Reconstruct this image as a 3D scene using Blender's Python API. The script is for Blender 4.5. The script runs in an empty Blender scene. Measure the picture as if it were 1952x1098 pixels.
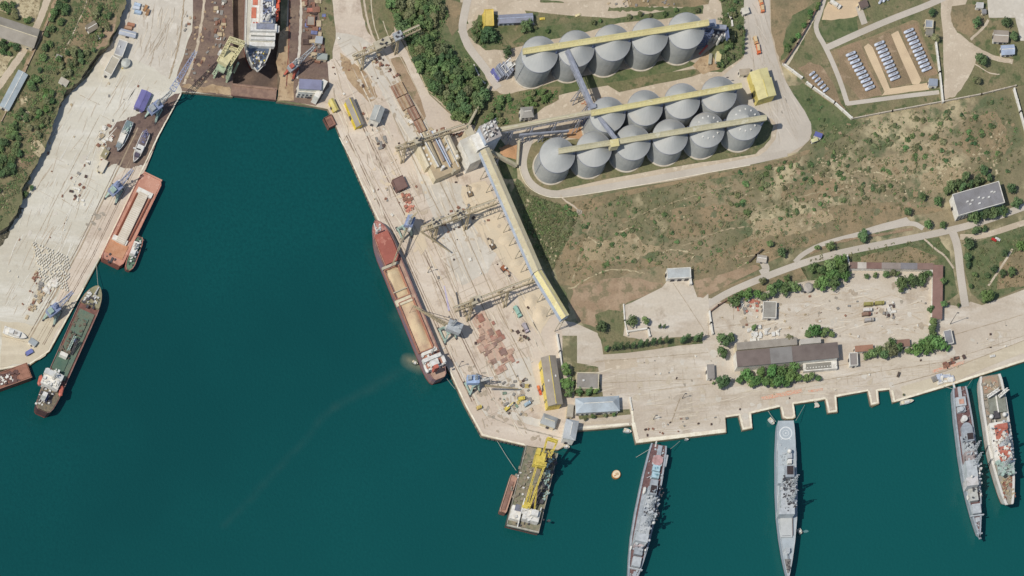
import bpy, bmesh, math, random
from mathutils import Vector, geometry
sc = bpy.context.scene
COL = sc.collection
R = math.radians
S = 0.42                      # metres per photograph pixel on the ground
HC = 12000.0                  # the eye is a satellite-like camera, far up and to the south-west
LX, LY = 0.28, 0.50
CX, CY = -LX*HC, -LY*HC
def W(px, py, h=0.0):         # the world point of height h seen at a photo pixel
    gx, gy = (px-976)*S, (549-py)*S
    k = h/HC
    return Vector((gx+(CX-gx)*k, gy+(CY-gy)*k, h))
# ---------------------------------------------------------------- materials
def lin(c):
    c = c/255.0
    return c/12.92 if c <= .04045 else ((c+.055)/1.055)**2.4
K = 1.12
def C(r, g, b):
    return (min(.85, lin(r)/K), min(.85, lin(g)/K), min(.85, lin(b)/K), 1)
MATS = {}
def M(name, c1, c2=None, c3=None, s=.06, s2=.3, w1=(.42, .58), w3=(.55, .66), var=.12, fs=1.2, rough=.85,
      bump=0.0, bs=.8, metal=0, st=None, st3=None, det=6, c4=None, s4=.1, w4=(.58, .66), rand=0):
    if name in MATS: return MATS[name]
    m = bpy.data.materials.new(name); m.use_nodes = True
    N = m.node_tree.nodes; Lk = m.node_tree.links
    P = N['Principled BSDF']; P.inputs['Roughness'].default_value = rough; P.inputs['Metallic'].default_value = metal
    tc = N.new('ShaderNodeTexCoord'); oi = N.new('ShaderNodeObjectInfo')
    ad = N.new('ShaderNodeVectorMath'); ad.operation = 'MULTIPLY_ADD'
    Lk.new(oi.outputs['Random'], ad.inputs[0]); ad.inputs[1].default_value = (91, 57, 33); Lk.new(tc.outputs['Object'], ad.inputs[2])
    def noise(scale, stretch=None, d=det, rg=.6):
        n = N.new('ShaderNodeTexNoise'); n.inputs['Scale'].default_value = scale; n.inputs['Detail'].default_value = d; n.inputs['Roughness'].default_value = rg
        if stretch:
            mp = N.new('ShaderNodeMapping'); mp.inputs['Rotation'].default_value = (0, 0, -R(stretch[0])); mp.vector_type = 'POINT'
            mp.inputs['Scale'].default_value = (1/stretch[1], 1, 1)
            Lk.new(ad.outputs[0], mp.inputs[0]); Lk.new(mp.outputs[0], n.inputs['Vector'])
        else: Lk.new(ad.outputs[0], n.inputs['Vector'])
        return n.outputs['Fac']
    def step(v, lo, hi):
        r = N.new('ShaderNodeMapRange'); r.inputs['From Min'].default_value = lo; r.inputs['From Max'].default_value = hi
        Lk.new(v, r.inputs['Value']); return r.outputs['Result']
    def mix(f, a, b, mode='MIX'):
        x = N.new('ShaderNodeMix'); x.data_type = 'RGBA'; x.blend_type = mode
        if isinstance(f, float): x.inputs[0].default_value = f
        else: Lk.new(f, x.inputs[0])
        for i, v in ((6, a), (7, b)):
            if isinstance(v, tuple): x.inputs[i].default_value = v
            else: Lk.new(v, x.inputs[i])
        return x.outputs[2]
    col = c1
    if c2: col = mix(step(noise(s, st), *w1), col, c2)
    if c3: col = mix(step(noise(s2, st3), *w3), col, c3)
    if c4: col = mix(step(noise(s4, None, 8, .7), *w4), col, c4)
    f = step(noise(fs, None, 4), .25, .75)
    a, b = 1-var, 1+var
    g = mix(f, (a, a, a, 1), (b, b, b, 1))
    col = mix(1.0, col, g, 'MULTIPLY')
    if rand:      # each object of the kind has its own tone
        h = N.new('ShaderNodeHueSaturation'); r1 = N.new('ShaderNodeMapRange'); r1.inputs[3].default_value = 1-rand; r1.inputs[4].default_value = 1+rand; Lk.new(oi.outputs['Random'], r1.inputs[0])
        wn = N.new('ShaderNodeTexWhiteNoise'); wn.noise_dimensions = '1D'; Lk.new(oi.outputs['Random'], wn.inputs['W'])
        r2 = N.new('ShaderNodeMapRange'); r2.inputs[3].default_value = .5-rand*.09; r2.inputs[4].default_value = .5+rand*.09; Lk.new(wn.outputs['Value'], r2.inputs[0])
        Lk.new(r1.outputs[0], h.inputs['Value']); Lk.new(r2.outputs[0], h.inputs['Hue']); Lk.new(col, h.inputs['Color']); col = h.outputs[0]
    Lk.new(col, P.inputs['Base Color'])
    if bump:
        bp = N.new('ShaderNodeBump'); bp.inputs['Strength'].default_value = 1; bp.inputs['Distance'].default_value = bump
        Lk.new(noise(bs), bp.inputs['Height']); Lk.new(bp.outputs[0], P.inputs['Normal'])
    MATS[name] = m
    return m
def P(r, g, b, rough=.6, var=.10, metal=0, dirt=None):   # a paint, weathered
    n = 'paint_%d_%d_%d' % (r, g, b)
    d = C(int(r*.78), int(g*.76), int(b*.72))
    return M(n, C(r, g, b), d, s=.25, w1=(.45, .75), var=var, fs=2.5, rough=rough, metal=metal)
# ---------------------------------------------------------------- mesh builder
class MB:
    def __init__(s): s.v = []; s.f = []
    def add(s, vs, fs):
        o = len(s.v); s.v += [tuple(v) for v in vs]; s.f += [tuple(i+o for i in f) for f in fs]
        return s
    def prism(s, pts, z0, z1, cap=True):
        n = len(pts)
        a = sum(pts[i][0]*pts[(i+1) % n][1]-pts[(i+1) % n][0]*pts[i][1] for i in range(n))
        if a < 0: pts = pts[::-1]
        vs = [(p[0], p[1], z0) for p in pts]+[(p[0], p[1], z1) for p in pts]
        fs = [(i, (i+1) % n, n+(i+1) % n, n+i) for i in range(n)]
        if cap:
            tri = geometry.tessellate_polygon([[Vector((p[0], p[1], 0)) for p in pts]])
            for t in tri:
                t = list(t)
                p, q, r = pts[t[0]], pts[t[1]], pts[t[2]]
                if (q[0]-p[0])*(r[1]-p[1])-(q[1]-p[1])*(r[0]-p[0]) < 0: t.reverse()
                fs.append(tuple(i+n for i in t)); fs.append(tuple(reversed(t)))
        return s.add(vs, fs)
    def box(s, cx, cy, L, Wd, z0, z1, ang=0):
        c, d = math.cos(ang), math.sin(ang)
        pts = [(cx+x*c-y*d, cy+x*d+y*c) for x, y in ((-L/2, -Wd/2), (L/2, -Wd/2), (L/2, Wd/2), (-L/2, Wd/2))]
        vs = [(x, y, z0) for x, y in pts]+[(x, y, z1) for x, y in pts]
        return s.add(vs, [(3, 2, 1, 0), (4, 5, 6, 7), (0, 1, 5, 4), (1, 2, 6, 5), (2, 3, 7, 6), (3, 0, 4, 7)])
    def gable(s, cx, cy, L, Wd, z0, z1, hip=0, ang=0):
        c, d = math.cos(ang), math.sin(ang)
        T = lambda x, y, z: (cx+x*c-y*d, cy+x*d+y*c, z)
        l, w = L/2, Wd/2; e = l-hip
        vs = [T(-l, -w, z0), T(l, -w, z0), T(l, w, z0), T(-l, w, z0), T(-e, 0, z1), T(e, 0, z1)]
        return s.add(vs, [(3, 2, 1, 0), (0, 1, 5, 4), (2, 3, 4, 5), (1, 2, 5), (3, 0, 4)])
    def cyl(s, cx, cy, r, z0, z1, r2=None, n=16):
        r2 = r if r2 is None else r2
        vs = [(cx+r*math.cos(2*math.pi*i/n), cy+r*math.sin(2*math.pi*i/n), z0) for i in range(n)]
        vs += [(cx+r2*math.cos(2*math.pi*i/n), cy+r2*math.sin(2*math.pi*i/n), z1) for i in range(n)]
        fs = [(i, (i+1) % n, n+(i+1) % n, n+i) for i in range(n)]+[tuple(range(n-1, -1, -1)), tuple(range(n, 2*n))]
        return s.add(vs, fs)
    def ring(s, cx, cy, r0, r1, z0, z1, n=36):
        vs = []
        for r, z in ((r0, z1), (r1, z1), (r1, z0), (r0, z0)):
            vs += [(cx+r*math.cos(2*math.pi*i/n), cy+r*math.sin(2*math.pi*i/n), z) for i in range(n)]
        fs = []
        for k in range(4):
            for i in range(n):
                j = (i+1) % n; a = k*n; b = ((k+1) % 4)*n
                fs.append((a+j, a+i, b+i, b+j))
        return s.add(vs, fs)
    def bar(s, p, q, w, h=None):
        p, q = Vector(p), Vector(q); h = w if h is None else h
        d = q-p
        if d.length < 1e-5: return s
        d.normalize(); u = d.cross(Vector((0, 0, 1)))
        if u.length < .05: u = Vector((1, 0, 0))
        u.normalize(); n = u.cross(d)
        vs = []
        for o in (p, q):
            for a, b in ((-1, -1), (1, -1), (1, 1), (-1, 1)): vs.append(o+u*a*w/2+n*b*h/2)
        return s.add(vs, [(0, 1, 2, 3), (7, 6, 5, 4), (0, 4, 5, 1), (1, 5, 6, 2), (2, 6, 7, 3), (3, 7, 4, 0)])
    def truss(s, p, q, w, h, n, t, w2=None, h2=None):   # box lattice from p to q, w wide, h deep (may taper)
        p, q = Vector(p), Vector(q); w2 = w if w2 is None else w2; h2 = h if h2 is None else h2
        d = (q-p).normalized(); u = d.cross(Vector((0, 0, 1)))
        if u.length < .05: u = Vector((1, 0, 0))
        u.normalize(); v = u.cross(d)
        pt = []
        for i in range(n+1):
            f = i/n; o = p.lerp(q, f); a = (w+(w2-w)*f)/2; b = (h+(h2-h)*f)/2
            pt.append([o-u*a-v*b, o+u*a-v*b, o+u*a+v*b, o-u*a+v*b])
        for c in range(4): s.bar(pt[0][c], pt[n][c], t)
        for i in range(n):
            A, B = pt[i], pt[i+1]
            for c in range(4):
                e = (c+1) % 4
                s.bar(A[c], A[e], t*.7)
                s.bar(A[c] if i % 2 else A[e], B[e] if i % 2 else B[c], t*.7)
        return s
    def ball(s, cx, cy, cz, r, n=10, sz=1.0):
        m = n//2; vs = []; fs = []
        for j in range(1, m):
            a = math.pi*j/m
            for i in range(n):
                b = 2*math.pi*i/n
                vs.append((cx+r*math.sin(a)*math.cos(b), cy+r*math.sin(a)*math.sin(b), cz+r*sz*math.cos(a)))
        for j in range(m-2):
            for i in range(n):
                k = (i+1) % n; fs.append((j*n+i, (j+1)*n+i, (j+1)*n+k, j*n+k))
        vs += [(cx, cy, cz+r*sz), (cx, cy, cz-r*sz)]; t = len(vs)-2
        for i in range(n):
            k = (i+1) % n; fs.append((t, i, k)); fs.append((t+1, (m-2)*n+k, (m-2)*n+i))
        return s.add(vs, fs)
    def capsule(s, L, r, cz, n=12):                     # a lying tank with domed ends, along x
        prof = [(-L/2, 0), (-L/2+r*.12, r*.55), (-L/2+r*.4, r*.86), (-L/2+r*.8, r), (L/2-r*.8, r), (L/2-r*.4, r*.86), (L/2-r*.12, r*.55), (L/2, 0)]
        vs = []; fs = []
        for x, q in prof:
            for i in range(n): vs.append((x, q*math.cos(2*math.pi*i/n), cz+q*math.sin(2*math.pi*i/n)))
        for j in range(len(prof)-1):
            for i in range(n):
                k = (i+1) % n; fs.append((j*n+i, j*n+k, (j+1)*n+k, (j+1)*n+i))
        return s.add(vs, fs)
    def mesh(s, name, mat, smooth=False):
        me = bpy.data.meshes.new(name); me.from_pydata(s.v, [], s.f); me.materials.append(mat)
        bm = bmesh.new(); bm.from_mesh(me); bmesh.ops.recalc_face_normals(bm, faces=bm.faces); bm.to_mesh(me); bm.free()
        if smooth:
            for p in me.polygons: p.use_smooth = True
        me.update(); return me
    def link(s, name, mat, parent=None, smooth=False):
        o = bpy.data.objects.new(name, s.mesh(name, mat, smooth)); COL.objects.link(o)
        if parent is not None: o.parent = parent
        return o
def tag(o, label=None, cat=None, group=None, kind=None):
    if label: o['label'] = label
    if cat: o['category'] = cat
    if group: o['group'] = group
    if kind: o['kind'] = kind
    return o
def copy_tree(o, parent=None):
    c = o.copy(); COL.objects.link(c)
    if parent is not None: c.parent = parent
    for ch in list(o.children): copy_tree(ch, c)
    return c
# ---------------------------------------------------------------- a thing: Empty + parts placed by photo pixel and true height
class T:
    def __init__(s, name, label, cat, px, py, ang=0, z=0, group=None, h=None):
        s.e = bpy.data.objects.new(name, None); COL.objects.link(s.e)
        p = W(px, py, z if h is None else h); p.z = z
        s.p = p; s.a = R(ang); s.e.location = p; s.e.rotation_euler = (0, 0, s.a); s.e.empty_display_size = 2
        tag(s.e, label, cat, group)
    def loc(s, px, py, h):       # local point seen at a pixel
        w = W(px, py, h)-s.p; c, d = math.cos(-s.a), math.sin(-s.a)
        return Vector((w.x*c-w.y*d, w.x*d+w.y*c, h-s.p.z))
    def wl(s, v):                # world xyz to local
        w = Vector(v)-s.p; c, d = math.cos(-s.a), math.sin(-s.a)
        return Vector((w.x*c-w.y*d, w.x*d+w.y*c, w.z))
    def add(s, mb, name, mat, parent=None, smooth=False, label=None):
        o = mb.link(name, mat, parent if parent is not None else s.e, smooth)
        if label: o['label'] = label
        return o
    def box(s, name, cx, cy, L, Wd, z0, z1, mat, rot=0, parent=None, label=None, top=True):
        q = s.loc(cx, cy, z1 if top else z0)
        return s.add(MB().box(q.x, q.y, L*S, Wd*S, z0-s.p.z, z1-s.p.z, R(rot)), name, mat, parent, label=label)
    def gab(s, name, cx, cy, L, Wd, z0, z1, mat, hip=0, rot=0, parent=None, label=None):
        q = s.loc(cx, cy, (z0+z1)/2)
        return s.add(MB().gable(q.x, q.y, L*S, Wd*S, z0-s.p.z, z1-s.p.z, hip*S, R(rot)), name, mat, parent, label=label)
    def cyl(s, name, cx, cy, r, z0, z1, mat, r2=None, n=16, parent=None, label=None):
        q = s.loc(cx, cy, z1)
        return s.add(MB().cyl(q.x, q.y, r*S, z0-s.p.z, z1-s.p.z, None if r2 is None else r2*S, n), name, mat, parent, label=label)
    def ball(s, name, cx, cy, h, r, mat, parent=None):
        q = s.loc(cx, cy, h)
        return s.add(MB().ball(q.x, q.y, q.z, r*S), name, mat, parent, smooth=True)
    def bar(s, name, a, b, w, mat, parent=None):
        return s.add(MB().bar(s.loc(*a), s.loc(*b), w), name, mat, parent)
    def truss(s, name, a, b, w, h, n, t, mat, w2=None, h2=None, parent=None):
        return s.add(MB().truss(s.loc(*a), s.loc(*b), w, h, n, t, w2, h2), name, mat, parent)
# ---------------------------------------------------------------- ground sheets
def jag(pts, amp, depth, seed, closed=True):
    rnd = random.Random(seed)
    for d in range(depth):
        out = []; n = len(pts)
        for i in range(n if closed else n-1):
            a, b = pts[i], pts[(i+1) % n]; l = math.hypot(b[0]-a[0], b[1]-a[1])
            out.append(a)
            if l > 4:
                k = min(amp, l*.16); out.append(((a[0]+b[0])/2+rnd.uniform(-k, k), (a[1]+b[1])/2+rnd.uniform(-k, k)))
        if not closed: out.append(pts[-1])
        pts = out; amp *= .6
    return pts
ZC = {}
def zlay(z):        # sheets given the same height still never share a plane
    k = ZC.get(z, 0); ZC[z] = k+1
    return z+(k % 8)*.0013
def ground(name, pts, z, mat, amp=0, depth=2, base=0, seed=None, kind='structure'):
    z = zlay(z)
    if amp: pts = jag(pts, amp, depth, seed if seed is not None else int(pts[0][0]*7+pts[0][1]))
    ws = [W(x, y, base) for x, y in pts]
    tri = geometry.tessellate_polygon([[Vector((w.x, w.y, 0)) for w in ws]])
    fs = []
    for t in tri:
        p, q, r = ws[t[0]], ws[t[1]], ws[t[2]]
        fs.append(tuple(t) if (q.x-p.x)*(r.y-p.y)-(q.y-p.y)*(r.x-p.x) > 0 else tuple(reversed(t)))
    me = bpy.data.meshes.new(name); me.from_pydata([(w.x, w.y, base+z) for w in ws], [], fs); me.materials.append(mat); me.update()
    o = bpy.data.objects.new(name, me); COL.objects.link(o); tag(o, kind=kind)
    return o
def strip_pts(pts, w, amp=0, seed=1, depth=2, smooth=2):
    for _ in range(smooth):
        if len(pts) > 2:
            q = [pts[0]]
            for i in range(len(pts)-1):
                a, b = pts[i], pts[i+1]
                q += [(a[0]*.75+b[0]*.25, a[1]*.75+b[1]*.25), (a[0]*.25+b[0]*.75, a[1]*.25+b[1]*.75)]
            pts = q+[pts[-1]]
    l, r = [], []
    for i, p in enumerate(pts):
        a = pts[max(0, i-1)]; b = pts[min(len(pts)-1, i+1)]
        dx, dy = b[0]-a[0], b[1]-a[1]; n = math.hypot(dx, dy) or 1
        l.append((p[0]-dy/n*w/2, p[1]+dx/n*w/2)); r.append((p[0]+dy/n*w/2, p[1]-dx/n*w/2))
    if amp: l = jag(l, amp, depth, seed, False); r = jag(r, amp, depth, seed+5, False)
    return l, r
def ribbon(name, pts, w, z, mat, amp=0, base=0, kind='structure', smooth=2, seed=3):
    z = zlay(z)
    l, r = strip_pts(pts, w, 0, seed, 2, smooth)
    rnd = random.Random(seed+int(pts[0][0]))
    vs = []; fs = []
    if amp:       # subdivide for an uneven margin
        def dens(q):
            o = []
            for i in range(len(q)-1):
                n = max(1, int(math.hypot(q[i+1][0]-q[i][0], q[i+1][1]-q[i][1])/4))
                o += [(q[i][0]+(q[i+1][0]-q[i][0])*k/n, q[i][1]+(q[i+1][1]-q[i][1])*k/n) for k in range(n)]
            return o+[q[-1]]
        cl, _ = strip_pts(pts, 0, smooth=smooth); cl = dens(cl); l, r = strip_pts(cl, w, smooth=0)
        l = [(x+rnd.uniform(-amp, amp), y+rnd.uniform(-amp, amp)) for x, y in l]; r = [(x+rnd.uniform(-amp, amp), y+rnd.uniform(-amp, amp)) for x, y in r]
    for a, b in zip(l, r):
        for q in (a, b):
            p = W(q[0], q[1], base); vs.append((p.x, p.y, base+z))
    for i in range(len(l)-1): fs.append((2*i, 2*i+2, 2*i+3, 2*i+1))
    me = bpy.data.meshes.new(name); me.from_pydata(vs, [], fs)
    me.materials.append(mat); me.update()
    if me.polygons and me.polygons[0].normal.z < 0: me.flip_normals()
    o = bpy.data.objects.new(name, me); COL.objects.link(o)
    if kind: o['kind'] = kind
    return o
# ================================================================ world, sun, camera
w = bpy.data.worlds.new('World'); sc.world = w; w.use_nodes = True
nt = w.node_tree; bg = nt.nodes['Background']; sky = nt.nodes.new('ShaderNodeTexSky'); sky.sky_type = 'NISHITA'; sky.sun_disc = False
sx, sy = .72, .27
sky.sun_elevation = math.atan(1/math.hypot(sx, sy)); sky.sun_rotation = math.atan2(-sx, -sy)
nt.links.new(sky.outputs[0], bg.inputs[0]); bg.inputs[1].default_value = .10
sl = bpy.data.lights.new('sun', 'SUN'); sl.energy = 3.6; sl.angle = R(.5); sl.color = (1, .955, .89)
so = bpy.data.objects.new('sun', sl); COL.objects.link(so); so.location = (-300, -160, 500)
so.rotation_euler = Vector((sx, sy, -1)).to_track_quat('-Z', 'Y').to_euler()
cd = bpy.data.cameras.new('camera'); cam = bpy.data.objects.new('camera', cd); COL.objects.link(cam); sc.camera = cam
WID = 1952*S
cd.sensor_width = 36; cd.lens = 36*HC/WID; cd.clip_start = 100; cd.clip_end = 60000
cam.location = (CX, CY, HC); cam.rotation_euler = (0, 0, 0)
cd.shift_x = -CX/WID; cd.shift_y = -CY/WID
sc.view_settings.view_transform = 'Standard'; sc.view_settings.look = 'None'; sc.view_settings.exposure = 0.0; sc.view_settings.gamma = 1
sc.render.resolution_x = 1024; sc.render.resolution_y = 576
# ================================================================ SETTING
m_scrub = M('scrub_earth', C(146, 132, 102), C(116, 112, 80), C(184, 170, 134), s=.012, s2=.022, w1=(.42, .56), w3=(.52, .62), var=.17, fs=.6, bump=1.0, bs=.1, c4=C(98, 106, 72), s4=.04, w4=(.52, .62))
m_scrub2 = M('dry_earth', C(152, 132, 100), C(130, 118, 88), C(112, 106, 76), s=.05, s2=.14, w3=(.56, .66), var=.18, fs=.7, bump=.7, bs=.2)
m_olive = M('rough_grass', C(112, 112, 76), C(136, 124, 92), C(88, 98, 60), s=.06, s2=.12, w3=(.52, .62), var=.2, fs=.8, bump=.7, bs=.3, c4=C(150, 134, 104), s4=.08, w4=(.62, .7))
m_green = M('green_grass', C(96, 106, 66), C(114, 114, 80), C(76, 92, 54), s=.08, s2=.2, w3=(.5, .64), var=.17, fs=.9, bump=.5, bs=.4)
m_brown = M('bare_soil', C(154, 130, 102), C(136, 118, 90), C(168, 146, 118), s=.05, s2=.15, var=.14, fs=.9, bump=.4)
m_rust = M('rusty_soil', C(156, 132, 104), C(170, 146, 118), C(134, 122, 92), s=.09, s2=.14, w3=(.5, .6), var=.16, fs=.8)
m_conc = M('quay_concrete', C(204, 192, 166), C(192, 178, 152), C(214, 202, 176), s=.02, s2=.12, w1=(.4, .6), w3=(.5, .7), var=.06, fs=.5, st3=(117, 6), bump=.03)
m_conc_tan = M('dusty_concrete', C(212, 197, 176), C(202, 186, 166), C(220, 207, 188), s=.02, s2=.06, w1=(.4, .6), w3=(.5, .7), var=.08, fs=.5, st=(-65, 5), st3=(-65, 8), c4=C(184, 166, 146), s4=.07, w4=(.54, .68))
m_conc_g = M('grey_concrete', C(210, 202, 186), C(198, 189, 172), C(216, 208, 192), s=.03, s2=.1, w1=(.4, .6), var=.07, fs=.5)
m_white_apron = M('pale_apron', C(210, 204, 186), C(198, 190, 170), C(220, 215, 200), s=.02, s2=.08, w1=(.4, .6), w3=(.5, .7), var=.07, fs=.5, st=(62, 5), st3=(62, 7), c4=C(184, 174, 154), s4=.08, w4=(.6, .74))
m_mil = M('weathered_slabs', C(203, 191, 171), C(192, 178, 158), C(213, 203, 186), s=.022, s2=.1, w1=(.4, .6), w3=(.5, .7), c4=C(180, 165, 144), s4=.06, w4=(.54, .68), var=.09, fs=.6, st3=(5, 4))
m_road = M('pale_asphalt', C(198, 188, 172), C(188, 178, 162), s=.03, var=.06, fs=.8)
m_gravel = M('tan_gravel_road', C(200, 184, 160), C(188, 172, 148), C(210, 196, 172), s=.04, s2=.2, var=.08, fs=.8)
m_sandyellow = M('sandy_strip', C(214, 190, 154), C(204, 180, 146), s=.07, var=.06)
m_edge = M('quay_cope', C(240, 232, 208), C(224, 212, 186), s=.2, var=.1, fs=1)
m_dockside = M('dock_ground', C(114, 94, 84), C(136, 116, 98), C(92, 76, 70), s=.05, s2=.2, w1=(.42, .6), w3=(.55, .66), var=.22, fs=.6, st=(80, 3))
m_dockfloor = M('dock_floor', C(120, 100, 84), C(96, 80, 70), s=.06, var=.2, fs=.5)
m_dockpale = M('dock_rubble', C(188, 164, 130), C(164, 138, 106), C(142, 118, 92), s=.1, s2=.3, var=.2, fs=.8)
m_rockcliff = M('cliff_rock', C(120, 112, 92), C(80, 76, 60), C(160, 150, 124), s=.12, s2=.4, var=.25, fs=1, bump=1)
m_pale_rock = M('pale_limestone', C(196, 182, 146), C(168, 152, 118), C(120, 108, 80), s=.25, s2=.5, w3=(.56, .64), var=.2, fs=1.5, bump=.4)
m_rail = M('rail_steel', C(120, 100, 84), C(150, 130, 108), s=.1, var=.2)
m_line = M('seam', C(156, 140, 116), C(178, 160, 134), s=.2, var=.15)
m_grain = M('spilt_grain', C(216, 198, 168), C(210, 194, 166), s=.1, var=.06)
m_stain = M('oil_stained_slab', C(150, 140, 124), C(172, 162, 144), s=.25, w1=(.4, .55), var=.12)
m_wall = M('harbour_wall_stone', C(150, 134, 112), C(116, 102, 84), s=.2, var=.2)
m_orange = M('orange_netting', C(216, 158, 130), C(204, 182, 158), s=.8, w1=(.42, .55), var=.15)

# water with a faint drift of grain dust by the bulk carrier
def water_mat():
    m = bpy.data.materials.new('harbour_water'); m.use_nodes = True
    N = m.node_tree.nodes; L = m.node_tree.links; Pn = N['Principled BSDF']
    Pn.inputs['Roughness'].default_value = .22; Pn.inputs['Specular IOR Level'].default_value = .35
    tc = N.new('ShaderNodeTexCoord')
    def noise(s, d=4, x=1, y=1):
        mp = N.new('ShaderNodeMapping'); mp.inputs['Scale'].default_value = (x, y, 1); L.new(tc.outputs['Object'], mp.inputs[0])
        n = N.new('ShaderNodeTexNoise'); n.inputs['Scale'].default_value = s; n.inputs['Detail'].default_value = d; L.new(mp.outputs[0], n.inputs[0]); return n.outputs['Fac']
    def rng(v, a, b, c=0, d=1):
        r = N.new('ShaderNodeMapRange'); r.inputs[1].default_value = a; r.inputs[2].default_value = b; r.inputs[3].default_value = c; r.inputs[4].default_value = d; L.new(v, r.inputs[0]); return r.outputs[0]
    def mx(f, a, b):
        x = N.new('ShaderNodeMix'); x.data_type = 'RGBA'; L.new(f, x.inputs[0])
        for i, v in ((6, a), (7, b)):
            if isinstance(v, tuple): x.inputs[i].default_value = v
            else: L.new(v, x.inputs[i])
        return x.outputs[2]
    def mth(op, a, b):
        q = N.new('ShaderNodeMath'); q.operation = op
        for i, v in enumerate((a, b)):
            if isinstance(v, (int, float)): q.inputs[i].default_value = v
            else: L.new(v, q.inputs[i])
        return q.outputs[0]
    col = mx(rng(noise(.005, 6), .40, .60), (.0030, .056, .055, 1), (.0038, .070, .067, 1))
    # mottled grain of small waves
    col = mx(rng(noise(.4, 4), .28, .62), (.0030, .057, .056, 1), col)
    sep = N.new('ShaderNodeSeparateXYZ'); L.new(tc.outputs['Object'], sep.inputs[0])
    # shallower, cleaner water towards the open south-east
    col2 = mx(rng(mth('SUBTRACT', sep.outputs[0], sep.outputs[1]), -150, 420), col, (.0044, .077, .073, 1))
    def plume(x0, y0, x1, y1, wd, k, colr, base):
        ax, ay = W(x0, y0).x, W(x0, y0).y; bx, by = W(x1, y1).x, W(x1, y1).y; l = math.hypot(bx-ax, by-ay); ux, uy = (bx-ax)/l, (by-ay)/l
        rx = mth('SUBTRACT', sep.outputs[0], ax); ry = mth('SUBTRACT', sep.outputs[1], ay)
        t = mth('ADD', mth('MULTIPLY', rx, ux), mth('MULTIPLY', ry, uy))
        d = mth('SUBTRACT', mth('MULTIPLY', rx, uy), mth('MULTIPLY', ry, ux))
        wob = mth('MULTIPLY', mth('SUBTRACT', noise(.03, 4), .5), wd*2.2)
        d = mth('ABSOLUTE', mth('ADD', d, wob), 0)
        over = mth('MAXIMUM', mth('SUBTRACT', 0, t), mth('SUBTRACT', t, l))
        over = mth('MAXIMUM', over, 0)
        d = mth('POWER', mth('ADD', mth('MULTIPLY', d, d), mth('MULTIPLY', over, over)), .5)
        f = rng(d, 0, wd, k, 0); f = mth('MULTIPLY', f, rng(noise(.12, 5), .3, .7, .35, 1))
        return mx(f, base, colr)
    col3 = plume(790, 690, 640, 770, 6, .08, (.10, .14, .11, 1), col2)
    col3 = plume(640, 770, 430, 1000, 5, .06, (.10, .14, .11, 1), col3)
    col3 = plume(783, 688, 800, 692, 9, .95, (.26, .24, .16, 1), col3)
    col3 = plume(800, 670, 760, 600, 9, .3, (.07, .14, .11, 1), col3)
    L.new(col3, Pn.inputs['Base Color'])
    b = N.new('ShaderNodeBump'); b.inputs['Distance'].default_value = .25; L.new(noise(.45, 5), b.inputs['Height']); L.new(b.outputs[0], Pn.inputs['Normal'])
    return m
m_water = water_mat()
ZW = -2.2
def wsheet():
    y0 = W(0, 171, ZW).y
    me = bpy.data.meshes.new('water'); me.from_pydata([(-6000, -6000, ZW), (6000, -6000, ZW), (6000, y0, ZW), (-6000, y0, ZW)], [], [(0, 1, 2, 3)])
    me.materials.append(m_water); o = bpy.data.objects.new('water', me); COL.objects.link(o); o['kind'] = 'structure'
wsheet()
# the land: one block whose sides are the harbour walls, cut by the dry dock
QW = [(-3000, 706), (0, 706), (16, 703), (57, 697), (95, 670), (161, 549), (192, 492), (303, 260), (346, 176)]
QN = [(389, 179), (444, 185)]
QN2 = [(527, 194), (602, 204), (625, 209)]
QE = [(640, 240), (665, 299), (716, 414), (759, 498), (828, 654), (855, 706), (887, 775), (918, 832), (1001, 851), (1064, 858), (1085, 846), (1102, 821), (1149, 818), (1204, 812), (1212, 846), (1385, 825), (1383, 796), (1408, 793)]
QS = [(1415, 821), (1435, 817), (1431, 789), (1488, 776), (1491, 796), (1497, 800), (1512, 799), (1517, 795), (1513, 771), (1573, 762), (1578, 788), (1597, 786), (1595, 757), (1654, 746), (1659, 772), (1664, 775), (1676, 770), (1673, 746), (1696, 743), (1702, 768), (1816, 734), (1955, 689), (5000, -200)]
LAND = QW+QN+[(444, -3000)]
LAND2 = [(553, -3000), (534, 172), (527, 194)]+QN2[1:]+QE+QS+[(5000, -3000)]
def land(pts, top, side):
    ws = [W(x, y) for x, y in pts]
    mb = MB().prism([(w.x, w.y) for w in ws], -13, 0)
    o = mb.link('ground', top); o.data.materials.append(side); o['kind'] = 'structure'
    for p in o.data.polygons:
        if abs(p.normal.z) < .5: p.material_index = 1
land([(-3000, -3000)]+LAND, m_scrub, m_wall)
land(LAND2, m_scrub, m_wall)
ground('dock_ground', [(430, -3000), (570, -3000), (550, 173), (440, 173)], 0, m_dockfloor, base=-9)
# ---- sheets of the west side
ground('pavement', [(-2900, 705), (-2900, 480), (-40, 480), (10, 430), (30, 395), (50, 340), (70, 300), (95, 255), (110, 205), (140, 170), (170, 145), (190, 110), (215, 80), (230, 40), (238, 0), (238, -400), (443, -400), (443, 184), (389, 178.5), (347, 175), (302, 259), (191, 491), (160, 548), (94, 669), (56, 696), (0, 705)], .05, m_white_apron)
ground('pavement', [(236, -50), (380, -50), (368, 20), (352, 90), (318, 150), (300, 135), (262, 115), (236, 118), (215, 128), (200, 130), (190, 115), (214, 80), (228, 50)], .10, m_conc_g, amp=4)
ground('ground', [(372, -60), (443, -60), (443, 183), (389, 178), (347, 174), (336, 150), (352, 100), (366, 60)], .14, m_dockside, amp=2)
ground('ground', [(346, 177), (312, 190), (292, 215), (270, 212), (248, 222), (225, 232), (205, 262), (196, 300), (205, 320), (222, 312), (250, 322), (276, 315), (300, 260)], .15, m_dockside, amp=5, depth=3)
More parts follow.
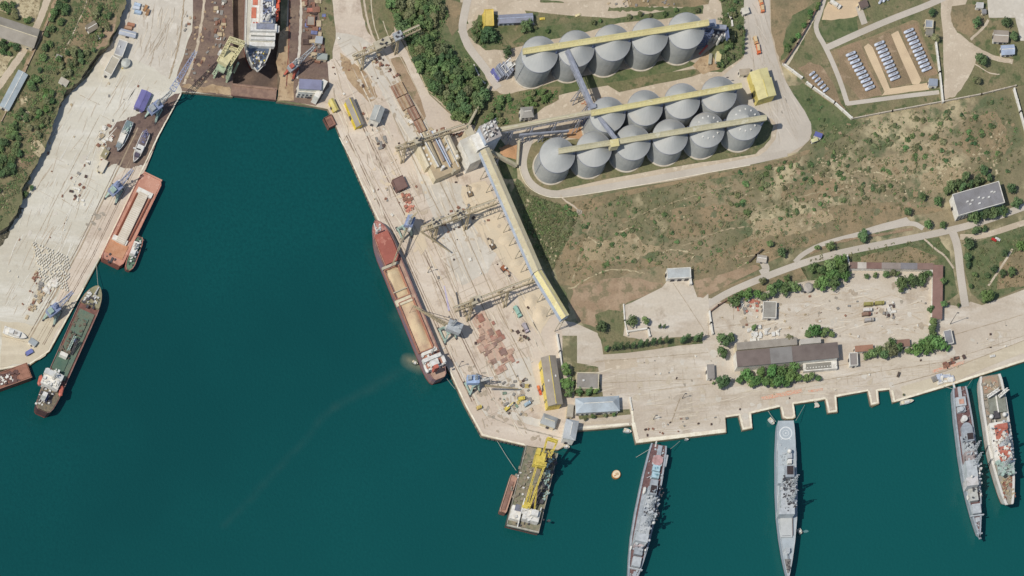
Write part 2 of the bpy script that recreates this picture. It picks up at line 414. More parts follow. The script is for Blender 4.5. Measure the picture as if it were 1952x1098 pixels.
ground('pavement', [(300, 262), (278, 322), (238, 390), (190, 488), (158, 545), (92, 665), (62, 658), (115, 555), (160, 450), (214, 345), (240, 320), (270, 318)], .12, m_conc_tan, amp=2)
ground('pavement', [(0, 612), (60, 622), (96, 600), (128, 560), (150, 560), (92, 667), (55, 694), (0, 703)], .16, m_conc, amp=5)
ribbon('path', [(392, -30), (385, 40), (372, 110), (350, 160)], 5, .2, m_gravel, amp=1)
ribbon('path', [(352, -30), (348, 40), (338, 100), (322, 150)], 3, .2, m_line, amp=.8)
# the west hill, a terrace above the quay
HT = 9.0
hill = [(-3000, -3000), (246, -3000), (240, 0), (232, 25), (220, 60), (208, 85), (190, 95), (170, 124), (156, 150), (139, 165), (122, 180), (112, 205), (100, 240), (88, 280), (66, 320), (52, 345), (42, 370), (34, 400), (14, 432), (-40, 455), (-3000, 455)]
hp = jag(hill[1:20], 4, 3, 5, False); hp = [hill[0]]+hp+[hill[-1]]
hw = [W(x, y, HT) for x, y in hp]
o = MB().prism([(q.x, q.y) for q in hw], 0, HT).link('hills', m_olive); o.data.materials.append(m_rockcliff); o['kind'] = 'structure'
for p in o.data.polygons:
    if abs(p.normal.z) < .5: p.material_index = 1
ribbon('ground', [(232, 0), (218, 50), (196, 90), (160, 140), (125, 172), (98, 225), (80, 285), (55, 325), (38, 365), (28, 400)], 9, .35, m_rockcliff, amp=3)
ribbon('path', [(226, 66), (196, 100), (160, 150), (135, 175), (112, 200)], 2.2, .45, m_pale_rock, amp=1.5)
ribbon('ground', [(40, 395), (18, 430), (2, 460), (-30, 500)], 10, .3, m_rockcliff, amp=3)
hb = dict(base=HT)
ribbon('road', [(104, -60), (88, 10), (62, 68), (36, 112), (6, 152), (-20, 190)], 13, .1, m_gravel, amp=.6, **hb)
ribbon('path', [(112, -20), (92, 40), (66, 92), (48, 128), (20, 190)], 7, .15, m_rust, amp=1, **hb)
ground('ground', [(-60, -60), (92, -60), (74, 20), (66, 44), (0, 20), (-60, 10)], .08, m_pale_rock, amp=4, **hb)
ground('ground', [(-60, 105), (-10, 95), (28, 108), (10, 140), (-60, 190)], .06, m_pale_rock, amp=4, **hb)
ground('ground', [(150, 40), (170, 10), (176, 40), (160, 90), (140, 130), (120, 120), (134, 84)], .05, m_scrub2, amp=4, **hb)
ground('ground', [(190, 60), (222, 30), (218, 60), (205, 85), (180, 95)], .05, m_rust, amp=4, **hb)
ribbon('path', [(166, 0), (158, 24), (146, 48), (134, 76), (124, 94)], 1.6, .15, m_gravel, amp=.6, **hb)
ground('ground', [(60, 268), (78, 262), (86, 284), (74, 300), (62, 290)], .12, m_pale_rock, amp=3, **hb)
ground('ground', [(30, 290), (66, 296), (52, 320), (30, 330)], .08, m_brown, amp=4, **hb)
ground('ground', [(38, 188), (50, 182), (52, 196), (40, 200)], .10, m_pale_rock, amp=2, **hb)
ground('ground', [(40, 225), (56, 210), (58, 228), (46, 240)], .10, m_pale_rock, amp=2, **hb)
ground('ground', [(26, 372), (46, 350), (60, 352), (50, 378), (34, 392)], .4, m_pale_rock, amp=3)
ribbon('rock_path', [(2, 360), (8, 380), (16, 378), (4, 398)], 1.6, .12, m_pale_rock, amp=.6, **hb)
# rails and joints of the west quay
for off, wd, mm in ((14, .9, m_rail), (17, .9, m_rail), (44, 2.4, m_line), (49, 1.2, m_rail), (26, .7, m_line), (31, .7, m_line)):
    l = [(302, 262), (191, 494), (160, 550), (96, 664)]
    pts = [(x-off*.89, y-off*.42) for x, y in l]
    ribbon('rail_track', pts, wd, .22, mm, amp=.3, smooth=0)
for a, b in (((60, 470), (190, 220)), ((150, 180), (190, 200)), ((0, 640), (60, 655)), ((118, 380), (150, 400))):
    ribbon('joint_path', [a, b], .7, .2, m_line, amp=.4)
rnd = random.Random(3)
def blotches(n, poly, rmin, rmax, mat, z, name='stain_patch', base=0, seed=1):
    rr = random.Random(seed); xs = [p[0] for p in poly]; ys = [p[1] for p in poly]; k = 0
    vs = []; fs = []
    while k < n:
        x, y = rr.uniform(min(xs), max(xs)), rr.uniform(min(ys), max(ys))
        if not inside(x, y, poly): continue
        k += 1; r = rr.uniform(rmin, rmax); m = 9; o = len(vs); ph = rr.uniform(0, 6.3); el = rr.uniform(.5, 1)
        for i in range(m):
            a = 2*math.pi*i/m; q = r*rr.uniform(.55, 1.2)
            dx, dy = q*math.cos(a), q*el*math.sin(a)
            w = W(x+dx*math.cos(ph)-dy*math.sin(ph), y+dx*math.sin(ph)+dy*math.cos(ph), base); vs.append((w.x, w.y, base+z+(k % 12)*.0009))
        fs.append(tuple(range(o+m-1, o-1, -1)))
    me = bpy.data.meshes.new(name); me.from_pydata(vs, [], fs); me.materials.append(mat); me.update()
    for p in me.polygons:
        if p.normal.z < 0: p.flip()
    o = bpy.data.objects.new(name, me); COL.objects.link(o); o['kind'] = 'structure'
def inside(x, y, poly):
    c = False; n = len(poly); j = n-1
    for i in range(n):
        if (poly[i][1] > y) != (poly[j][1] > y) and x < (poly[j][0]-poly[i][0])*(y-poly[i][1])/(poly[j][1]-poly[i][1])+poly[i][0]: c = not c
        j = i
    return c
blotches(7, [(165, 430), (185, 400), (205, 400), (190, 440), (172, 445)], 3, 8, m_stain, .25, seed=4)
blotches(8, [(10, 480), (100, 260), (180, 160), (240, 140), (250, 200), (200, 330), (90, 560), (10, 690)], 2, 7, m_conc_g, .21, seed=6)
blotches(30, [(352, 0), (440, 0), (440, 180), (350, 172)], 1.5, 5, m_dockpale, .24, seed=8)
ground('ground', [(345, 166), (362, 160), (385, 166), (405, 160), (437, 166), (441, 182), (389, 177)], .26, m_dockpale, amp=3)
# ---- north and centre quay
ground('pavement', [(558, -200), (700, -200), (724, 0), (744, 35), (757, 62), (772, 92), (800, 130), (818, 180), (856, 216), (905, 240), (912, 268), (946, 352), (1000, 452), (1052, 545), (1072, 600), (1072, 690), (1102, 740), (1102, 818), (1085, 843), (1064, 857), (1001, 850), (918, 831), (887, 774), (855, 705), (828, 653), (759, 497), (716, 413), (665, 298), (640, 239), (625, 208), (602, 203), (540, 190)], .05, m_conc_tan)
ground('ground', [(553, -100), (620, -100), (632, 60), (624, 120), (628, 165), (602, 202), (540, 192), (536, 170), (548, 60)], .10, m_dockside, amp=2)
ground('ground', [(534, 60), (548, 50), (549, 100), (560, 150), (560, 192), (529, 192), (534, 150), (526, 120)], .13, m_dockpale, amp=2)
ribbon('dock_path', [(553, -20), (551, 80), (546, 165)], 2.2, .2, M('rust_track', C(150, 96, 76), C(120, 84, 70), s=.3), amp=.4)
ribbon('dock_path', [(575, -20), (572, 80), (566, 150)], 5, .18, m_conc_g, amp=.8)
ground('ground', [(606, -40), (628, -40), (640, 60), (634, 112), (622, 118), (610, 40)], .16, m_olive, amp=3)
ground('ground', [(680, -40), (742, -40), (745, 25), (752, 60), (738, 78), (716, 84), (700, 60), (690, 20)], .12, m_olive, amp=3)
ribbon('path', [(690, -40), (697, 30), (712, 78), (740, 110), (760, 150), (800, 215)], 3.5, .18, m_gravel, amp=.6)
ribbon('path', [(704, -40), (710, 40), (722, 75)], 2.2, .18, m_conc, amp=.5)
ribbon('path', [(730, 40), (738, 66), (768, 118), (800, 180)], 1.4, .2, m_conc, amp=.4)
ground('pavement', [(632, 60), (690, 72), (712, 86), (742, 118), (742, 140), (768, 160), (790, 190), (830, 262), (800, 330), (880, 352), (955, 470), (930, 520), (880, 545), (852, 500), (838, 440), (800, 350), (770, 262), (720, 160), (654, 100)], .09, m_conc_g, amp=2)
ground('ground', [(648, 100), (690, 132), (712, 160), (720, 184), (706, 196), (684, 176), (662, 150), (650, 128)], .14, m_dockpale, amp=2)
ground('ground', [(744, 112), (766, 108), (790, 160), (812, 222), (806, 232), (790, 226), (770, 185)], .14, m_rust, amp=1.5)
for dx in (8, 12, 40, 44, 62, 66, 96, 120):
    l = [(652, 262), (720, 405), (763, 490), (832, 646), (892, 770)]
    ribbon('rail_track', [(x+dx, y-dx*.45) for x, y in l], .8 if dx % 8 else 1.6, .22, m_line if dx > 60 else m_rail, amp=.3, smooth=0)
ribbon('rail_track', [(800, 445), (845, 540), (880, 610)], 1.6, .23, m_grain, amp=.5)
ribbon('rail_track', [(640, 190), (668, 250), (655, 268)], .8, .22, m_line, amp=.3)
ground('grain_ground', [(790, 438), (806, 434), (815, 470), (803, 486), (790, 460)], .26, m_grain, amp=2)
ground('grain_ground', [(880, 355), (925, 345), (948, 395), (985, 470), (1020, 540), (1000, 545), (930, 470), (890, 400)], .24, m_grain, amp=5)
ground('grain_ground', [(985, 560), (1035, 545), (1055, 600), (1030, 640), (1000, 610)], .24, m_grain, amp=4)
blotches(22, [(740, 250), (800, 330), (900, 540), (860, 560), (800, 520), (690, 300)], 2, 7, m_grain, .27, seed=12)
blotches(14, [(905, 640), (985, 700), (1000, 790), (900, 800), (880, 720)], 2, 6, m_stain, .25, seed=13)
blotches(26, [(640, 30), (680, 90), (780, 230), (700, 260), (640, 150)], 1.5, 6, m_conc_g, .25, seed=14)
ground('ground', [(898, 602), (922, 592), (985, 694), (950, 712), (915, 654)], .15, M('rusty_yard', C(200, 170, 148), C(190, 160, 138), C(208, 186, 162), s=.15, s2=.3, var=.1), amp=3)
ground('pavement', [(940, 690), (1010, 680), (1030, 770), (990, 790), (960, 770)], .17, m_conc_g, amp=3)
ribbon('path', [(930, 793), (975, 812), (1040, 828), (1075, 836)], 2.0, .24, m_stain, amp=1)
ribbon('path', [(950, 782), (1000, 800), (1060, 815)], 14, .18, m_conc_g, amp=1)
ribbon('rail_track', [(868, 690), (905, 760), (930, 792)], 5, .2, m_conc_g, amp=.8)
# ---- round the silos
ground('ground', [(744, -200), (1500, -200), (1485, 115), (1500, 160), (1548, 235), (1548, 262), (1520, 290), (1300, 342), (1065, 378), (1010, 355), (985, 300), (940, 250), (905, 238), (860, 216), (818, 178), (800, 130), (757, 62)], .06, m_gravel)
ground('ground', [(738, -60), (872, -60), (878, 10), (893, 45), (872, 60), (886, 92), (922, 132), (934, 168), (905, 238), (862, 216), (818, 178), (792, 130), (766, 62), (748, 30)], .16, m_green, amp=3)
ground('ground', [(850, 0), (885, 5), (880, 50), (862, 70), (845, 40)], .18, m_scrub2, amp=3)
ribbon('slope_edge_path', [(775, 92), (784, 118), (800, 136), (812, 170), (832, 184), (850, 205)], 2.2, .2, m_pale_rock, amp=.7)
ribbon('slope_edge_path', [(770, 0), (790, 4), (822, 20), (840, 44)], 2.4, .22, m_gravel, amp=.6)
ribbon('road', [(900, -40), (884, 30), (880, 60), (896, 95), (925, 130), (950, 168)], 15, .2, m_road)
ground('ground', [(905, 40), (925, 22), (1020, 48), (1000, 20), (1180, 36), (1020, 84), (960, 96), (925, 96), (900, 74), (890, 60)], .22, m_olive, amp=3)
ground('ground', [(898, 58), (912, 28), (948, 50), (958, 84), (925, 92), (908, 84)], .24, m_green, amp=3)
ground('ground', [(1015, 55), (1140, 40), (1340, 10), (1340, 26), (1180, 44), (1060, 74), (975, 82)], .23, m_green, amp=2)
ground('pavement', [(1000, 0), (1060, 6), (1350, -12), (1350, -60), (925, -60), (930, 10)], .2, m_gravel)
ground('ground', [(1030, 0), (1070, 3), (1075, 6), (1030, 5)], .26, m_green, amp=1)
ground('ground', [(1180, -30), (1360, -30), (1350, 8), (1300, 14), (1200, 16)], .24, m_scrub2, amp=3)
ribbon('ground', [(1160, 18), (1250, 17), (1330, 18)], 7, .27, m_green, amp=2)
ground('ground', [(1015, 170), (1080, 150), (1200, 132), (1290, 108), (1330, 122), (1240, 148), (1130, 168), (1040, 186)], .22, m_green, amp=2)
ground('ground', [(1150, 160), (1320, 132), (1370, 126), (1320, 146), (1180, 176)], .23, m_olive, amp=2)
ground('ground', [(1320, 125), (1350, 96), (1372, 132), (1340, 142)], .25, m_dockpale, amp=2)
ground('ground', [(1368, -40), (1414, -40), (1422, 30), (1420, 104), (1375, 138), (1330, 134), (1335, 110), (1370, 80), (1378, 30)], .24, m_green, amp=2)
ground('ground', [(930, 172), (960, 180), (1010, 170), (1070, 165), (1065, 190), (1030, 210), (1000, 240), (950, 246), (905, 250), (915, 205)], .24, m_olive, amp=3)
ground('pavement', [(1418, -200), (1462, -200), (1468, 60), (1480, 110), (1490, 142), (1512, 180), (1534, 212), (1546, 236), (1547, 254), (1542, 268), (1530, 278), (1505, 292), (1430, 308), (1460, 288), (1478, 266), (1482, 240), (1470, 226), (1430, 222), (1372, 150), (1418, 110)], .26, m_road)
ground('ground', [(1002, 282), (1035, 262), (1070, 268), (1456, 222), (1474, 240), (1468, 266), (1440, 294), (1300, 316), (1120, 350), (1045, 366), (1012, 345), (1000, 315)], .28, m_olive, amp=2)
ground('ground', [(940, 288), (985, 305), (986, 340), (960, 340)], .24, m_green, amp=2)
ground('grain_ground', [(950, 282), (986, 276), (985, 305), (966, 300)], .27, M('orange_grain', C(196, 150, 108), C(184, 144, 106), s=.1), amp=1)
ground('grain_ground', [(1082, 248), (1118, 240), (1130, 256), (1105, 266), (1080, 262)], .3, M('orange_grain', C(196, 150, 108)), amp=1)
ribbon('road', [(1012, 262), (1000, 290), (996, 318), (1010, 352), (1045, 371), (1090, 368), (1200, 350), (1320, 328), (1430, 308), (1500, 292)], 13, .3, m_road)
ribbon('kerb_path', [(1004, 262), (992, 290), (988, 320), (1004, 358), (1045, 378.5), (1090, 375.5), (1200, 357), (1320, 335), (1430, 315)], 1.2, .35, m_edge)
ribbon('path', [(1068, 372), (1075, 382), (1098, 396), (1108, 408)], 3, .3, m_gravel, amp=.5)
blotches(1, [(1104, 404), (1112, 404), (1110, 414), (1104, 412)], 6, 7, m_stain, .33, seed=2)
# ---- the scrub east of the conveyor shed
ground('ground', [(985, 340), (1010, 372), (1060, 388), (1090, 400), (1092, 440), (1076, 470), (1050, 520), (1080, 560), (1085, 600), (1060, 555), (1010, 440), (975, 375)], .12, m_green, amp=4)
ground('ground', [(1062, 392), (1500, 300), (1545, 285), (1520, 310), (1200, 372), (1080, 420)], .10, m_scrub2, amp=5)
ground('ground', [(1070, 470), (1110, 445), (1180, 470), (1260, 505), (1180, 530), (1100, 550), (1070, 545), (1058, 510)], .11, m_scrub2, amp=6)
ground('ground', [(1500, 165), (1545, 232), (1548, 270), (1560, 285), (1640, 235), (1625, 228), (1530, 158)], .09, m_green, amp=3)
ground('ground', [(1468, -100), (1550, -100), (1565, 0), (1520, 70), (1492, 122), (1480, 100), (1470, 60)], .12, m_scrub2, amp=2)
ground('ground', [(1510, 30), (1562, 0), (1496, 112), (1488, 118), (1492, 84)], .14, m_green, amp=4)
ground('ground', [(1330, 500), (1420, 455), (1560, 400), (1700, 385), (1800, 400), (1720, 420), (1560, 462), (1470, 498), (1340, 545), (1310, 540)], .10, m_scrub2, amp=6)
ground('ground', [(1090, 550), (1180, 530), (1262, 540), (1275, 548), (1200, 575), (1180, 600), (1140, 625), (1100, 612), (1088, 580)], .13, m_rust, amp=5)
ground('ground', [(1325, 535), (1440, 505), (1450, 512), (1340, 568), (1315, 560)], .15, m_rust, amp=4)
def seams(pl, w, z, mat, amp, name='rock_outcrop_ground', seed=1):
    for k, p in enumerate(pl): ribbon(name, p, w, z, mat, amp=amp, seed=seed+k)
seams([[(1080, 551), (1100, 546), (1105, 538), (1140, 522), (1168, 513), (1200, 516), (1228, 521)], [(1258, 484), (1275, 476), (1300, 478), (1328, 484), (1318, 494)], [(1120, 452), (1135, 462), (1150, 466)],
       [(1170, 446), (1190, 440), (1205, 432)], [(1415, 490), (1450, 486), (1468, 480)], [(1405, 512), (1425, 500)], [(1600, 334), (1640, 326)], [(1670, 328), (1700, 338), (1720, 352)]], 2.2, .22, m_pale_rock, 1.4)
for n, poly, a, b, sd in ((60, [(985, 385), (1005, 378), (1050, 430), (1080, 450), (1072, 490), (1050, 500), (1020, 440)], 1.2, 3.2, 21), (26, [(1240, 440), (1300, 360), (1420, 340), (1430, 380), (1310, 440)], .8, 2.0, 22),
                          (90, [(1480, 400), (1560, 375), (1640, 330), (1740, 350), (1820, 330), (1900, 240), (1935, 230), (1930, 330), (1800, 350), (1760, 390), (1640, 385), (1520, 430), (1470, 432)], 1.2, 3.6, 23),
                          (50, [(1550, 300), (1620, 280), (1620, 310), (1560, 320)], 1, 2.8, 24), (40, [(1790, 300), (1860, 330), (1900, 300), (1900, 360), (1780, 350)], 1.5, 4.5, 25), (60, [(1080, 470), (1400, 400), (1700, 330), (1700, 300), (1400, 350), (1200, 430), (1080, 540)], .8, 2.4, 26)):
    blotches(n, poly, a, b, m_pale_rock, .2, 'rock_outcrop_ground', seed=sd)
SCR = [(1000, 380), (1080, 390), (1300, 350), (1540, 296), (1560, 240), (1622, 236), (1930, 185), (1950, 320), (1900, 345), (1810, 370), (1760, 400), (1700, 400), (1560, 455), (1480, 492), (1330, 520), (1260, 512), (1180, 520), (1085, 545), (1060, 500)]
m_brush = M('low_scrub', C(112, 114, 82), C(128, 122, 92), C(98, 102, 70), s=.2, s2=.5, var=.22, fs=1.4, bump=.6, bs=.8)
blotches(90, SCR, 2, 9, m_brush, .15, 'scrub_ground', seed=31)
blotches(110, SCR, 2, 8, m_scrub2, .13, 'earth_ground', seed=32)
blotches(26, SCR, 2, 7, m_rust, .14, 'earth_ground', seed=33)
# ---- naval base pavement
ground('pavement', [(1100, 640), (1072, 640), (1066, 610), (1095, 615), (1150, 640), (1186, 608), (1190, 582), (1262, 556), (1276, 535), (1318, 532), (1330, 560), (1350, 570), (1400, 540), (1440, 560), (1620, 515), (1780, 512), (1800, 580), (1836, 585), (1850, 575), (1872, 582), (1952, 552), (2900, 250), (4000, 100), (4000, 0), (1955, 688), (1816, 733), (1700, 767), (1695, 742), (1674, 745), (1676, 769), (1660, 773), (1654, 745), (1594, 757), (1596, 785), (1578, 787), (1573, 761), (1513, 770), (1516, 796), (1492, 798), (1487, 775), (1432, 788), (1434, 816), (1415, 820), (1408, 792), (1382, 796), (1384, 824), (1212, 845), (1204, 811), (1149, 817), (1102, 820), (1100, 740)], .07, m_mil)
blotches(60, [(1130, 680), (1380, 660), (1640, 720), (1940, 600), (1940, 680), (1700, 750), (1400, 800), (1220, 830)], 2, 9, m_conc_g, .12, seed=41)
blotches(40, [(1360, 600), (1620, 530), (1770, 520), (1780, 640), (1640, 650), (1520, 600)], 2, 7, m_conc_g, .12, seed=42)
blotches(26, [(1360, 600), (1620, 530), (1770, 520), (1780, 640), (1640, 650), (1200, 760), (1280, 760)], 1.5, 5, m_stain, .14, seed=43)
ground('pavement', [(1152, 686), (1214, 682), (1216, 700), (1154, 708)], .15, m_gravel, amp=1)
ground('pavement', [(1282, 760), (1300, 745), (1320, 750), (1322, 800), (1290, 805), (1296, 770)], .15, M('worn_slab', C(190, 178, 158), C(182, 168, 148), s=.2), amp=3)
ribbon('path', [(1280, 805), (1290, 775), (1297, 758)], 1.6, .2, m_line, amp=.5)
for l in ([(1283, 540), (1340, 628)], [(1135, 690), (1350, 672)], [(1150, 730), (1340, 722)], [(1240, 745), (1500, 715), (1640, 690), (1950, 600)], [(1350, 570), (1350, 640)], [(1360, 625), (1460, 612)], [(1400, 550), (1398, 610)], [(1500, 735), (1800, 690), (1952, 640)]):
    ribbon('joint_path', l, .9, .17, m_line, amp=.4, smooth=0)
ground('ground', [(1134, 600), (1160, 590), (1192, 600), (1188, 640), (1230, 652), (1340, 638), (1340, 655), (1150, 676), (1140, 640)], .14, m_olive, amp=3)
ground('ground', [(1090, 690), (1140, 700), (1150, 760), (1095, 755)], .12, m_olive, amp=2)
ground('ground', [(1100, 785), (1200, 780), (1202, 790), (1105, 800)], .13, m_olive, amp=1.5)
# cope of the quays
def cope(pts, w=4.2, z=.3): ribbon('quay_edge', pts, w, z, m_edge, amp=.35, smooth=0)
cope([(1102, 816), (1149, 813), (1199, 808)], 4)
cope([(1207, 806), (1215, 841), (1300, 831), (1382, 821)], 7)
cope([(1202, 760), (1207, 808)], 4)
cope([(1384, 794), (1410, 790), (1417, 817), (1432, 814), (1429, 787), (1486, 774)], 3.6)
cope([(1490, 776), (1494, 794), (1500, 797), (1510, 796), (1514, 793), (1511, 769), (1574, 759)], 3.4)
cope([(1575, 760), (1581, 785), (1594, 783), (1592, 755), (1655, 744)], 3.4)
cope([(1656, 745), (1662, 770), (1673, 767), (1671, 744), (1697, 741)], 3.4)
cope([(1700, 744), (1705, 765), (1816, 731), (1958, 685), (2400, 540)], 4)
cope([(345, 178), (301, 260), (190, 492)], 2.4); cope([(159, 549), (93, 669), (56, 694), (0, 703)], 2.4)
cope([(647, 262), (668, 302), (719, 413), (762, 497)], 2.0); cope([(857, 706), (889, 774), (920, 829), (1000, 848)], 2.6)
ribbon('quay_pavement', [(1720, 748), (1810, 722), (1850, 700), (1955, 660)], 22, .2, m_conc)
ribbon('joint_path', [(1700, 735), (1800, 708), (1955, 648)], 1.1, .26, m_line, amp=.3, smooth=0)
ribbon('joint_path', [(1110, 808), (1200, 802)], 6, .22, m_gravel, amp=.5, smooth=0)
# roads of the east
ground('ground', [(1332, 560), (1400, 540), (1440, 525), (1520, 495), (1540, 530), (1500, 540), (1440, 560), (1390, 580)], .13, m_scrub2, amp=3)
ground('ground', [(1520, 500), (1620, 478), (1790, 452), (1810, 480), (1826, 560), (1800, 580), (1796, 520), (1780, 500), (1620, 498), (1616, 530), (1540, 535)], .13, m_green, amp=2)
ground('ground', [(1640, 490), (1730, 470), (1790, 490), (1770, 505), (1640, 500)], .15, m_scrub2, amp=3)
ground('ground', [(1840, 470), (1952, 430), (2200, 360), (2200, 480), (1952, 548), (1876, 580), (1852, 560), (1840, 520)], .15, m_green, amp=2)
ground('ground', [(1905, 500), (1955, 470), (1990, 500), (1955, 545), (1900, 552)], .17, m_scrub2, amp=4)
ribbon('road', [(1318, 600), (1350, 580), (1400, 551), (1520, 504), (1600, 482), (1700, 462), (1800, 442), (1870, 424), (1960, 392), (2100, 340)], 13, .2, m_road)
ribbon('road', [(1515, 500), (1530, 484), (1570, 464), (1640, 446), (1700, 432), (1740, 424), (1760, 436)], 9, .22, m_road)
ground('pavement', [(1640, 440), (1728, 414), (1738, 424), (1700, 436), (1650, 448)], .24, m_road, amp=1)
ribbon('ground', [(1545, 484), (1580, 466), (1640, 452), (1690, 446), (1740, 436)], 5, .24, m_brown, amp=1)
ribbon('road', [(1815, 440), (1826, 470), (1830, 520), (1840, 585)], 15, .24, m_road)
ribbon('road', [(1830, 452), (1870, 452), (1960, 422), (2100, 380)], 11, .26, m_gravel)
ribbon('path', [(1762, 456), (1786, 478), (1800, 486), (1818, 512)], 3.6, .26, m_gravel)
ribbon('path', [(1930, 475), (1908, 510), (1884, 545)], 4, .26, m_gravel)
ground('pavement', [(1262, 548), (1276, 530), (1316, 530), (1332, 575), (1350, 560), (1352, 600), (1345, 640), (1250, 645), (1192, 620), (1188, 585)], .22, m_mil)
ribbon('path', [(1283, 540), (1310, 580), (1342, 630)], 1.0, .27, m_line, amp=.3)
ribbon('path', [(1455, 500), (1462, 515), (1450, 522)], 14, .19, m_road)
# depot of tanks
ground('ground', [(1494, 120), (1568, -60), (1952, -60), (2300, -60), (2300, 100), (1935, 165), (1797, 195), (1622, 228), (1540, 162)], .13, m_olive)
ground('ground', [(1520, 130), (1545, 118), (1570, 130), (1600, 190), (1622, 222), (1560, 180)], .17, m_brown, amp=3)
ground('ground', [(1582, 98), (1740, 38), (1752, 44), (1790, 150), (1700, 172), (1620, 195), (1595, 150)], .17, m_scrub2, amp=3)
ground('ground', [(1596, 96), (1640, 80), (1682, 182), (1640, 190), (1600, 150)], .19, m_brown, amp=4)
ground('ground', [(1654, 76), (1695, 62), (1740, 160), (1700, 168)], .19, m_brown, amp=4)
ground('ground', [(1715, 50), (1748, 42), (1788, 140), (1752, 145)], .19, m_brown, amp=4)
ground('pavement', [(1646.6, 90), (1655, 83), (1663, 90), (1696, 169), (1753, 160), (1770, 158), (1771, 171), (1700, 180), (1680, 183), (1686, 175)], .24, m_sandyellow, amp=.8)
ground('pavement', [(1698.6, 66), (1712, 59), (1756, 153), (1752, 161), (1739, 161)], .23, m_sandyellow, amp=.8)
ground('pavement', [(1566, 38), (1578, 4), (1640, 0), (1635, 30), (1600, 36)], .2, m_sandyellow, amp=2)
ground('ground', [(1556, 55), (1600, 34), (1634, 28), (1636, 60), (1590, 80), (1570, 78)], .2, m_green, amp=2)
ribbon('road', [(1576, -20), (1562, 28), (1552, 55), (1575, 92), (1600, 150), (1616, 200)], 9, .26, m_road)
ribbon('road', [(1574, 92), (1640, 62), (1700, 36), (1780, 6), (1850, -30)], 12, .28, m_road)
ribbon('road', [(1614, 198), (1660, 192), (1720, 184), (1790, 176)], 8, .27, m_road)
ribbon('road', [(1636, 12), (1648, 46)], 12, .27, m_road)
ribbon('path', [(1557, 22), (1530, 70), (1498, 124)], 8, .25, m_conc, amp=.6)
ground('ground', [(1790, -40), (1850, -20), (1830, 30), (1820, 60), (1860, 90), (1890, 110), (1860, 115), (1845, 150), (1820, 185), (1800, 190), (1798, 100)], .22, m_gravel, amp=4)
ground('ground', [(1812, 12), (1862, 10), (1880, 40), (1850, 70), (1825, 60), (1810, 40)], .26, m_scrub2, amp=3)
ribbon('path', [(1812, 0), (1806, 30), (1815, 62), (1850, 88), (1890, 110), (1930, 118)], 9, .28, m_gravel, amp=.8)
ribbon('path', [(1850, 76), (1876, 52), (1884, 38)], 5, .28, m_gravel, amp=.6)
ground('pavement', [(1880, -40), (2100, -40), (2100, 80), (1945, 78), (1935, 34), (1885, 34)], .25, m_conc_g, amp=1)
ribbon('path', [(1855, 120), (1885, 140), (1905, 142)], 2, .26, m_gravel, amp=.6)

# wear on the paving: tyre marks, scuffs and slab joints, one thin sheet each
def streaks(name, poly, n, ang, jit, lmin, lmax, wmin, wmax, mat, z, seed):
    rr = random.Random(seed); xs = [p[0] for p in poly]; ys = [p[1] for p in poly]; vs = []; fs = []; k = 0
    while k < n:
        x, y = rr.uniform(min(xs), max(xs)), rr.uniform(min(ys), max(ys)); a = R(ang+rr.uniform(-jit, jit)); L = rr.uniform(lmin, lmax)/2
        q = [(x+math.cos(a)*L*f, y-math.sin(a)*L*f) for f in (-1, 1)]
        if not (inside(q[0][0], q[0][1], poly) and inside(q[1][0], q[1][1], poly)): k += .02; continue
        k += 1; w_ = rr.uniform(wmin, wmax)/2; bend = rr.uniform(-.06, .06)*L; pts = []
        for f in (-1, -.5, 0, .5, 1):
            px, py = x+math.cos(a)*L*f, y-math.sin(a)*L*f; o_ = bend*(1-f*f); w2 = w_*(1 if abs(f) < 1 else .4)
            px += math.sin(a)*o_; py += math.cos(a)*o_
            pts.append(((px+math.sin(a)*w2, py+math.cos(a)*w2), (px-math.sin(a)*w2, py-math.cos(a)*w2)))
        o = len(vs)
        for u, v in pts:
            for e in (u, v): w = W(e[0], e[1]); vs.append((w.x, w.y, z+(int(k) % 10)*.0012))
        for i in range(4): fs.append((o+2*i, o+2*i+1, o+2*i+3, o+2*i+2))
    me = bpy.data.meshes.new(name); me.from_pydata(vs, [], fs); me.materials.append(mat); me.update()
    for p in me.polygons:
        if p.normal.z < 0: p.flip()
    o = bpy.data.objects.new(name, me); COL.objects.link(o); o['kind'] = 'structure'
m_dk1 = M('tyre_marks', C(188, 172, 148), C(196, 180, 156), s=.3); m_dk2 = M('scuff_marks', C(170, 156, 134), C(182, 166, 144), s=.3); m_lt = M('dust_marks', C(222, 211, 190), C(214, 202, 180), s=.3); m_lt2 = M('chalk_marks', C(224, 219, 204), C(214, 208, 192), s=.3)
Q1 = [(630, 60), (690, 72), (745, 120), (800, 200), (830, 262), (890, 330), (960, 460), (1040, 590), (1050, 680), (1000, 700), (1000, 800), (1060, 840), (925, 826), (860, 700), (765, 500), (720, 410), (668, 300), (640, 240), (630, 200)]
A1 = [(5, 500), (60, 350), (105, 240), (150, 170), (230, 130), (300, 140), (300, 200), (200, 260), (180, 340), (210, 360), (120, 540), (90, 600), (10, 610)]
A2 = [(235, 5), (360, 5), (340, 100), (310, 140), (240, 116)]
N1 = [(1110, 690), (1340, 668), (1345, 740), (1500, 740), (1640, 700), (1820, 680), (1940, 590), (1945, 670), (1700, 735), (1500, 765), (1380, 788), (1370, 815), (1225, 832), (1208, 760), (1110, 750)]
C1 = [(1365, 600), (1450, 600), (1530, 560), (1640, 540), (1770, 545), (1775, 640), (1650, 650), (1600, 640), (1490, 640), (1400, 630)]
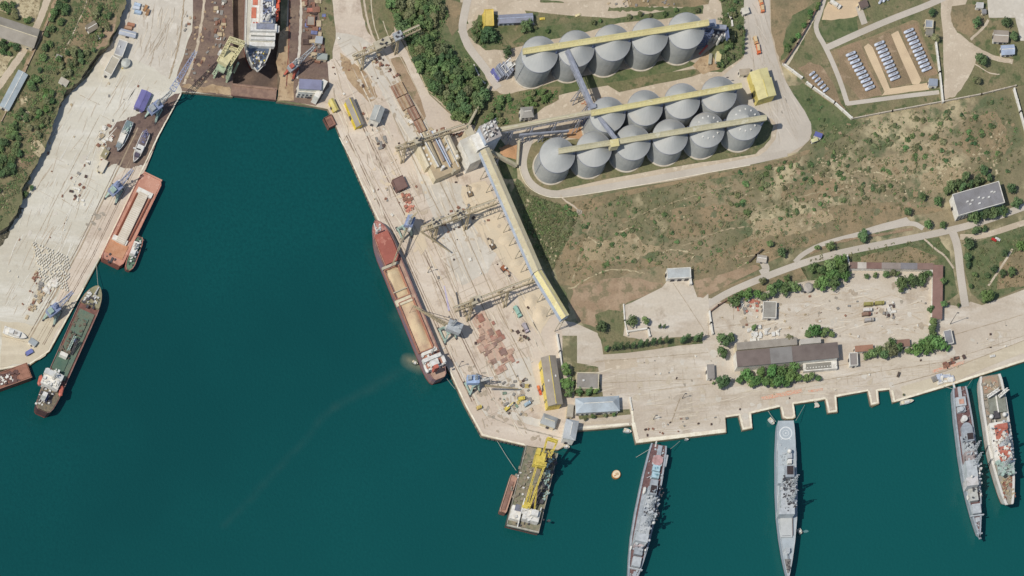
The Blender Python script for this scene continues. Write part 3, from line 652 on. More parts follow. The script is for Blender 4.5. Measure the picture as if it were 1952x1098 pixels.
streaks('tyre_mark_path', Q1, 200, -65, 10, 10, 70, .5, 1.6, m_dk1, .262, 201); streaks('tyre_mark_path', Q1, 90, -65, 25, 6, 30, .6, 2.2, m_dk2, .276, 202); streaks('tyre_mark_path', Q1, 130, -65, 8, 10, 80, .6, 2.6, m_lt, .248, 203); streaks('slab_joint_path', Q1, 60, 25, 3, 12, 50, .35, .6, m_dk2, .29, 204)
streaks('tyre_mark_path', A1, 120, 62, 12, 10, 80, .5, 2.0, m_lt2, .21, 205); streaks('tyre_mark_path', A1, 90, 62, 14, 8, 50, .5, 1.4, m_dk1, .222, 206); streaks('slab_joint_path', A1, 26, -28, 4, 10, 40, .3, .6, m_dk2, .234, 207); streaks('tyre_mark_path', A2, 40, 75, 20, 10, 50, .6, 1.6, m_dk2, .222, 208); streaks('tyre_mark_path', A2, 30, 75, 20, 10, 50, .6, 1.6, m_lt, .234, 209)
streaks('tyre_mark_path', N1, 90, 6, 10, 12, 80, .5, 1.6, M('apron_marks', C(192, 178, 154), C(198, 185, 162), s=.3), .17, 210); streaks('tyre_mark_path', N1, 60, 8, 12, 8, 50, .6, 2.2, M('apron_dust', C(212, 200, 179), C(206, 194, 171), s=.3), .184, 211); streaks('slab_joint_path', N1, 70, 4, 1, 14, 60, .3, .55, m_dk2, .198, 212); streaks('slab_joint_path', N1, 60, 96, 2, 8, 26, .3, .55, m_dk2, .212, 213); streaks('tyre_mark_path', N1, 20, 40, 60, 8, 26, .8, 2.8, M('apron_marks', C(192, 178, 154)), .226, 214)
streaks('tyre_mark_path', C1, 70, 5, 30, 8, 40, .5, 1.8, m_dk1, .17, 215); streaks('tyre_mark_path', C1, 40, 5, 40, 6, 22, .8, 3, m_dk1, .184, 216); streaks('tyre_mark_path', C1, 40, 5, 20, 8, 40, .6, 2, m_lt, .198, 217)
SL = [(1422, 0), (1460, 0), (1478, 115), (1540, 240), (1540, 264), (1480, 290), (1478, 236), (1440, 200), (1424, 130)]
streaks('tyre_mark_path', SL, 60, -75, 14, 10, 60, .5, 1.6, M('lot_marks', C(180, 168, 150), C(188, 176, 158), s=.3), .35, 218); streaks('tyre_mark_path', SL, 40, -70, 18, 10, 50, .6, 2, M('lot_dust', C(208, 199, 184), C(204, 192, 174), s=.3), .362, 219)
blotches(40, [(880, 700), (960, 700), (1060, 820), (1060, 845), (925, 822)], 2, 7, m_dk2, .30, seed=61); blotches(30, [(800, 400), (940, 385), (960, 440), (850, 500), (820, 470)], 1.5, 6, m_dk1, .30, seed=62)
blotches(34, [(700, 60), (760, 110), (800, 240), (740, 300), (690, 200)], 1.5, 6, m_dk2, .30, seed=63); blotches(30, C1, 2, 8, m_dk2, .24, seed=64); blotches(30, N1, 2, 8, M('apron_marks', C(192, 178, 154)), .24, seed=65)
# worn tan ground and pale tracks on the hillside
for k, poly in enumerate(([(1500, 350), (1560, 335), (1620, 350), (1600, 375), (1540, 385), (1490, 378)], [(1640, 300), (1720, 290), (1800, 260), (1830, 290), (1740, 330), (1660, 340)], [(1280, 400), (1380, 390), (1420, 410), (1360, 450), (1270, 450)], [(1110, 460), (1200, 440), (1260, 470), (1200, 500), (1120, 500)], [(1840, 230), (1900, 215), (1925, 280), (1880, 310), (1835, 290)], [(1440, 420), (1560, 400), (1600, 420), (1500, 450), (1430, 456)], [(1760, 330), (1830, 320), (1850, 345), (1790, 368), (1750, 360)])):
    ground('earth_ground', poly, .12, (m_scrub2, M('tan_earth', C(168, 150, 116), C(150, 136, 104), C(184, 168, 134), s=.06, s2=.12, var=.16, fs=.8, bump=.5))[k % 2 or k > 4], amp=9, depth=4, seed=300+k)
seams([[(1420, 410), (1480, 392), (1530, 372), (1600, 362), (1640, 352), (1700, 360)], [(1560, 330), (1600, 345), (1660, 318), (1720, 300), (1800, 250), (1860, 215)], [(1180, 430), (1240, 400), (1330, 372), (1400, 352)], [(1300, 470), (1370, 440), (1430, 430), (1520, 432)], [(1860, 300), (1900, 280), (1920, 230)], [(1130, 420), (1110, 470), (1090, 540)]], 2.0, .19, M('worn_track', C(170, 154, 122), C(150, 138, 106), s=.3, var=.15), 1.6, name='worn_path', seed=9)
# ================================================================ SILOS
m_silo = M('galvanised_wall', C(172, 174, 170), C(160, 163, 160), s=.08, var=.07, fs=.5, rough=.8, c4=C(150, 146, 134), s4=.12, w4=(.6, .75), rand=.05)
m_siloroof = M('galvanised_roof', C(178, 178, 172), C(168, 169, 164), C(190, 180, 164), s=.05, s2=.03, w3=(.52, .72), var=.06, fs=.4, rough=.85, rand=.05)
m_ringc = M('silo_footing', C(204, 194, 176), C(188, 176, 156), s=.3)
m_yel = M('yellow_sheeting', C(218, 206, 148), C(206, 192, 136), C(224, 214, 166), s=.1, s2=.2, var=.07, rough=.7)
m_yel2 = M('faded_yellow_sheeting', C(200, 192, 158), C(188, 180, 146), C(208, 202, 176), s=.1, s2=.2, var=.08, rough=.7)
m_tan = M('tan_sheeting', C(190, 180, 156), C(178, 168, 144), s=.2, var=.06)
m_blue = M('blue_steel', C(116, 128, 158), C(100, 112, 140), s=.3, var=.1, rough=.6)
m_bluegrey = M('blue_grey_steel', C(158, 162, 172), C(140, 144, 154), s=.3, var=.1, rough=.6)
m_dk = M('dark_steel', C(70, 68, 72), C(86, 82, 82), s=.5, var=.15)
silo_me = {}
m_white = M('white_paint', C(226, 224, 216), C(206, 202, 192), s=.4, var=.06, rough=.5)
def silo(cx, cy, r, hw, label, group, wedge=False):
    t = T('grain_silo', label, 'silo', cx, cy, 0, 0, group, h=hw)
    key = (r, hw)
    if key not in silo_me:
        n = 72; rm = r*S
        mb = MB()
        # corrugated wall, a slightly wavy cylinder with vertical stiffeners
        vs = []; fs = []; k = int(hw/1.2)
        for j in range(k*2+1):
            z = hw*j/(k*2); q = rm+(.04 if j % 2 else 0)
            for i in range(n): vs.append(((q+(.04 if i % 3 == 0 else 0))*math.cos(2*math.pi*i/n), (q+(.04 if i % 3 == 0 else 0))*math.sin(2*math.pi*i/n), z))
        for j in range(k*2):
            for i in range(n):
                a = (i+1) % n; fs.append((j*n+i, j*n+a, (j+1)*n+a, (j+1)*n+i))
        mb.add(vs, fs)
        wall = mb.mesh('wall', m_silo)
        ro = MB(); rr = rm+.45; hc = 9.5
        vs = [((rr)*math.cos(2*math.pi*i/n), (rr)*math.sin(2*math.pi*i/n), hw-.15) for i in range(n)]
        prof = [(1.0, 0), (.8, .22), (.55, .5), (.3, .78), (.08, 1)]
        for f, zf in prof:
            for i in range(n):
                e = .035 if i % 3 == 0 else 0
                vs.append((rr*f*math.cos(2*math.pi*i/n), rr*f*math.sin(2*math.pi*i/n), hw+.1+hc*zf+e))
        fs = []
        for j in range(5):
            for i in range(n):
                a = (i+1) % n; fs.append((j*n+i, j*n+a, (j+1)*n+a, (j+1)*n+i))
        fs.append(tuple(range(5*n, 6*n)))
        ro.add(vs, fs)
        for i in range(8): # radial seams
            a = 2*math.pi*(i+.5)/8
            ro.bar((rr*.98*math.cos(a), rr*.98*math.sin(a), hw+.3), (rr*.1*math.cos(a), rr*.1*math.sin(a), hw+hc+.1), .10)
        roof = ro.mesh('roof', m_siloroof)
        ring = MB().ring(0, 0, rm-.2, rm+1.1, 0, .7, 48).mesh('base_ring', m_ringc)
        rail = MB().ring(0, 0, rm+.46, rm+.62, hw-.2, hw+.35, 48).mesh('eave', m_bluegrey)
        vent = MB().box(0, 0, 1.7, 1.1, -.3, .7)
        silo_me[key] = (wall, roof, ring, rail, vent.mesh('roof_vent', m_white))
    for nm_, me in zip(('wall', 'roof', 'base_ring', 'eave', 'roof_vent'), silo_me[key]):
        if nm_ == 'roof_vent':
            for i in range(12 if wedge else 0):
                b_ = 2*math.pi*i/12; v = r*S*.62; o = bpy.data.objects.new(nm_, me); COL.objects.link(o); o.parent = t.e; o.location = (v*math.cos(b_), v*math.sin(b_), hw+9.5*.42); o.rotation_euler = (0, 0, b_)
            continue
        o = bpy.data.objects.new(nm_, me); COL.objects.link(o); o.parent = t.e
    # outside ladder with its cage
    a = R(160+(cx % 7)*9); q = r*S+.5
    MB().bar((q*math.cos(a), q*math.sin(a), .3), (q*math.cos(a), q*math.sin(a), hw+.6), .22).link('ladder', m_bluegrey, t.e)
    return t
HA, HB, HM = 25.0, 18.5, 22.0
where = ['westernmost', 'second from the west', 'third from the west', 'fourth from the west', 'fifth from the west', 'easternmost']
topc = [(1028, 104), (1098, 93), (1167, 82), (1238, 70), (1307.5, 59)]
midc = [(1158, 219), (1229, 206), (1300, 193), (1370, 180)]
botc = [(1062, 296), (1132, 285), (1206, 272), (1277, 261), (1347, 248), (1418, 234)]
for i, c in enumerate(topc): silo(*c, 33.5, HA, 'tall grey grain silo, %s of the five in the northern row' % (where[i] if i < 4 else 'easternmost'), 'silos of the northern row')
for i, c in enumerate(midc): silo(*c, 32.5, HM, 'grey steel grain silo, %s of the four in the middle row' % (where[i] if i < 3 else 'easternmost'), 'silos of the middle row')
for i, c in enumerate(botc): silo(*c, 32.5, HB, ('vented ' if i >= 4 else '')+'grey grain silo, %s of the six in the southern row' % where[i], 'silos of the southern row', wedge=i >= 4)
# galleries over the silo rows
def gallery(label, a, b, h, wd, roofm, wallm, spans, hh=3.2, legs=True):
    mx_, my = (a[0]+b[0])/2, (a[1]+b[1])/2
    ang = math.degrees(math.atan2(-(b[1]-a[1]), b[0]-a[0])); L = math.hypot(b[0]-a[0], b[1]-a[1])
    t = T('conveyor_gallery', label, 'conveyor gallery', mx_, my, ang, 0, h=h)
    q = t.loc(mx_, my, h)
    t.add(MB().box(q.x, q.y, L*S-.4, wd*S-.5, h-hh, h-.6), 'wall', wallm)
    rb = MB().gable(q.x, q.y, L*S, wd*S+.3, h-.6, h+.9)
    for i in range(int(L/9)): rb.box(q.x-L*S/2+i*9*S+2, q.y, .25, wd*S*.5, h+.2, h+.75)
    t.add(rb, 'roof', roofm)
    for (px, py, z1, wr) in spans:
        s_ = t.loc(px, py, h-hh)
        sb = MB()
        for sy_ in (-1, 1):
            for e in (-1, 1): sb.bar((s_.x+e*1.6, s_.y+sy_*wr*2.2, z1), (s_.x, s_.y+sy_*wd*S*.4, h-hh), .5)
            sb.bar((s_.x-1.6, s_.y+sy_*wr*2.2, z1+1), (s_.x+1.0, s_.y+sy_*wd*S*.4, h-hh-2), .3)
        sb.bar((s_.x-1.6, s_.y-wr*2.2, z1), (s_.x+1.6, s_.y+wr*2.2, z1), .3)
        t.add(sb, 'support_frame', m_blue)
    return t
def between(cs, fr=.5): return [((cs[i][0]+cs[i+1][0])/2, (cs[i][1]+cs[i+1][1])/2-9) for i in range(len(cs)-1)]
gallery('bright yellow roofed conveyor gallery running over the northern silo row', (998, 97), (1351, 42), HA+8.5+2.6, 11, m_yel, m_yel2, [(x, y, 0, 1.0) for x, y in between(topc)]+[(1340, 44, 0, 1.2)])
gallery('yellow roofed conveyor gallery running over the middle silo row', (1128, 215), (1414, 162), HM+8.5+2.6, 10, m_yel, m_yel2, [(x, y, 0, 1.0) for x, y in between(midc)]+[(1405, 164, 0, 1.2)])
gallery('long faded yellow conveyor gallery running over the southern silo row', (1066, 287), (1461, 223), HB+8.5+2.4, 10, m_yel2, m_tan, [(x, y, 0, 1.0) for x, y in between(botc)]+[(1455, 226, 0, 1.2)])
# link conveyors on trestles
def bridge(label, a, b, ha, hb, wd, mat, legs=(), legm=None, hh=2.6, name='belt_conveyor', girder=False):
    mx_, my = (a[0]+b[0])/2, (a[1]+b[1])/2
    t = T(name, label, 'conveyor', mx_, my, 0, 0, h=0)
    A, B = t.loc(a[0], a[1], ha), t.loc(b[0], b[1], hb)
    t.add(MB().bar(A, B, wd*S, hh), 'casing', mat)
    d = (B-A).normalized(); u = Vector((-d.y, d.x, 0)).normalized()
    t.add(MB().bar(A+Vector((0, 0, hh/2+.15)), B+Vector((0, 0, hh/2+.15)), wd*S*.35, .5), 'roof_ridge', m_yel2 if mat is not m_bluegrey else m_bluegrey)
    if girder: t.add(MB().truss(A-Vector((0, 0, hh/2+1)), B-Vector((0, 0, hh/2+1)), wd*S, 2, max(3, int((B-A).length/5)), .35), 'girder', m_bluegrey)
    for f in legs:
        p = A.lerp(B, f); z = p.z-hh/2
        lb = MB()
        for e in (-1, 1):
            for g in (-1, 1): lb.bar((p.x+u.x*e*wd*S*.9+d.x*g*1.8, p.y+u.y*e*wd*S*.9+d.y*g*1.8, 0), (p.x+u.x*e*wd*S*.4, p.y+u.y*e*wd*S*.4, z), .5)
        for q in (.3, .6):
            w_ = wd*S*(.9-.5*q)
            lb.bar((p.x+u.x*w_, p.y+u.y*w_, z*q), (p.x-u.x*w_, p.y-u.y*w_, z*q), .35)
        t.add(lb, 'trestle', legm or m_bluegrey)
    return t
bridge('wide grey elevated belt conveyor from the transfer tower to the silo junction', (952, 248), (1136, 213), 22, 24, 8, m_tan, (.15, .36, .6, .85), girder=True)
bridge('thin blue-grey pipe conveyor running below the wide belt conveyor', (990, 258), (1084, 250), 12, 12, 3, m_bluegrey, (.1, .5, .9))
bridge('steep blue-grey conveyor crossing down from the northern gallery to the junction', (1081, 96), (1130, 205), 30, 22, 7, m_bluegrey, (.62, .9), girder=True)
bridge('short pale blue conveyor from the junction to the southern gallery', (1138, 219), (1174, 266), 25, 29, 6, m_bluegrey, ())
bridge('narrow grey conveyor climbing from the loading block past the wood to the silo road', (889, 246), (932, 164), 9, 3, 4.5, m_tan, (.3, .6))
bridge('short pale closed conveyor going from the shed to the ring road', (934, 289), (984, 316), 14, 3, 6, m_tan, (.35,))
bridge('low pale duct running north to south beside the ring road', (989, 268), (986, 315), 5, 3, 4, m_tan, ())
jt = T('junction_tower', 'blue steel junction tower where three silo conveyors meet', 'tower', 1132, 208, 18, 0, h=24)
q = jt.loc(1132, 208, 24); jb = MB()
jb.truss((q.x, q.y, 0), (q.x, q.y, 24), 6, 6, 8, .4); jt.add(jb, 'frame', m_blue)
jt.box('platform', 1132, 210, 20, 14, 23, 23.6, m_bluegrey); jt.box('cabin', 1131, 202, 11, 8, 23.6, 27, m_bluegrey); jt.box('hopper', 1139, 196, 8, 7, 14, 18, m_dk)
jt.bar('brace', (1118, 232, 10), (1134, 214, 24), .8, m_blue); jt.bar('brace', (1112, 236, 4), (1130, 214, 24), .8, m_blue)
nb = T('gallery_junction_box', 'yellow box where the short conveyor meets the southern gallery', 'cabin', 1173, 271, 9, 0, h=29)
nb.box('body', 1172, 272, 15, 13, 24, 31, m_yel2); nb.box('roof', 1172, 272, 16, 14, 31.05, 31.5, m_yel); nb.bar('support', (1172, 280, 0), (1172, 274, 24), 1.4, m_blue)
# elevator head with small tanks, east end of the northern row
eh = T('elevator_head', 'blue steel elevator frame with a grey roof east of the northern silos', 'tower', 1362, 60, 8, 0, h=20)
q = eh.loc(1352, 62, 20); eh.add(MB().truss((q.x-2, q.y, 0), (q.x-2, q.y, 26), 7, 5, 8, .45), 'frame', m_blue)
eh.box('roof', 1368, 50, 34, 8, 17, 19, m_bluegrey, rot=-14); eh.box('roof', 1356, 44, 18, 14, 24, 25, m_bluegrey); eh.box('deck', 1366, 60, 40, 18, 10, 10.6, m_dk)
eh.box('side_frame', 1388, 62, 3, 20, 10.6, 16, m_blue)
for i, (x, y) in enumerate([(1361, 65), (1367, 69), (1373, 72), (1377, 66), (1383, 65), (1370, 62)]):
    t = T('hopper_tank', 'small white hopper tank in the cluster below the blue elevator frame', 'tank', x, y, 0, 0, 'white hopper tanks at the elevator', h=11)
    t.cyl('shell', x, y, 3.0, 0, 10, m_white, n=12); t.cyl('lid', x, y-1, 3.0, 10.05, 12, m_white, r2=.8, n=12)
rc = T('loading_chute', 'red inclined loading chute beside the dark shaded silo foot', 'chute', 1340, 95, 0, 0, h=3)
rc.bar('duct', (1333, 103, 2), (1349, 86, 8), 1.3, P(176, 84, 78)); rc.bar('leg', (1349, 90, 0), (1349, 86, 8), .5, m_blue)
df = T('dust_filter', 'ribbed blue and white dust filter station at the west end of the northern silos', 'filter station', 960, 132, 35, 0, h=6)
q = df.loc(962, 132, 6); fb = MB()
for i in range(7): fb.box(q.x-6.5+i*2.1, q.y+math.sin(i)*.6, 1.0, 13-abs(i-3)*1.6, 0, 7+math.sin(i*1.7)*1.5)
df.add(fb, 'rib', m_bluegrey); df.box('end_panel', 946, 140, 4, 24, 0, 5, P(112, 116, 176)); df.truss('frame', (944, 150, .5), (978, 116, 9), 6, 3, 6, .4, m_white)
df.box('fan', 972, 122, 8, 8, 6, 10, m_white); df.truss('frame', (960, 148, .5), (984, 126, 6), 3, 2, 5, .35, P(150, 120, 100))
# ================================================================ BUILDINGS
m_wwall = M('white_wall', C(232, 228, 216), C(214, 208, 194), s=.3, var=.06)
m_cream = M('cream_wall', C(222, 210, 180), C(202, 190, 160), s=.3, var=.07)
def building(name, label, cx, cy, L, Wd, ang, h, roofm, wallm, kind='flat', z0=0, rise=2.5, group=None, cat='building', vents=0, doors=1, hip=0, wins=0, seed=1):
    t = T(name, label, cat, cx, cy, ang, z0, group, h=z0+h)
    zt = z0+h; q = t.loc(cx, cy, zt); l, w = L*S, Wd*S
    wall = t.add(MB().box(q.x, q.y, l-.5, w-.5, 0, h), 'wall', wallm)
    if kind == 'flat':
        t.add(MB().box(q.x, q.y, l-.1, w-.1, h+.004, h+.30), 'roof', roofm)
        pb = MB()
        if min(l, w) > 6:
            for e in (-1, 1):
                pb.box(q.x, q.y+e*(w/2-.1), l+.3, .45, h-.1, h+.75); pb.box(q.x+e*(l/2-.1), q.y, .45, w-.32, h-.1, h+.75)
            t.add(pb, 'parapet', wallm)
    else:
        t.add(MB().gable(q.x, q.y, l+.8, w+.8, h+.004, h+rise, hip*S), 'roof', roofm)
        t.add(MB().bar((q.x-l/2+hip*S, q.y, h+rise+.05), (q.x+l/2-hip*S, q.y, h+rise+.05), .5, .2), 'ridge', wallm)
    rr = random.Random(int(cx*3+cy)+seed)
    for i in range(vents):
        x = q.x+rr.uniform(-.4, .4)*l; y = q.y+rr.uniform(-.3, .3)*w
        t.add(MB().box(x, y, 1.6, 1.1, h+.3, h+1.4), 'roof_vent', m_white)
    for i in range(doors):
        t.add(MB().box(q.x+(i-(doors-1)/2)*l*.3+l*.06, q.y-w/2+.1, min(3, l*.2), .4, .02, min(3, h*.6)), 'door', m_dk)
        t.add(MB().box(q.x-l/2+.1, q.y+w*.06, .4, min(2.4, w*.3), .02, min(3, h*.6)), 'door', m_dk)
    for i in range(wins):
        x = q.x-l/2+l*(i+.5)/wins
        for k in range(max(1, int(h/3.3))):
            wz = 1.2+k*3.1
            if wz+1.6 > h: break
            t.add(MB().box(x, q.y-w/2+.12, 1.5, .4, wz, wz+1.5), 'window', M('window_glass', C(60, 70, 80), rough=.2))
    return t
rg = lambda r, g, b, n='': M('roofing_%d_%d_%d' % (r, g, b), C(r, g, b), C(int(r*.88), int(g*.87), int(b*.86)), s=.12, w1=(.4, .7), var=.08, fs=1.5, rough=.8)
# -- west hill
building('long_house', 'long house with a two-tone grey tiled roof at the upper left edge', 14, 56, 116, 36, -18, 6, rg(160, 152, 138), m_cream, 'gable', HT, 2.6, wins=6)
building('long_shed', 'long pale blue-grey metal shed beside the hill road at the left edge', 26, 172, 76, 19, 62, 4, rg(168, 178, 180), m_wwall, 'gable', HT, .8, wins=4)
building('hillside_hut', 'grey-roofed hut with a white front near the top of the west hill', 175, 51, 19, 15, 30, 3.2, rg(136, 126, 108), m_wwall, 'gable', HT, 1.2)
building('hillside_hut', 'pale concrete hut between trees low on the west hill slope', 122, 155, 18, 11, -30, 2.6, rg(186, 178, 160), m_wwall, 'flat', HT)
building('hillside_hut', 'small ruined stone hut on the west hill under the pale hut', 49, 222, 15, 14, 40, 2.4, rg(156, 144, 120), m_cream, 'flat', HT)
building('hillside_hut', 'tiny white shed below the grey-roofed hut', 188, 71, 8, 4, -30, 2.2, rg(220, 216, 204), m_wwall, 'flat', HT, doors=0)
building('hillside_hut', 'round-cornered grey shack above the pale concrete hut', 112, 109, 12, 9, -20, 2.2, rg(166, 162, 150), m_cream, 'flat', HT, doors=0)
# -- west apron
building('flat_office', 'grey flat-roofed office block at the cliff foot', 230, 92, 30, 17, 70, 8, rg(182, 182, 180), m_wwall, vents=1, wins=4)
building('warehouse', 'tan-roofed warehouse with a white gable end below the grey office block', 213, 125, 34, 16, 62, 7, rg(188, 180, 160), m_wwall, wins=3)
building('low_shed', 'low pale blue shed crossing the apron above the office block', 243, 63, 31, 10, -14, 3.4, rg(184, 190, 200), m_wwall, 'gable', rise=.8)
building('canopy_shed', 'bright violet-blue roofed shed on the west quay', 272, 191, 35, 19, 66, 4.5, rg(116, 113, 164), P(112, 108, 156), 'gable', rise=1.2)
building('site_hut', 'cream site hut with a long flat roof beside the slipway', 196, 316, 24, 12, 62, 3, rg(218, 208, 186), m_cream)
building('site_hut', 'small grey site hut near the white yacht', 63, 652, 16, 11, -35, 2.8, rg(162, 168, 168), m_wwall)
building('site_hut', 'small tarpaulin-blue hut below the grey site hut', 56, 671, 14, 8, 30, 2.4, rg(116, 124, 176), P(110, 116, 160))
building('site_hut', 'olive hut with pipes left of the beached patrol boats', 200, 293, 16, 12, 62, 2.8, rg(160, 150, 116), m_cream, vents=1)
for i, (x, y, l, a, c_) in enumerate([(262, 8, 12, -12, (190, 206, 222)), (260, 14, 13, -12, (206, 212, 218)), (263, 22, 13, -12, (176, 196, 214)), (278, 14, 10, 60, (176, 134, 92)), (282, 22, 10, 70, (168, 132, 96)), (250, 46, 14, -12, (178, 128, 100)), (245, 52, 14, -12, (186, 150, 120))]):
    t = T('shipping_container', ['pale blue container, northernmost of the stack on the apron', 'whitish container second in the stack on the apron', 'blue container third in the stack on the apron', 'ochre container set crosswise beside the blue stack', 'brown container set crosswise, south of the ochre one', 'rusty container north of the pale blue shed', 'faded red container touching the pale blue shed'][i], 'container', x, y, a, 0, h=2.6)
    t.box('body', x, y, l, 5.5, 0, 2.6, P(*c_)); t.box('door', x-l/2+.2, y, .6, 5, .1, 2.5, P(150, 150, 150), top=False)
    q = t.loc(x, y, 2.6); rb = MB()
    for k in range(7): rb.box(q.x-l*S/2+(k+.5)*l*S/7, q.y, .12, 2.2, 2.6, 2.68)
    t.add(rb, 'roof_rib', P(*c_))
wt = T('water_tank', 'round pale water tank beside the warehouse on the west apron', 'tank', 240, 119, 0, 0, h=4); wt.cyl('shell', 240, 119, 8.5, 0, 4, P(196, 196, 184), n=24); wt.cyl('lid', 240, 118, 8.5, 4.02, 5, P(190, 192, 182), r2=1, n=24); wt.box('pump', 236, 128, 7, 4, 0, 1.5, P(206, 186, 110))
# -- centre quay
t = building('dock_office', 'white dock office with a violet-blue raised roof beside the dry dock', 592, 168, 46, 18, -3, 9, rg(206, 200, 180), m_wwall, wins=6)
q = t.loc(592, 160, 14); t.add(MB().box(q.x, q.y, 17, 7.4, 9.3, 13), 'upper_storey', m_wwall); t.add(MB().box(q.x, q.y, 18, 8, 13.005, 13.5), 'upper_roof', rg(138, 139, 162))
q = t.loc(611, 168, 9); t.add(MB().box(q.x, q.y-1, 4.4, 15, 0, 10.5, R(-25)), 'side_wing', m_wwall)
building('yellow_kiosk', 'small yellow kiosk on the quay next to the yellow-walled shed', 636, 200, 23, 9, -64, 4, rg(206, 192, 124), P(214, 196, 96), 'gable', rise=1)
building('gable_shed', 'long grey-roofed shed with a bright yellow side wall on the quay', 676, 214, 54, 15, -67, 6, rg(158, 150, 138), P(230, 206, 70), 'gable', rise=1.6)
building('gable_shed', 'white-walled shed with a pale grey gable roof near the quay', 719, 217, 28, 19, 70, 9, rg(176, 178, 172), m_wwall, 'gable', rise=2.2)
building('long_warehouse', 'long grey-brown warehouse with a yellow quay-side wall', 1052, 726, 92, 27, -81.5, 9, rg(158, 148, 132), P(232, 210, 110), 'gable', rise=2.2, vents=2, wins=3)
building('flat_store', 'square flat-roofed grey store beside the bushes', 1120, 726, 42, 30, -2, 5, rg(154, 148, 138), m_cream, vents=1)
building('villa', 'pale blue hip-roofed building with white walls by the sea wall', 1139, 771, 82, 27, 3, 6, rg(184, 194, 198), m_wwall, 'gable', rise=3.2, hip=14, wins=9)
building('net_store', 'small grey gable store by the corner of the quay', 1047, 802, 28, 19, -20, 5, rg(170, 172, 168), m_cream, 'gable', rise=1.6, hip=4)
building('pump_house', 'tall pale grey pump house standing on the water edge', 1088, 819, 36, 23, 79, 9, rg(180, 184, 184), m_wwall, 'gable', rise=1.6, hip=6)
building('flat_annex', 'narrow pale annex between the warehouse and the villa', 1087, 783, 24, 12, 84, 4, rg(178, 170, 152), m_cream)
# -- silo yard
building('flat_office', 'bright yellow roofed building north-west of the silos', 932, 34, 31, 17, 92, 7, rg(220, 194, 104), P(226, 200, 100), wins=3)
building('long_shed', 'long violet-grey roofed shed by the north road', 983, 35, 64, 15, 3, 5, rg(150, 153, 166), P(176, 184, 200), 'gable', rise=1.2, wins=7)
building('cottage', 'white cottage with a grey hip roof between the trees and the belt conveyor', 1005, 214, 23, 19, 5, 7, rg(160, 156, 146), m_wwall, 'gable', rise=2, hip=5, wins=3)
building('gate_house', 'white gate house beside the truck road at the top', 1421, 20, 13, 13, 20, 4, rg(220, 214, 196), m_wwall, doors=1)
building('guard_hut', 'narrow white hut with an ochre roof near the hedge', 1370, 108, 20, 10, 84, 4, rg(214, 202, 150), m_wwall)
building('guard_hut', 'low grey hut beside the narrow white hut', 1354, 112, 20, 6, 84, 2.4, rg(176, 176, 160), m_cream)
building('small_store', 'small tan store with a white end behind the yellow receiving hall', 1420, 137, 21, 12, 5, 4, rg(178, 164, 142), m_wwall)
t = building('receiving_hall', 'big pale yellow receiving hall for trucks at the east end of the silos', 1458, 169, 34, 34, -74, 11, rg(218, 208, 150), P(224, 208, 120), 'gable', rise=1.4, doors=2)
q = t.loc(1449, 145, 9); t.add(MB().box(q.x, q.y, 10, 14.2, 0, 9), 'north_bay', P(224, 208, 120)); t.add(MB().gable(q.x, q.y, 10.4, 14.8, 9.005, 10.3), 'north_roof', rg(218, 208, 150))
t = building('weigh_hut', 'blue-roofed weigh hut at the edge of the big truck lot', 1560, 257, 15, 9, -20, 3.4, rg(100, 104, 160), m_wwall)
t = building('weigh_hut', 'cream weigh hut in front of the blue-roofed hut', 1553, 267, 13, 7, 20, 2.6, rg(216, 212, 160), m_wwall)
# -- depot
building('switch_house', 'grey flat switch house at the depot fence, north one', 1771, 46, 15, 15, -3, 4, rg(166, 172, 178), m_cream)
building('switch_house', 'darker grey annex below the north switch house', 1772, 61, 14, 12, -3, 3, rg(138, 134, 122), m_cream)
building('switch_house', 'blue-grey pump house in the depot corner', 1779, 157, 17, 14, -3, 4, rg(148, 156, 166), m_wwall)
building('dark_shed', 'dark roofed shed at the top of the depot road', 1646, 8, 17, 14, 20, 3.5, rg(112, 96, 88), m_cream)
building('farm_house', 'stone-roofed house between two trees at the upper right', 1908, 69, 27, 21, -3, 4.5, rg(168, 156, 140), m_wwall, 'gable', rise=1.4, wins=3)
building('farm_house', 'pale blue-roofed white house below the stone-roofed one', 1921, 95, 24, 17, 4, 4.5, rg(176, 188, 206), m_wwall, 'gable', rise=1.4, wins=3)
building('small_store', 'small white store at the top edge near the grey yard', 1868, 10, 14, 11, -3, 4, rg(206, 204, 198), m_wwall)
building('small_store', 'tiny grey store under the white one at the top edge', 1876, 22, 9, 9, 4, 3, rg(150, 150, 150), m_cream)
# -- barracks
t = building('barracks', 'large flat dark-roofed barracks with white walls in the scrubland', 1865, 379, 92, 42, 16, 9, rg(140, 138, 138), m_wwall, vents=9, wins=14, doors=2)
building('bunker', 'pale flat-roofed bunker hall with white flanks dug into the slope', 1294, 521, 45, 19, 3, 5, rg(190, 194, 190), m_wwall, doors=3)
building('bunker', 'small domed concrete bunker entrance beside the upper road', 1452, 493, 17, 12, -8, 3, rg(190, 180, 164), m_wwall, 'gable', rise=1)
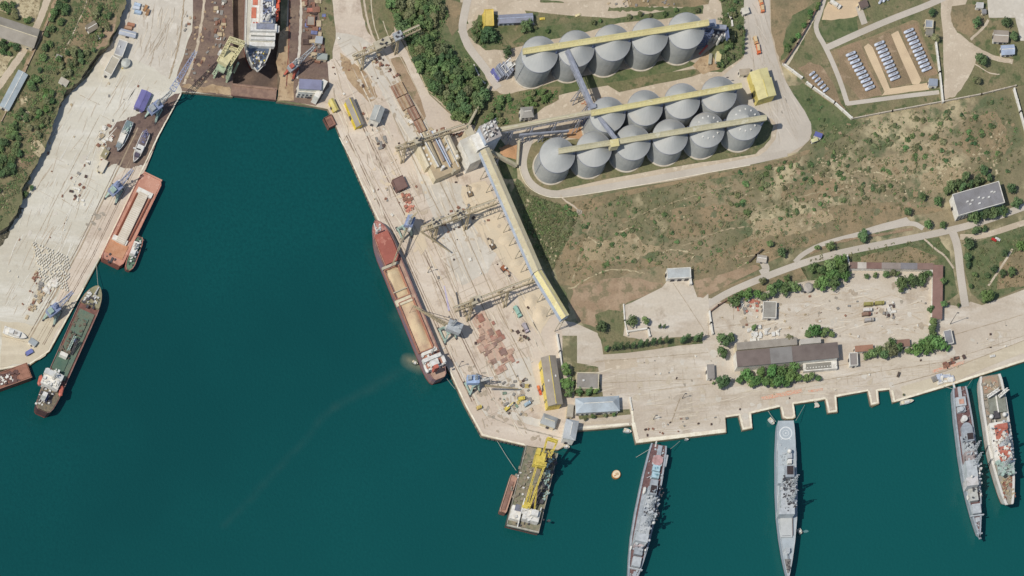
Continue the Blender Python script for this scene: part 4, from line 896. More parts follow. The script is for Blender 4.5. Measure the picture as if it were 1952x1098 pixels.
# -- naval compound
t = T('long_barrack', 'long low compound building with brown and grey roof panels behind the big trees', 'building', 1500, 676, 5.2, 0, h=8)
for nm_, cx, L, col_ in (('brown_roof', 1436, 64, (126, 112, 104)), ('grey_roof', 1489, 42, (138, 134, 128)), ('dark_roof', 1554, 88, (120, 108, 100))):
    cy = 682-(cx-1436)*.091
    q = t.loc(cx, cy, 8); t.add(MB().box(q.x, q.y, L*S, 12.6, 8.01, 8.4), nm_, rg(*col_))
q = t.loc(1500, 676, 8); t.add(MB().box(q.x, q.y, 81, 12.2, 0, 8), 'wall', m_wwall)
q = t.loc(1452, 655, 6.5); t.add(MB().box(q.x+4, q.y-.5, 48, 5.6, 0, 6.4), 'rear_wing', m_cream); t.add(MB().box(q.x+4, q.y-.5, 48.4, 6, 6.405, 6.8), 'rear_roof', rg(164, 156, 142))
q = t.loc(1545, 650, 6.5); t.add(MB().box(q.x, q.y, 16, 4, 0, 6.4), 'rear_annex', m_wwall); t.add(MB().box(q.x, q.y, 16.4, 4.4, 6.405, 6.8), 'rear_annex_roof', rg(190, 184, 172))
q = t.loc(1564, 697, 4); t.add(MB().box(q.x, q.y, 27, 6.4, 0, 3.6), 'veranda', m_wwall); t.add(MB().box(q.x-1.5, q.y, 20, 4.6, 3.605, 4.0), 'veranda_roof', rg(146, 142, 130))
for i in range(12):
    q = t.loc(1534+i*5.4, 700-i*.5, 4); t.add(MB().box(q.x, q.y-.9, .8, .8, 0, 4.3), 'column', m_wwall)
for i in range(16):
    q = t.loc(1408+i*8, 700-i*.75, 0); t.add(MB().box(q.x, q.y+.2, 1.6, .3, 4, 6), 'window', M('window_glass', C(60, 70, 80), rough=.2))
building('flat_store', 'grey-roofed square store with white steps in the compound', 1467, 591, 25, 31, -2, 4, rg(158, 154, 142), m_wwall)
building('flat_store', 'brown-roofed shed west of the tree row by the quay road', 1647, 664, 35, 12, 5, 3.4, rg(164, 122, 98), m_wwall)
building('flat_store', 'brown-roofed shed hidden between the compound trees', 1722, 654, 25, 14, 5, 3.4, rg(146, 114, 98), m_wwall)
building('guard_hut', 'grey-roofed hut at the east corner of the long compound building', 1627, 685, 15, 24, 3, 4, rg(148, 140, 132), m_wwall)
building('guard_hut', 'grey-roofed hut with white steps west of the long compound building', 1355, 708, 14, 27, 3, 4, rg(150, 144, 136), m_wwall)
building('guard_hut', 'grey-roofed hut east of the compound tree cluster', 1808, 643, 15, 26, 12, 4, rg(146, 146, 148), m_wwall)
kt = T('round_kiosk', 'round grey guard tower between the compound bushes', 'tower', 1542, 547, 0, 0, h=4); kt.cyl('wall', 1542, 547, 8, 0, 4, m_wwall, n=20); kt.cyl('roof', 1542, 546, 9, 4.02, 5, rg(176, 168, 156), r2=5, n=20); kt.box('door', 1536, 555, 4, 3, 0, 2.4, m_dk)
t = T('barrack_row', 'long L-shaped row of brown-roofed barracks round the compound corner', 'building', 1700, 512, -1, 0, h=4)
for i, (x0, x1, c_) in enumerate(((1620, 1634, (138, 114, 102)), (1635, 1651, (200, 192, 178)), (1652, 1680, (140, 110, 98)), (1681, 1716, (156, 144, 134)), (1717, 1748, (136, 132, 132)), (1749, 1778, (142, 116, 104)))):
    q = t.loc((x0+x1)/2, 506+(x0-1620)*.016, 4); t.add(MB().box(q.x, q.y, (x1-x0+1)*S, 5.0, 4.01, 4.3+.05*i), 'roof_panel', rg(*c_))
q = t.loc(1699, 507, 4); t.add(MB().box(q.x, q.y, 66, 4.7, 0, 4), 'wall', m_wwall)
q = t.loc(1787, 560, 4); t.add(MB().box(q.x, q.y+1.2, 7.6, 43, 0, 4.02), 'east_wing', m_wwall); t.add(MB().box(q.x, q.y+1.2, 8, 43.4, 4.06, 4.5), 'east_roof', rg(146, 114, 102))
q = t.loc(1780, 519, 4); t.add(MB().box(q.x+.8, q.y+1, 8, 7, 0, 4.03), 'corner_block', m_wwall)
for i in range(14):
    q = t.loc(1626+i*10, 516, 0); t.add(MB().box(q.x, q.y+.2, 1.3, .3, .1, 2.4), 'door', m_dk)
# ================================================================ elevated loading shed
def long_shed(label, a, b, h, wd, roofm, sidem, ridge=True):
    mx_, my = (a[0]+b[0])/2, (a[1]+b[1])/2; ang = math.degrees(math.atan2(-(b[1]-a[1]), b[0]-a[0])); L = math.hypot(b[0]-a[0], b[1]-a[1])*S
    t = T('loading_shed', label, 'shed', mx_, my, ang, 0, h=h)
    q = t.loc(mx_, my, h); w = wd*S
    t.add(MB().box(q.x, q.y, L-.3, w-.4, h-5.5, h-.4), 'wall', sidem)
    rb = MB().gable(q.x, q.y, L, w, h-.4, h+1.1)
    t.add(rb, 'roof', roofm); t.add(MB().bar((q.x-L/2, q.y, h+1.2), (q.x+L/2, q.y, h+1.2), .7, .3), 'ridge', m_tan)
    sb = MB(); n = int(L/6)
    for i in range(n): # sheeting ribs
        sb.box(q.x-L/2+(i+.5)*L/n, q.y, .22, w*.96, h-.1, h+.12)
    t.add(sb, 'roof_rib', m_tan)
    n = max(2, int(L/11))
    for i in range(n+1):
        x = q.x-L/2+1+(L-2)*i/n; lb = MB()
        for e in (-.3, .3): lb.bar((x, q.y+e*w, 0), (x, q.y+e*w, h-5.5), .45)
        lb.bar((x, q.y-w*.3, h*.5), (x, q.y+w*.3, h*.5), .3)
        t.add(lb, 'trestle', m_tan)
    return t
m_pblue = M('pale_blue_side', C(186, 196, 208), C(168, 178, 190), s=.2, var=.08)
long_shed('very long elevated loading shed with a dull yellow roof along the quay', (924, 284), (1025, 516), 24, 19, M('dull_yellow_roof', C(196, 186, 154), C(186, 174, 142), C(204, 196, 168), s=.1, s2=.2, var=.06), m_pblue)
long_shed('shorter bright yellow southern section of the elevated loading shed', (1025, 517), (1078, 604), 23, 17, m_yel, m_pblue)
# transfer tower
tt = T('transfer_tower', 'tall blue-white transfer tower with a cluttered grey roof at the head of the loading shed', 'tower', 935, 252, 25, 0, h=28)
q = tt.loc(935, 250, 28); tt.add(MB().box(q.x, q.y, 13, 14, 0, 27.6), 'wall', m_pblue); tt.add(MB().box(q.x, q.y, 13.6, 14.6, 27.61, 28.2), 'roof', rg(172, 166, 160))
rr = random.Random(5); gb = MB()
for i in range(26):
    gb.box(q.x+rr.uniform(-5.5, 5.5), q.y+rr.uniform(-6, 6), rr.uniform(.5, 2.4), rr.uniform(.5, 2), 28.2, 28.2+rr.uniform(.5, 3), rr.uniform(0, 3))
tt.add(gb, 'roof_gear', m_white); gb = MB()
for i in range(14): gb.box(q.x+rr.uniform(-6, 6), q.y+rr.uniform(-6, 7), rr.uniform(.5, 3), .7, 28.2, 28.2+rr.uniform(.5, 2), rr.uniform(0, 3))
tt.add(gb, 'roof_pipe', m_dk); q = tt.loc(944, 230, 26); tt.add(MB().truss((q.x, q.y, 0), (q.x, q.y, 25), 4, 4, 8, .4), 'stair_tower', m_bluegrey)
q = tt.loc(914, 268, 22); tt.add(MB().box(q.x, q.y, 9, 13, 0, 22), 'lower_block', m_wwall)
wb = T('transfer_house', 'tall pale wedge-roofed house between the loading block and the transfer tower', 'building', 905, 285, 25, 0, h=19)
q = wb.loc(899, 284, 17); wb.add(MB().box(q.x, q.y, 11, 20, 0, 16.5), 'wall', m_wwall); wb.add(MB().gable(q.x, q.y, 11.6, 20.6, 16.51, 18), 'roof', rg(206, 202, 188))
q = wb.loc(898, 256, 14); wb.add(MB().box(q.x, q.y, 6, 10, 0, 13), 'annex', m_cream); wb.add(MB().box(q.x, q.y, 6.4, 10.4, 13.01, 13.5), 'annex_roof', rg(196, 186, 160))
# loading block
lb_ = T('loading_block', 'block of parallel cream loading sheds with round roof ducts on the quay', 'building', 838, 293, -65.5, 0, h=8)
q = lb_.loc(838, 294, 8); lb_.add(MB().box(q.x, q.y, 34, 22, 0, 7.6), 'base', m_cream); lb_.add(MB().box(q.x, q.y, 34.5, 22.5, 7.61, 8.2), 'deck_roof', rg(184, 166, 136))
for x, y, L_, w_, z_, cc in ((822, 284, 70, 9, 12, (198, 184, 154)), (834, 278, 62, 6, 10, (150, 134, 122)), (846, 284, 64, 5, 10, (190, 190, 196)), (861, 277, 56, 10, 13, (218, 206, 180)), (806, 291, 56, 6, 10, (206, 196, 170))):
    q = lb_.loc(x, y, z_); lb_.add(MB().box(q.x, q.y, L_*S, w_*S, 0, z_-.5), 'shed_wall', m_cream); lb_.add(MB().gable(q.x, q.y, L_*S+.3, w_*S+.3, z_-.5+.01, z_+.6), 'shed_roof', rg(*cc))
for i, (x, y) in enumerate(((799, 268), (802, 276), (807, 284), (813, 297), (817, 305), (821, 313))):
    q = lb_.loc(x, y, 7); lb_.add(MB().cyl(q.x, q.y, 1.7, 0, 7), 'hopper', m_white); lb_.add(MB().ball(q.x, q.y, 7.2, 1.7), 'hopper_dome', m_white)
for i, (x, y) in enumerate(((851, 270), (855, 281), (870, 290), (871, 298), (853, 262), (845, 318), (866, 325))):
    q = lb_.loc(x, y, 13); lb_.add(MB().box(q.x, q.y, 2, 2, 8.2, 13.6), 'roof_vent', m_white if i % 2 else m_tan)
lb_.bar('gutter', (848, 262, 14), (874, 318, 14), .5, m_white); lb_.bar('duct', (801, 254, 14), (836, 318, 14), .9, m_white); lb_.bar('duct', (823, 250, 12), (858, 318, 12), .7, P(190, 206, 226))
lb_.bar('duct', (829, 262, 11), (838, 246, 16), .9, m_tan)
# ================================================================ depot tanks
tank = T('fuel_tank', 'x', 'tank', 1650, 130, 24, 0)
tk_r = 1.25
tank.add(MB().capsule(8.6, tk_r, 1.75), 'shell', P(206, 212, 222), smooth=True)
sb = MB(); sb.box(-2.6, 0, .5, 2.4, 0, .9); sb.box(2.6, 0, .5, 2.4, 0, .9); tank.add(sb, 'saddle', m_cream)
tank.add(MB().box(0, 0, 3.6, .7, 2.95, 3.15), 'walkway', P(150, 150, 158)); tank.add(MB().cyl(1.2, 0, .4, 2.9, 3.4, n=8), 'manhole', P(120, 120, 124))
first = [True]
def tanks(a, b, n, ang, label, group, sc_=1.0):
    for i in range(n):
        f = i/(n-1) if n > 1 else 0; x, y = a[0]+(b[0]-a[0])*f, a[1]+(b[1]-a[1])*f
        if first[0]: o = tank.e; first[0] = False
        else: o = copy_tree(tank.e)
        o.location = W(x, y, 0); o.rotation_euler = (0, 0, R(ang)); o.scale = (sc_*1.0, 1.0 if sc_ == 1 else .8, 1.0 if sc_ == 1 else .8)
        lab = ('northernmost ' if i == 0 else 'southernmost ' if i == n-1 else '')
        tag(o, (lab+label).strip(), 'tank', group+(' end tank '+lab.strip() if lab else ''))
        o['group'] = group
tanks((1620.5, 105), (1657, 170), 10, 22, 'white lying fuel tank in the western row of the depot', 'fuel tanks, western row')
tanks((1675, 85), (1705, 151), 10, 22, 'white lying fuel tank in the middle row of the depot', 'fuel tanks, middle row')
tanks((1731, 61), (1765, 134), 11, 22, 'white lying fuel tank in the eastern row of the depot', 'fuel tanks, eastern row')
tanks((1547, 142), (1573, 173), 6, 36, 'small grey-white lying tank in the short row by the depot wall', 'small tanks by the wall', .62)
tanks((1678, 3), (1694, -4), 3, 60, 'white tank cut by the top edge of the picture', 'tanks at the top edge', .7)
# ================================================================ walls and fences
def wall(name, label, pts, h, th, mat, base=0, cat='wall', piers=0):
    t = T(name, label, cat, pts[0][0], pts[0][1], 0, base, h=base)
    mb = MB(); cap = MB()
    for i in range(len(pts)-1):
        a, b = t.loc(*pts[i], base), t.loc(*pts[i+1], base)
        mb.bar(a+Vector((0, 0, h/2)), b+Vector((0, 0, h/2)), th, h); cap.bar(a+Vector((0, 0, h+.07)), b+Vector((0, 0, h+.07)), th+.2, .14)
    t.add(mb, 'wall_panel', mat); t.add(cap, 'coping', mat)
    n = 0; pb = MB()
    for i in range(len(pts)-1):
        a, b = t.loc(*pts[i], base), t.loc(*pts[i+1], base); k = max(1, int((b-a).length/9))
        for j in range(k+1): p = a.lerp(b, j/k); pb.box(p.x, p.y, th+.35, th+.35, 0, h+.35)
    t.add(pb, 'pier', mat)
    return t
wall('boundary_wall', 'white wall along the south-west side of the tank depot', [(1492, 124), (1527, 150)], 2.6, .9, m_wwall)
wall('boundary_wall', 'white wall continuing after the gap to the depot south corner', [(1537, 160), (1548, 168), (1590, 198), (1622, 227)], 2.6, .9, m_wwall)
wall('boundary_wall', 'long thin grey wall between the depot and the scrubland', [(1623, 228), (1700, 213), (1797, 195), (1870, 181), (1935, 165)], 2.0, .6, P(198, 186, 166))
wall('boundary_wall', 'white wall along the east side of the tank depot', [(1783, 84), (1790, 140), (1796, 196)], 2.6, .9, m_wwall)
wall('boundary_wall', 'white wall running down the right edge of the scrubland', [(1932, 172), (1944, 215), (1956, 260), (1975, 320)], 2.6, .9, m_wwall)
wall('boundary_wall', 'dark fence along the north-west side of the depot', [(1570, -10), (1540, 48), (1518, 86), (1492, 124)], 2.8, .7, P(120, 96, 84), cat='fence')
wall('boundary_wall', 'white compound wall beside the bunker forecourt', [(1351, 597), (1354, 618), (1357, 638)], 2.6, .8, m_wwall)
wall('boundary_wall', 'brown compound wall running up from the bunker forecourt', [(1351, 597), (1368, 584), (1384, 574)], 2.4, .6, P(140, 110, 92))
wall('boundary_wall', 'white wall east of the yellow-walled warehouse', [(1060, 640), (1066, 672), (1070, 704)], 2.6, .7, m_wwall)
wall('boundary_wall', 'low kerb wall along the west hill road', [(108, 0), (82, 62), (52, 126), (34, 168), (2, 232)], 1.6, .5, P(180, 160, 134), base=HT)
wall('boundary_wall', 'white garden wall around the poplar lawn', [(1188, 582), (1190, 612), (1196, 640)], 1.2, .6, m_wwall)
wall('boundary_wall', 'low white U-shaped wall under the dark lawn trees', [(1196, 634), (1234, 628), (1237, 642)], 2.2, 1.0, m_wwall)
wall('boundary_wall', 'short white wall on the naval apron', [(1200, 760), (1204, 782)], 1.2, .8, m_wwall)
wall('stone_arc', 'curved white stone wall on the grass by the hedge', [(1388, 28), (1394, 38), (1395, 50)], 1.4, 1.1, m_wwall)
wall('bunker_flank', 'white flank wall at the right of the bunker hall', [(1314, 531), (1315, 543)], 3, 1.4, m_wwall)
wall('boundary_wall', 'short white wall at the north-west end of the brown barrack row', [(1614, 490), (1618, 508)], 2.2, .6, m_wwall)
wall('road_barrier', 'white road barrier along the curve by the wood', [(903, 125), (912, 144)], .9, .6, m_wwall, cat='barrier')
wall('road_barrier', 'white road barrier lower down the curve by the wood', [(915, 151), (924, 160)], .9, .6, m_wwall, cat='barrier')
wall('retaining_wall', 'blackened retaining wall beside the bunker track', [(1428, 500), (1440, 488), (1452, 478)], 2, .8, P(90, 80, 66))
# ================================================================ CRANES
m_cgrey = M('crane_grey', C(176, 180, 180), C(156, 160, 160), s=.4, var=.1, rough=.6)
m_cgreen = M('crane_pale_green', C(176, 196, 184), C(150, 170, 156), s=.4, var=.1, rough=.6)
m_cblue = M('crane_blue', C(146, 158, 186), C(128, 138, 164), s=.4, var=.1, rough=.6)
m_ctan = M('crane_tan', C(196, 180, 146), C(176, 160, 128), s=.3, var=.1, rough=.7)
m_cyel = M('crane_yellow', C(222, 200, 92), C(200, 178, 84), s=.3, var=.1, rough=.6)
m_red = M('red_paint', C(196, 108, 88), C(172, 94, 80), s=.3, var=.12, rough=.6)
def portal_crane(label, cx, cy, ang, ps, hp_, portalm, bodym, jibm, tips, body=(18, 11), hb=6, jw=1.8, mastm=None, seed=1, bogies=True, cw=None):
    # (cx, cy): pixel of the portal's deck centre at height hp_
    t = T('portal_crane', label, 'crane', cx, cy, ang, 0, h=hp_)
    q = t.loc(cx, cy, hp_); a = ps*S/2; pb = MB()
    for e in (-1, 1):
        for f in (-1, 1):
            lg = MB().bar((q.x+e*a*1.15, q.y+f*a, .8), (q.x+e*a*.55, q.y+f*a*.55, hp_-.5), 1.3)
            t.add(lg, 'leg', portalm)
            bg_ = MB().box(q.x+e*a*1.15, q.y+f*a, 3.6, 1.3, 0, 1.2); t.add(bg_, 'bogie', m_dk)
    for f in (-1, 1): pb.bar((q.x-a*1.1, q.y+f*a, 2), (q.x+a*1.1, q.y+f*a, 2), 1.0)
    t.add(pb, 'sill_beam', portalm)
    t.add(MB().box(q.x, q.y, a*1.5, a*1.5, hp_-.9, hp_), 'portal_deck', portalm)
    t.add(MB().cyl(q.x, q.y, a*.45, hp_, hp_+1.4, n=20), 'slewing_ring', m_dk)
    tp = tips[0]; w = t.loc(tp[0], tp[1], tp[2]); yaw = math.atan2(w.y-q.y, w.x-q.x)
    z = hp_+1.4; c, d = math.cos(yaw), math.sin(yaw)
    bx, by = q.x-c*2.5, q.y-d*2.5
    t.add(MB().box(bx, by, body[0]*S, body[1]*S, z, z+hb*.6, yaw), 'machine_house', bodym)
    t.add(MB().gable(bx, by, body[0]*S+.4, body[1]*S+.4, z+hb*.6+.01, z+hb*.6+.9, 0, yaw), 'machine_house_roof', bodym)
    t.add(MB().box(q.x+c*3.2-d*2.2, q.y+d*3.2+c*2.2, 2.2, 2, z+1, z+3.6, yaw), 'cab', m_white)
    top = (q.x-c*1.5, q.y-d*1.5, z+hb*1.9)
    t.add(MB().truss((q.x+c*.5, q.y+d*.5, z), top, 3, 2.4, 5, .35, 1.4, 1.2), 'tower', mastm or bodym)
    for i, tp in enumerate(tips):
        tipv = t.loc(tp[0], tp[1], tp[2]); wd = tp[3] if len(tp) > 3 else jw
        foot = (q.x+c*2.6, q.y+d*2.6, z+1) if i == 0 else tuple(t.loc(*tp[4])) if len(tp) > 4 else top
        n = max(4, int((Vector(tipv)-Vector(foot)).length/3.2))
        t.add(MB().truss(foot, tipv, wd, wd*.9, n, .32, wd*.45, wd*.4), 'jib', tp[5] if len(tp) > 5 else jibm)  # also draws the arms that stand in for cast shadows of booms
        if i == 0:
            t.add(MB().bar(top, Vector(foot).lerp(tipv, .8), .3), 'luffing_stay', m_dk)
            hk = MB().bar(tipv, (tipv.x, tipv.y, max(2, tipv.z*.35)), .18); hk.box(tipv.x, tipv.y, .9, .9, max(1.4, tipv.z*.35-1.4), max(2, tipv.z*.35)); t.add(hk, 'hook', m_dk)
    k = cw or 1
    t.add(MB().box(q.x-c*(body[0]*S*.62), q.y-d*(body[0]*S*.62), 2.4*k, 3.4*k, z+hb*.7, z+hb*.7+2.6, yaw), 'counterweight', mastm or portalm)
    return t
portal_crane('tall grey and blue portal crane with its jib raised over the dock corner', 298, 206, 62, 22, 9, m_cgreen, m_cblue, m_cgrey, [(328, 172, 24, 3.8), (374, 97, 38, 4.6, (328, 172, 24), m_cblue)], (24, 16), 7, mastm=m_cgrey, cw=1.4)
portal_crane('blue portal crane beside the north end of the red barge', 222, 360, 62, 22, 9, m_cgreen, m_cblue, m_cblue, [(253, 323, 22, 3.8)], (23, 16), 6, cw=1.3)
portal_crane('pale green and blue portal crane beside the bow of the green-decked cargo ship', 104, 592, 62, 22, 9, m_cgreen, m_cblue, m_cblue, [(139, 556, 22, 3.8)], (23, 16), 6, cw=1.3)
portal_crane('grey portal crane with twin red feet on the east side of the dry dock', 560, 128, 62, 18, 8, m_red, m_cgrey, m_cgrey, [(600, 88, 20, 3.4)], (16, 12), 6)
portal_crane('blue-topped portal crane near the bow of the bulk carrier, with a long pale boom', 776, 433, -65, 20, 9, m_cgreen, m_cblue, m_ctan, [(748, 505, 16, 1.6), (796, 404, 26, 1.2), (858, 480, 4, .8, (802, 441, 20))], (20, 15), 6, mastm=m_cgrey)  # last tip follows a line of cast shadow, shade built as a thin jib
portal_crane('large grey portal crane amidships of the bulk carrier with its boom over the hold', 858, 626, -65, 24, 9, m_cgreen, m_cgrey, m_ctan, [(788, 583, 20, 2.2), (847, 545, 22, .9, (856, 592, 22), M('lilac_paint', C(196, 186, 206)))], (27, 19), 7, mastm=m_cgrey)
portal_crane('blue-white portal crane south of the bulk carrier stern with a white boom', 905, 728, -65, 20, 9, m_cgreen, M('crane_sky', C(168, 190, 220), C(150, 168, 196), s=.3), m_white, [(940, 720, 15, 2.0), (988, 741, 4, 1.0, (925, 735, 13), m_ctan)], (22, 15), 6, mastm=m_cgrey)  # second tip stands in for the white boom's shadow, modelled as a tan arm
# big green and cream dock crane
m_cg2 = M('crane_sage', C(172, 186, 156), C(156, 168, 140), s=.4, var=.1)
dc = T('dock_crane', 'big double-boom dock crane, green below and cream above, leaning over the dry dock', 'crane', 420, 140, 55, 0, h=0)
for x, y in ((408, 148), (432, 156), (446, 138), (420, 130)):
    dc.bar('leg', (x, y, 0), (x+8, y-18, 14), 1.5, m_cg2)
dc.box('portal_deck', 424, 124, 24, 18, 13, 14.5, m_cg2, rot=10)
dc.cyl('slewing_ring', 426, 120, 7, 14.5, 16.5, m_cg2)
m_ccream = M('crane_cream', C(214, 204, 160), C(196, 188, 146), s=.3, var=.08)
for a, b in (((418, 116, 17), (438, 76, 34)), ((438, 122, 17), (464, 84, 34))): dc.truss('boom', a, b, 3.2, 2.6, 9, .6, m_ccream, 2.4, 2)
dc.box('machine_house', 432, 108, 26, 18, 16.5, 21, m_ccream, rot=5); dc.box('machine_house_roof', 432, 108, 27, 19, 21.02, 21.5, m_ccream, rot=5)
dc.truss('cross_beam', (436, 74, 34), (466, 84, 34), 2.6, 2.4, 6, .6, m_ccream); dc.truss('cross_beam', (430, 88, 28), (458, 98, 28), 1.8, 1.6, 6, .5, m_ccream)
dc.truss('strut', (408, 142, 6), (428, 112, 17), 2.6, 2, 6, .5, m_cg2); dc.truss('strut', (434, 150, 4), (440, 122, 17), 2.4, 2, 5, .5, m_cg2); dc.box('cab', 421, 98, 7, 6, 20, 24, m_white)
# gantry unloaders
def gantry(label, a, b, h, legs, trolley, wd=3.4, ref=None, plate=None):
    t = T('gantry_crane', label, 'crane', (a[0]+b[0])/2, (a[1]+b[1])/2, 0, 0, h=h)
    A, B = t.loc(*a, h), t.loc(*b, h); d = (B-A).normalized(); u = Vector((-d.y, d.x, 0))
    n = int((B-A).length/3.2)
    for e in (-1, 1):
        t.add(MB().truss(A+u*e*wd*.5, B+u*e*wd*.5, .6, 1.9, n, .26), 'girder', m_ctan)
    cb = MB()
    for i in range(n+1):
        p = A.lerp(B, i/n); cb.bar(p-u*wd*.5, p+u*wd*.5, .26)
        if i < n: cb.bar(p-u*wd*.5, A.lerp(B, (i+1)/n)+u*wd*.5, .22)
    t.add(cb, 'deck_bracing', m_ctan)
    t.add(MB().bar(A+u*wd*.3+Vector((0, 0, 1.1)), B+u*wd*.3+Vector((0, 0, 1.1)), .8, .15), 'walkway', m_tan)
    for f in legs:
        p = A.lerp(B, f)
        for e in (-1, 1):
            for g in (-1, 1):
                foot = p+u*e*6.5+d*g*1.2*(1 if e > 0 else 1); foot.z = .6
                topv = p+u*e*wd*.5+d*g*.6
                t.add(MB().bar(foot, topv, .8), 'leg', m_ctan)
        sb = MB().bar((p.x+u.x*6.5, p.y+u.y*6.5, 1), (p.x-u.x*6.5, p.y-u.y*6.5, 1), .9, .8); sb.bar((p.x+u.x*4, p.y+u.y*4, h*.5), (p.x-u.x*4, p.y-u.y*4, h*.5), .5); t.add(sb, 'tie_beam', m_ctan)
    for f, L_, c_ in trolley:
        p = A.lerp(B, f); ang = math.atan2(d.y, d.x)
        t.add(MB().box(p.x, p.y, L_, wd*1.7, h+1.5-t.p.z, h+3.6, ang), 'trolley', c_)
        gb = MB()
        rr = random.Random(int(a[0]))
        for i in range(7): gb.box(p.x+rr.uniform(-3, 3), p.y+rr.uniform(-2, 2), 1.2, .8, h+3.6, h+3.6+rr.uniform(.5, 1.8), rr.uniform(0, 3))
        t.add(gb, 'winch', m_dk)
        t.add(MB().box(p.x-d.x*2, p.y-d.y*2, 5, wd*1.4, h-4.5, h-1.5, ang), 'hopper', m_tan)
    t.add(MB().truss(A.lerp(B, legs[0])+Vector((0, 0, 1)), A.lerp(B, legs[0])+Vector((0, 0, 7)), 2, 2, 2, .3, .6, .6), 'apex_frame', m_ctan)
    return t
gantry('tan gantry crane spanning the rail yard at the edge of the wood', (674, 110), (800, 52), 15, (.14, .66), ((.42, 13, m_tan), (.66, 7, m_cgrey)), wd=3.8)
gantry('tan gantry crane reaching from the rails to the cream loading block', (755, 284), (886, 240), 15, (.12,), ((.3, 5, m_tan),), wd=3)
gantry('long tan gantry crane between the blue-topped crane and the loading shed', (804, 437), (946, 384), 17, (.62, .2), ((.18, 6, m_tan), (.5, 5, m_tan)), wd=3.8)
gantry('long tan gantry crane between the large grey crane and the loading shed', (866, 590), (1024, 530), 17, (.2, .64), ((.25, 8, m_tan),), wd=3.4)
# ================================================================ SHIPS
m_hullred = M('antifouling_red', C(140, 72, 60), C(116, 62, 54), s=.2, var=.15)
def prof(kind):
    return {'round': [(0, .5), (.012, .72), (.04, .86), (.10, .95), (.18, 1), (.80, 1), (.86, .97), (.91, .86), (.95, .66), (.98, .4), (1, .08)],
            'tug': [(0, .45), (.06, .75), (.2, .95), (.5, 1), (.8, .98), (.92, .8), (1, .4)],
            'full': [(0, .5), (.015, .76), (.06, .95), (.12, 1), (.84, 1), (.9, .92), (.945, .74), (.975, .48), (1, .06)],
            'cargo': [(0, .55), (.015, .8), (.06, .96), (.14, 1), (.80, 1), (.87, .86), (.93, .6), (.97, .33), (1, .04)],
            'war': [(0, .74), (.04, .82), (.2, .96), (.45, 1), (.62, .92), (.76, .7), (.88, .42), (.95, .2), (1, .02)],
            'lst': [(0, .82), (.05, .92), (.2, 1), (.55, 1), (.68, .9), (.82, .7), (.92, .52), (.985, .36), (1, .3)],
            'barge': [(0, 1), (1, 1)], 'scow': [(0, .8), (.04, 1), (.96, 1), (1, .8)],
            'boat': [(0, .8), (.1, .95), (.5, 1), (.75, .8), (.9, .45), (1, .05)]}[kind]
def ship(name, label, cat, stern, bow, hw, hd, kind, hullm, deckm, z0=ZW, group=None, rimm=None, rim=.9, lowm=None, flare=.86, rimw=.5, rake=.05):
    cx, cy = (stern[0]+bow[0])/2, (stern[1]+bow[1])/2
    ang = math.degrees(math.atan2(-(bow[1]-stern[1]), bow[0]-stern[0]))
    t = T(name, label, cat, cx, cy, ang, z0, group, h=hd)
    A, B = t.loc(*stern, hd), t.loc(*bow, hd); L = B.x-A.x; y0 = A.y
    pr = prof(kind); w = hw*S; zd = hd-z0
    if kind in ('barge', 'scow'): rake = 0
    def ring_(k, z, inset=0, end=0): # k beam factor; end: how far the stem is raked back at this level
        up = [(A.x+end*.15+f*(L-1.15*end), y0+(q*w*k-inset)) for f, q in pr]; dn = [(A.x+end*.15+f*(L-1.15*end), y0-(q*w*k-inset)) for f, q in reversed(pr)]
        return [(x, y, z) for x, y in up+dn]
    levels = [(1.0, zd, 0), (.5+.5*(flare+.06), zd*.6, L*rake*.5), (flare+.06, zd*.15, L*rake)]
    n = len(pr)*2; vs = []; fs = []
    for k, z, e in levels: vs += ring_(k, z, 0, e)
    for j in range(len(levels)-1):
        for i in range(n):
            m = (i+1) % n; fs.append((j*n+m, j*n+i, (j+1)*n+i, (j+1)*n+m))
    hull = t.add(MB().add(vs, fs), 'hull', hullm)
    vs = ring_(flare+.06, zd*.15, 0, L*rake)+ring_(flare, -1.5, 0, L*(rake+.01)); fs = []
    for i in range(n):
        m = (i+1) % n; fs.append((m, i, n+i, n+m))
    t.add(MB().add(vs, fs), 'boot_topping', lowm or m_hullred)
    dk = ring_(1.0, zd-.02, .12); t.add(MB().prism([(x, y) for x, y, z in dk], zd-.5, zd-.02), 'deck', deckm)
    rv = ring_(1, 0, 0); ri = ring_(1, 0, rimw)
    vs = [(x, y, zd-.05) for x, y, _ in rv]+[(x, y, zd+rim) for x, y, _ in rv]+[(x, y, zd+rim) for x, y, _ in ri]+[(x, y, zd) for x, y, _ in ri]
    fs = []
    for j in range(3):
        for i in range(n):
            m = (i+1) % n; fs.append((j*n+i, j*n+m, (j+1)*n+m, (j+1)*n+i))
    t.add(MB().add(vs, fs), 'bulwark', rimm or hullm)
    t.A, t.L, t.w, t.zd, t.y0, t.pr = A, L, w, zd, y0, pr
    return t
def hullslice(t, nm_, f0, f1, z0, z1, mat, inset=.6):    # a deck that follows the hull's own outline between two stations
    def wid(f):
        for (a, p), (b, q) in zip(t.pr, t.pr[1:]):
            if a <= f <= b: return p+(q-p)*(f-a)/(b-a)
        return t.pr[-1][1]
    fs_ = [f0+(f1-f0)*i/12 for i in range(13)]
    up = [(t.A.x+f*t.L-(inset if f == f1 and f1 > .98 else 0), t.y0+max(.15, wid(f)*t.w-inset)) for f in fs_]; dn = [(x, 2*t.y0-y) for x, y in reversed(up)]
    return t.add(MB().prism(up+dn, z0-t.p.z, z1-t.p.z), nm_, mat)
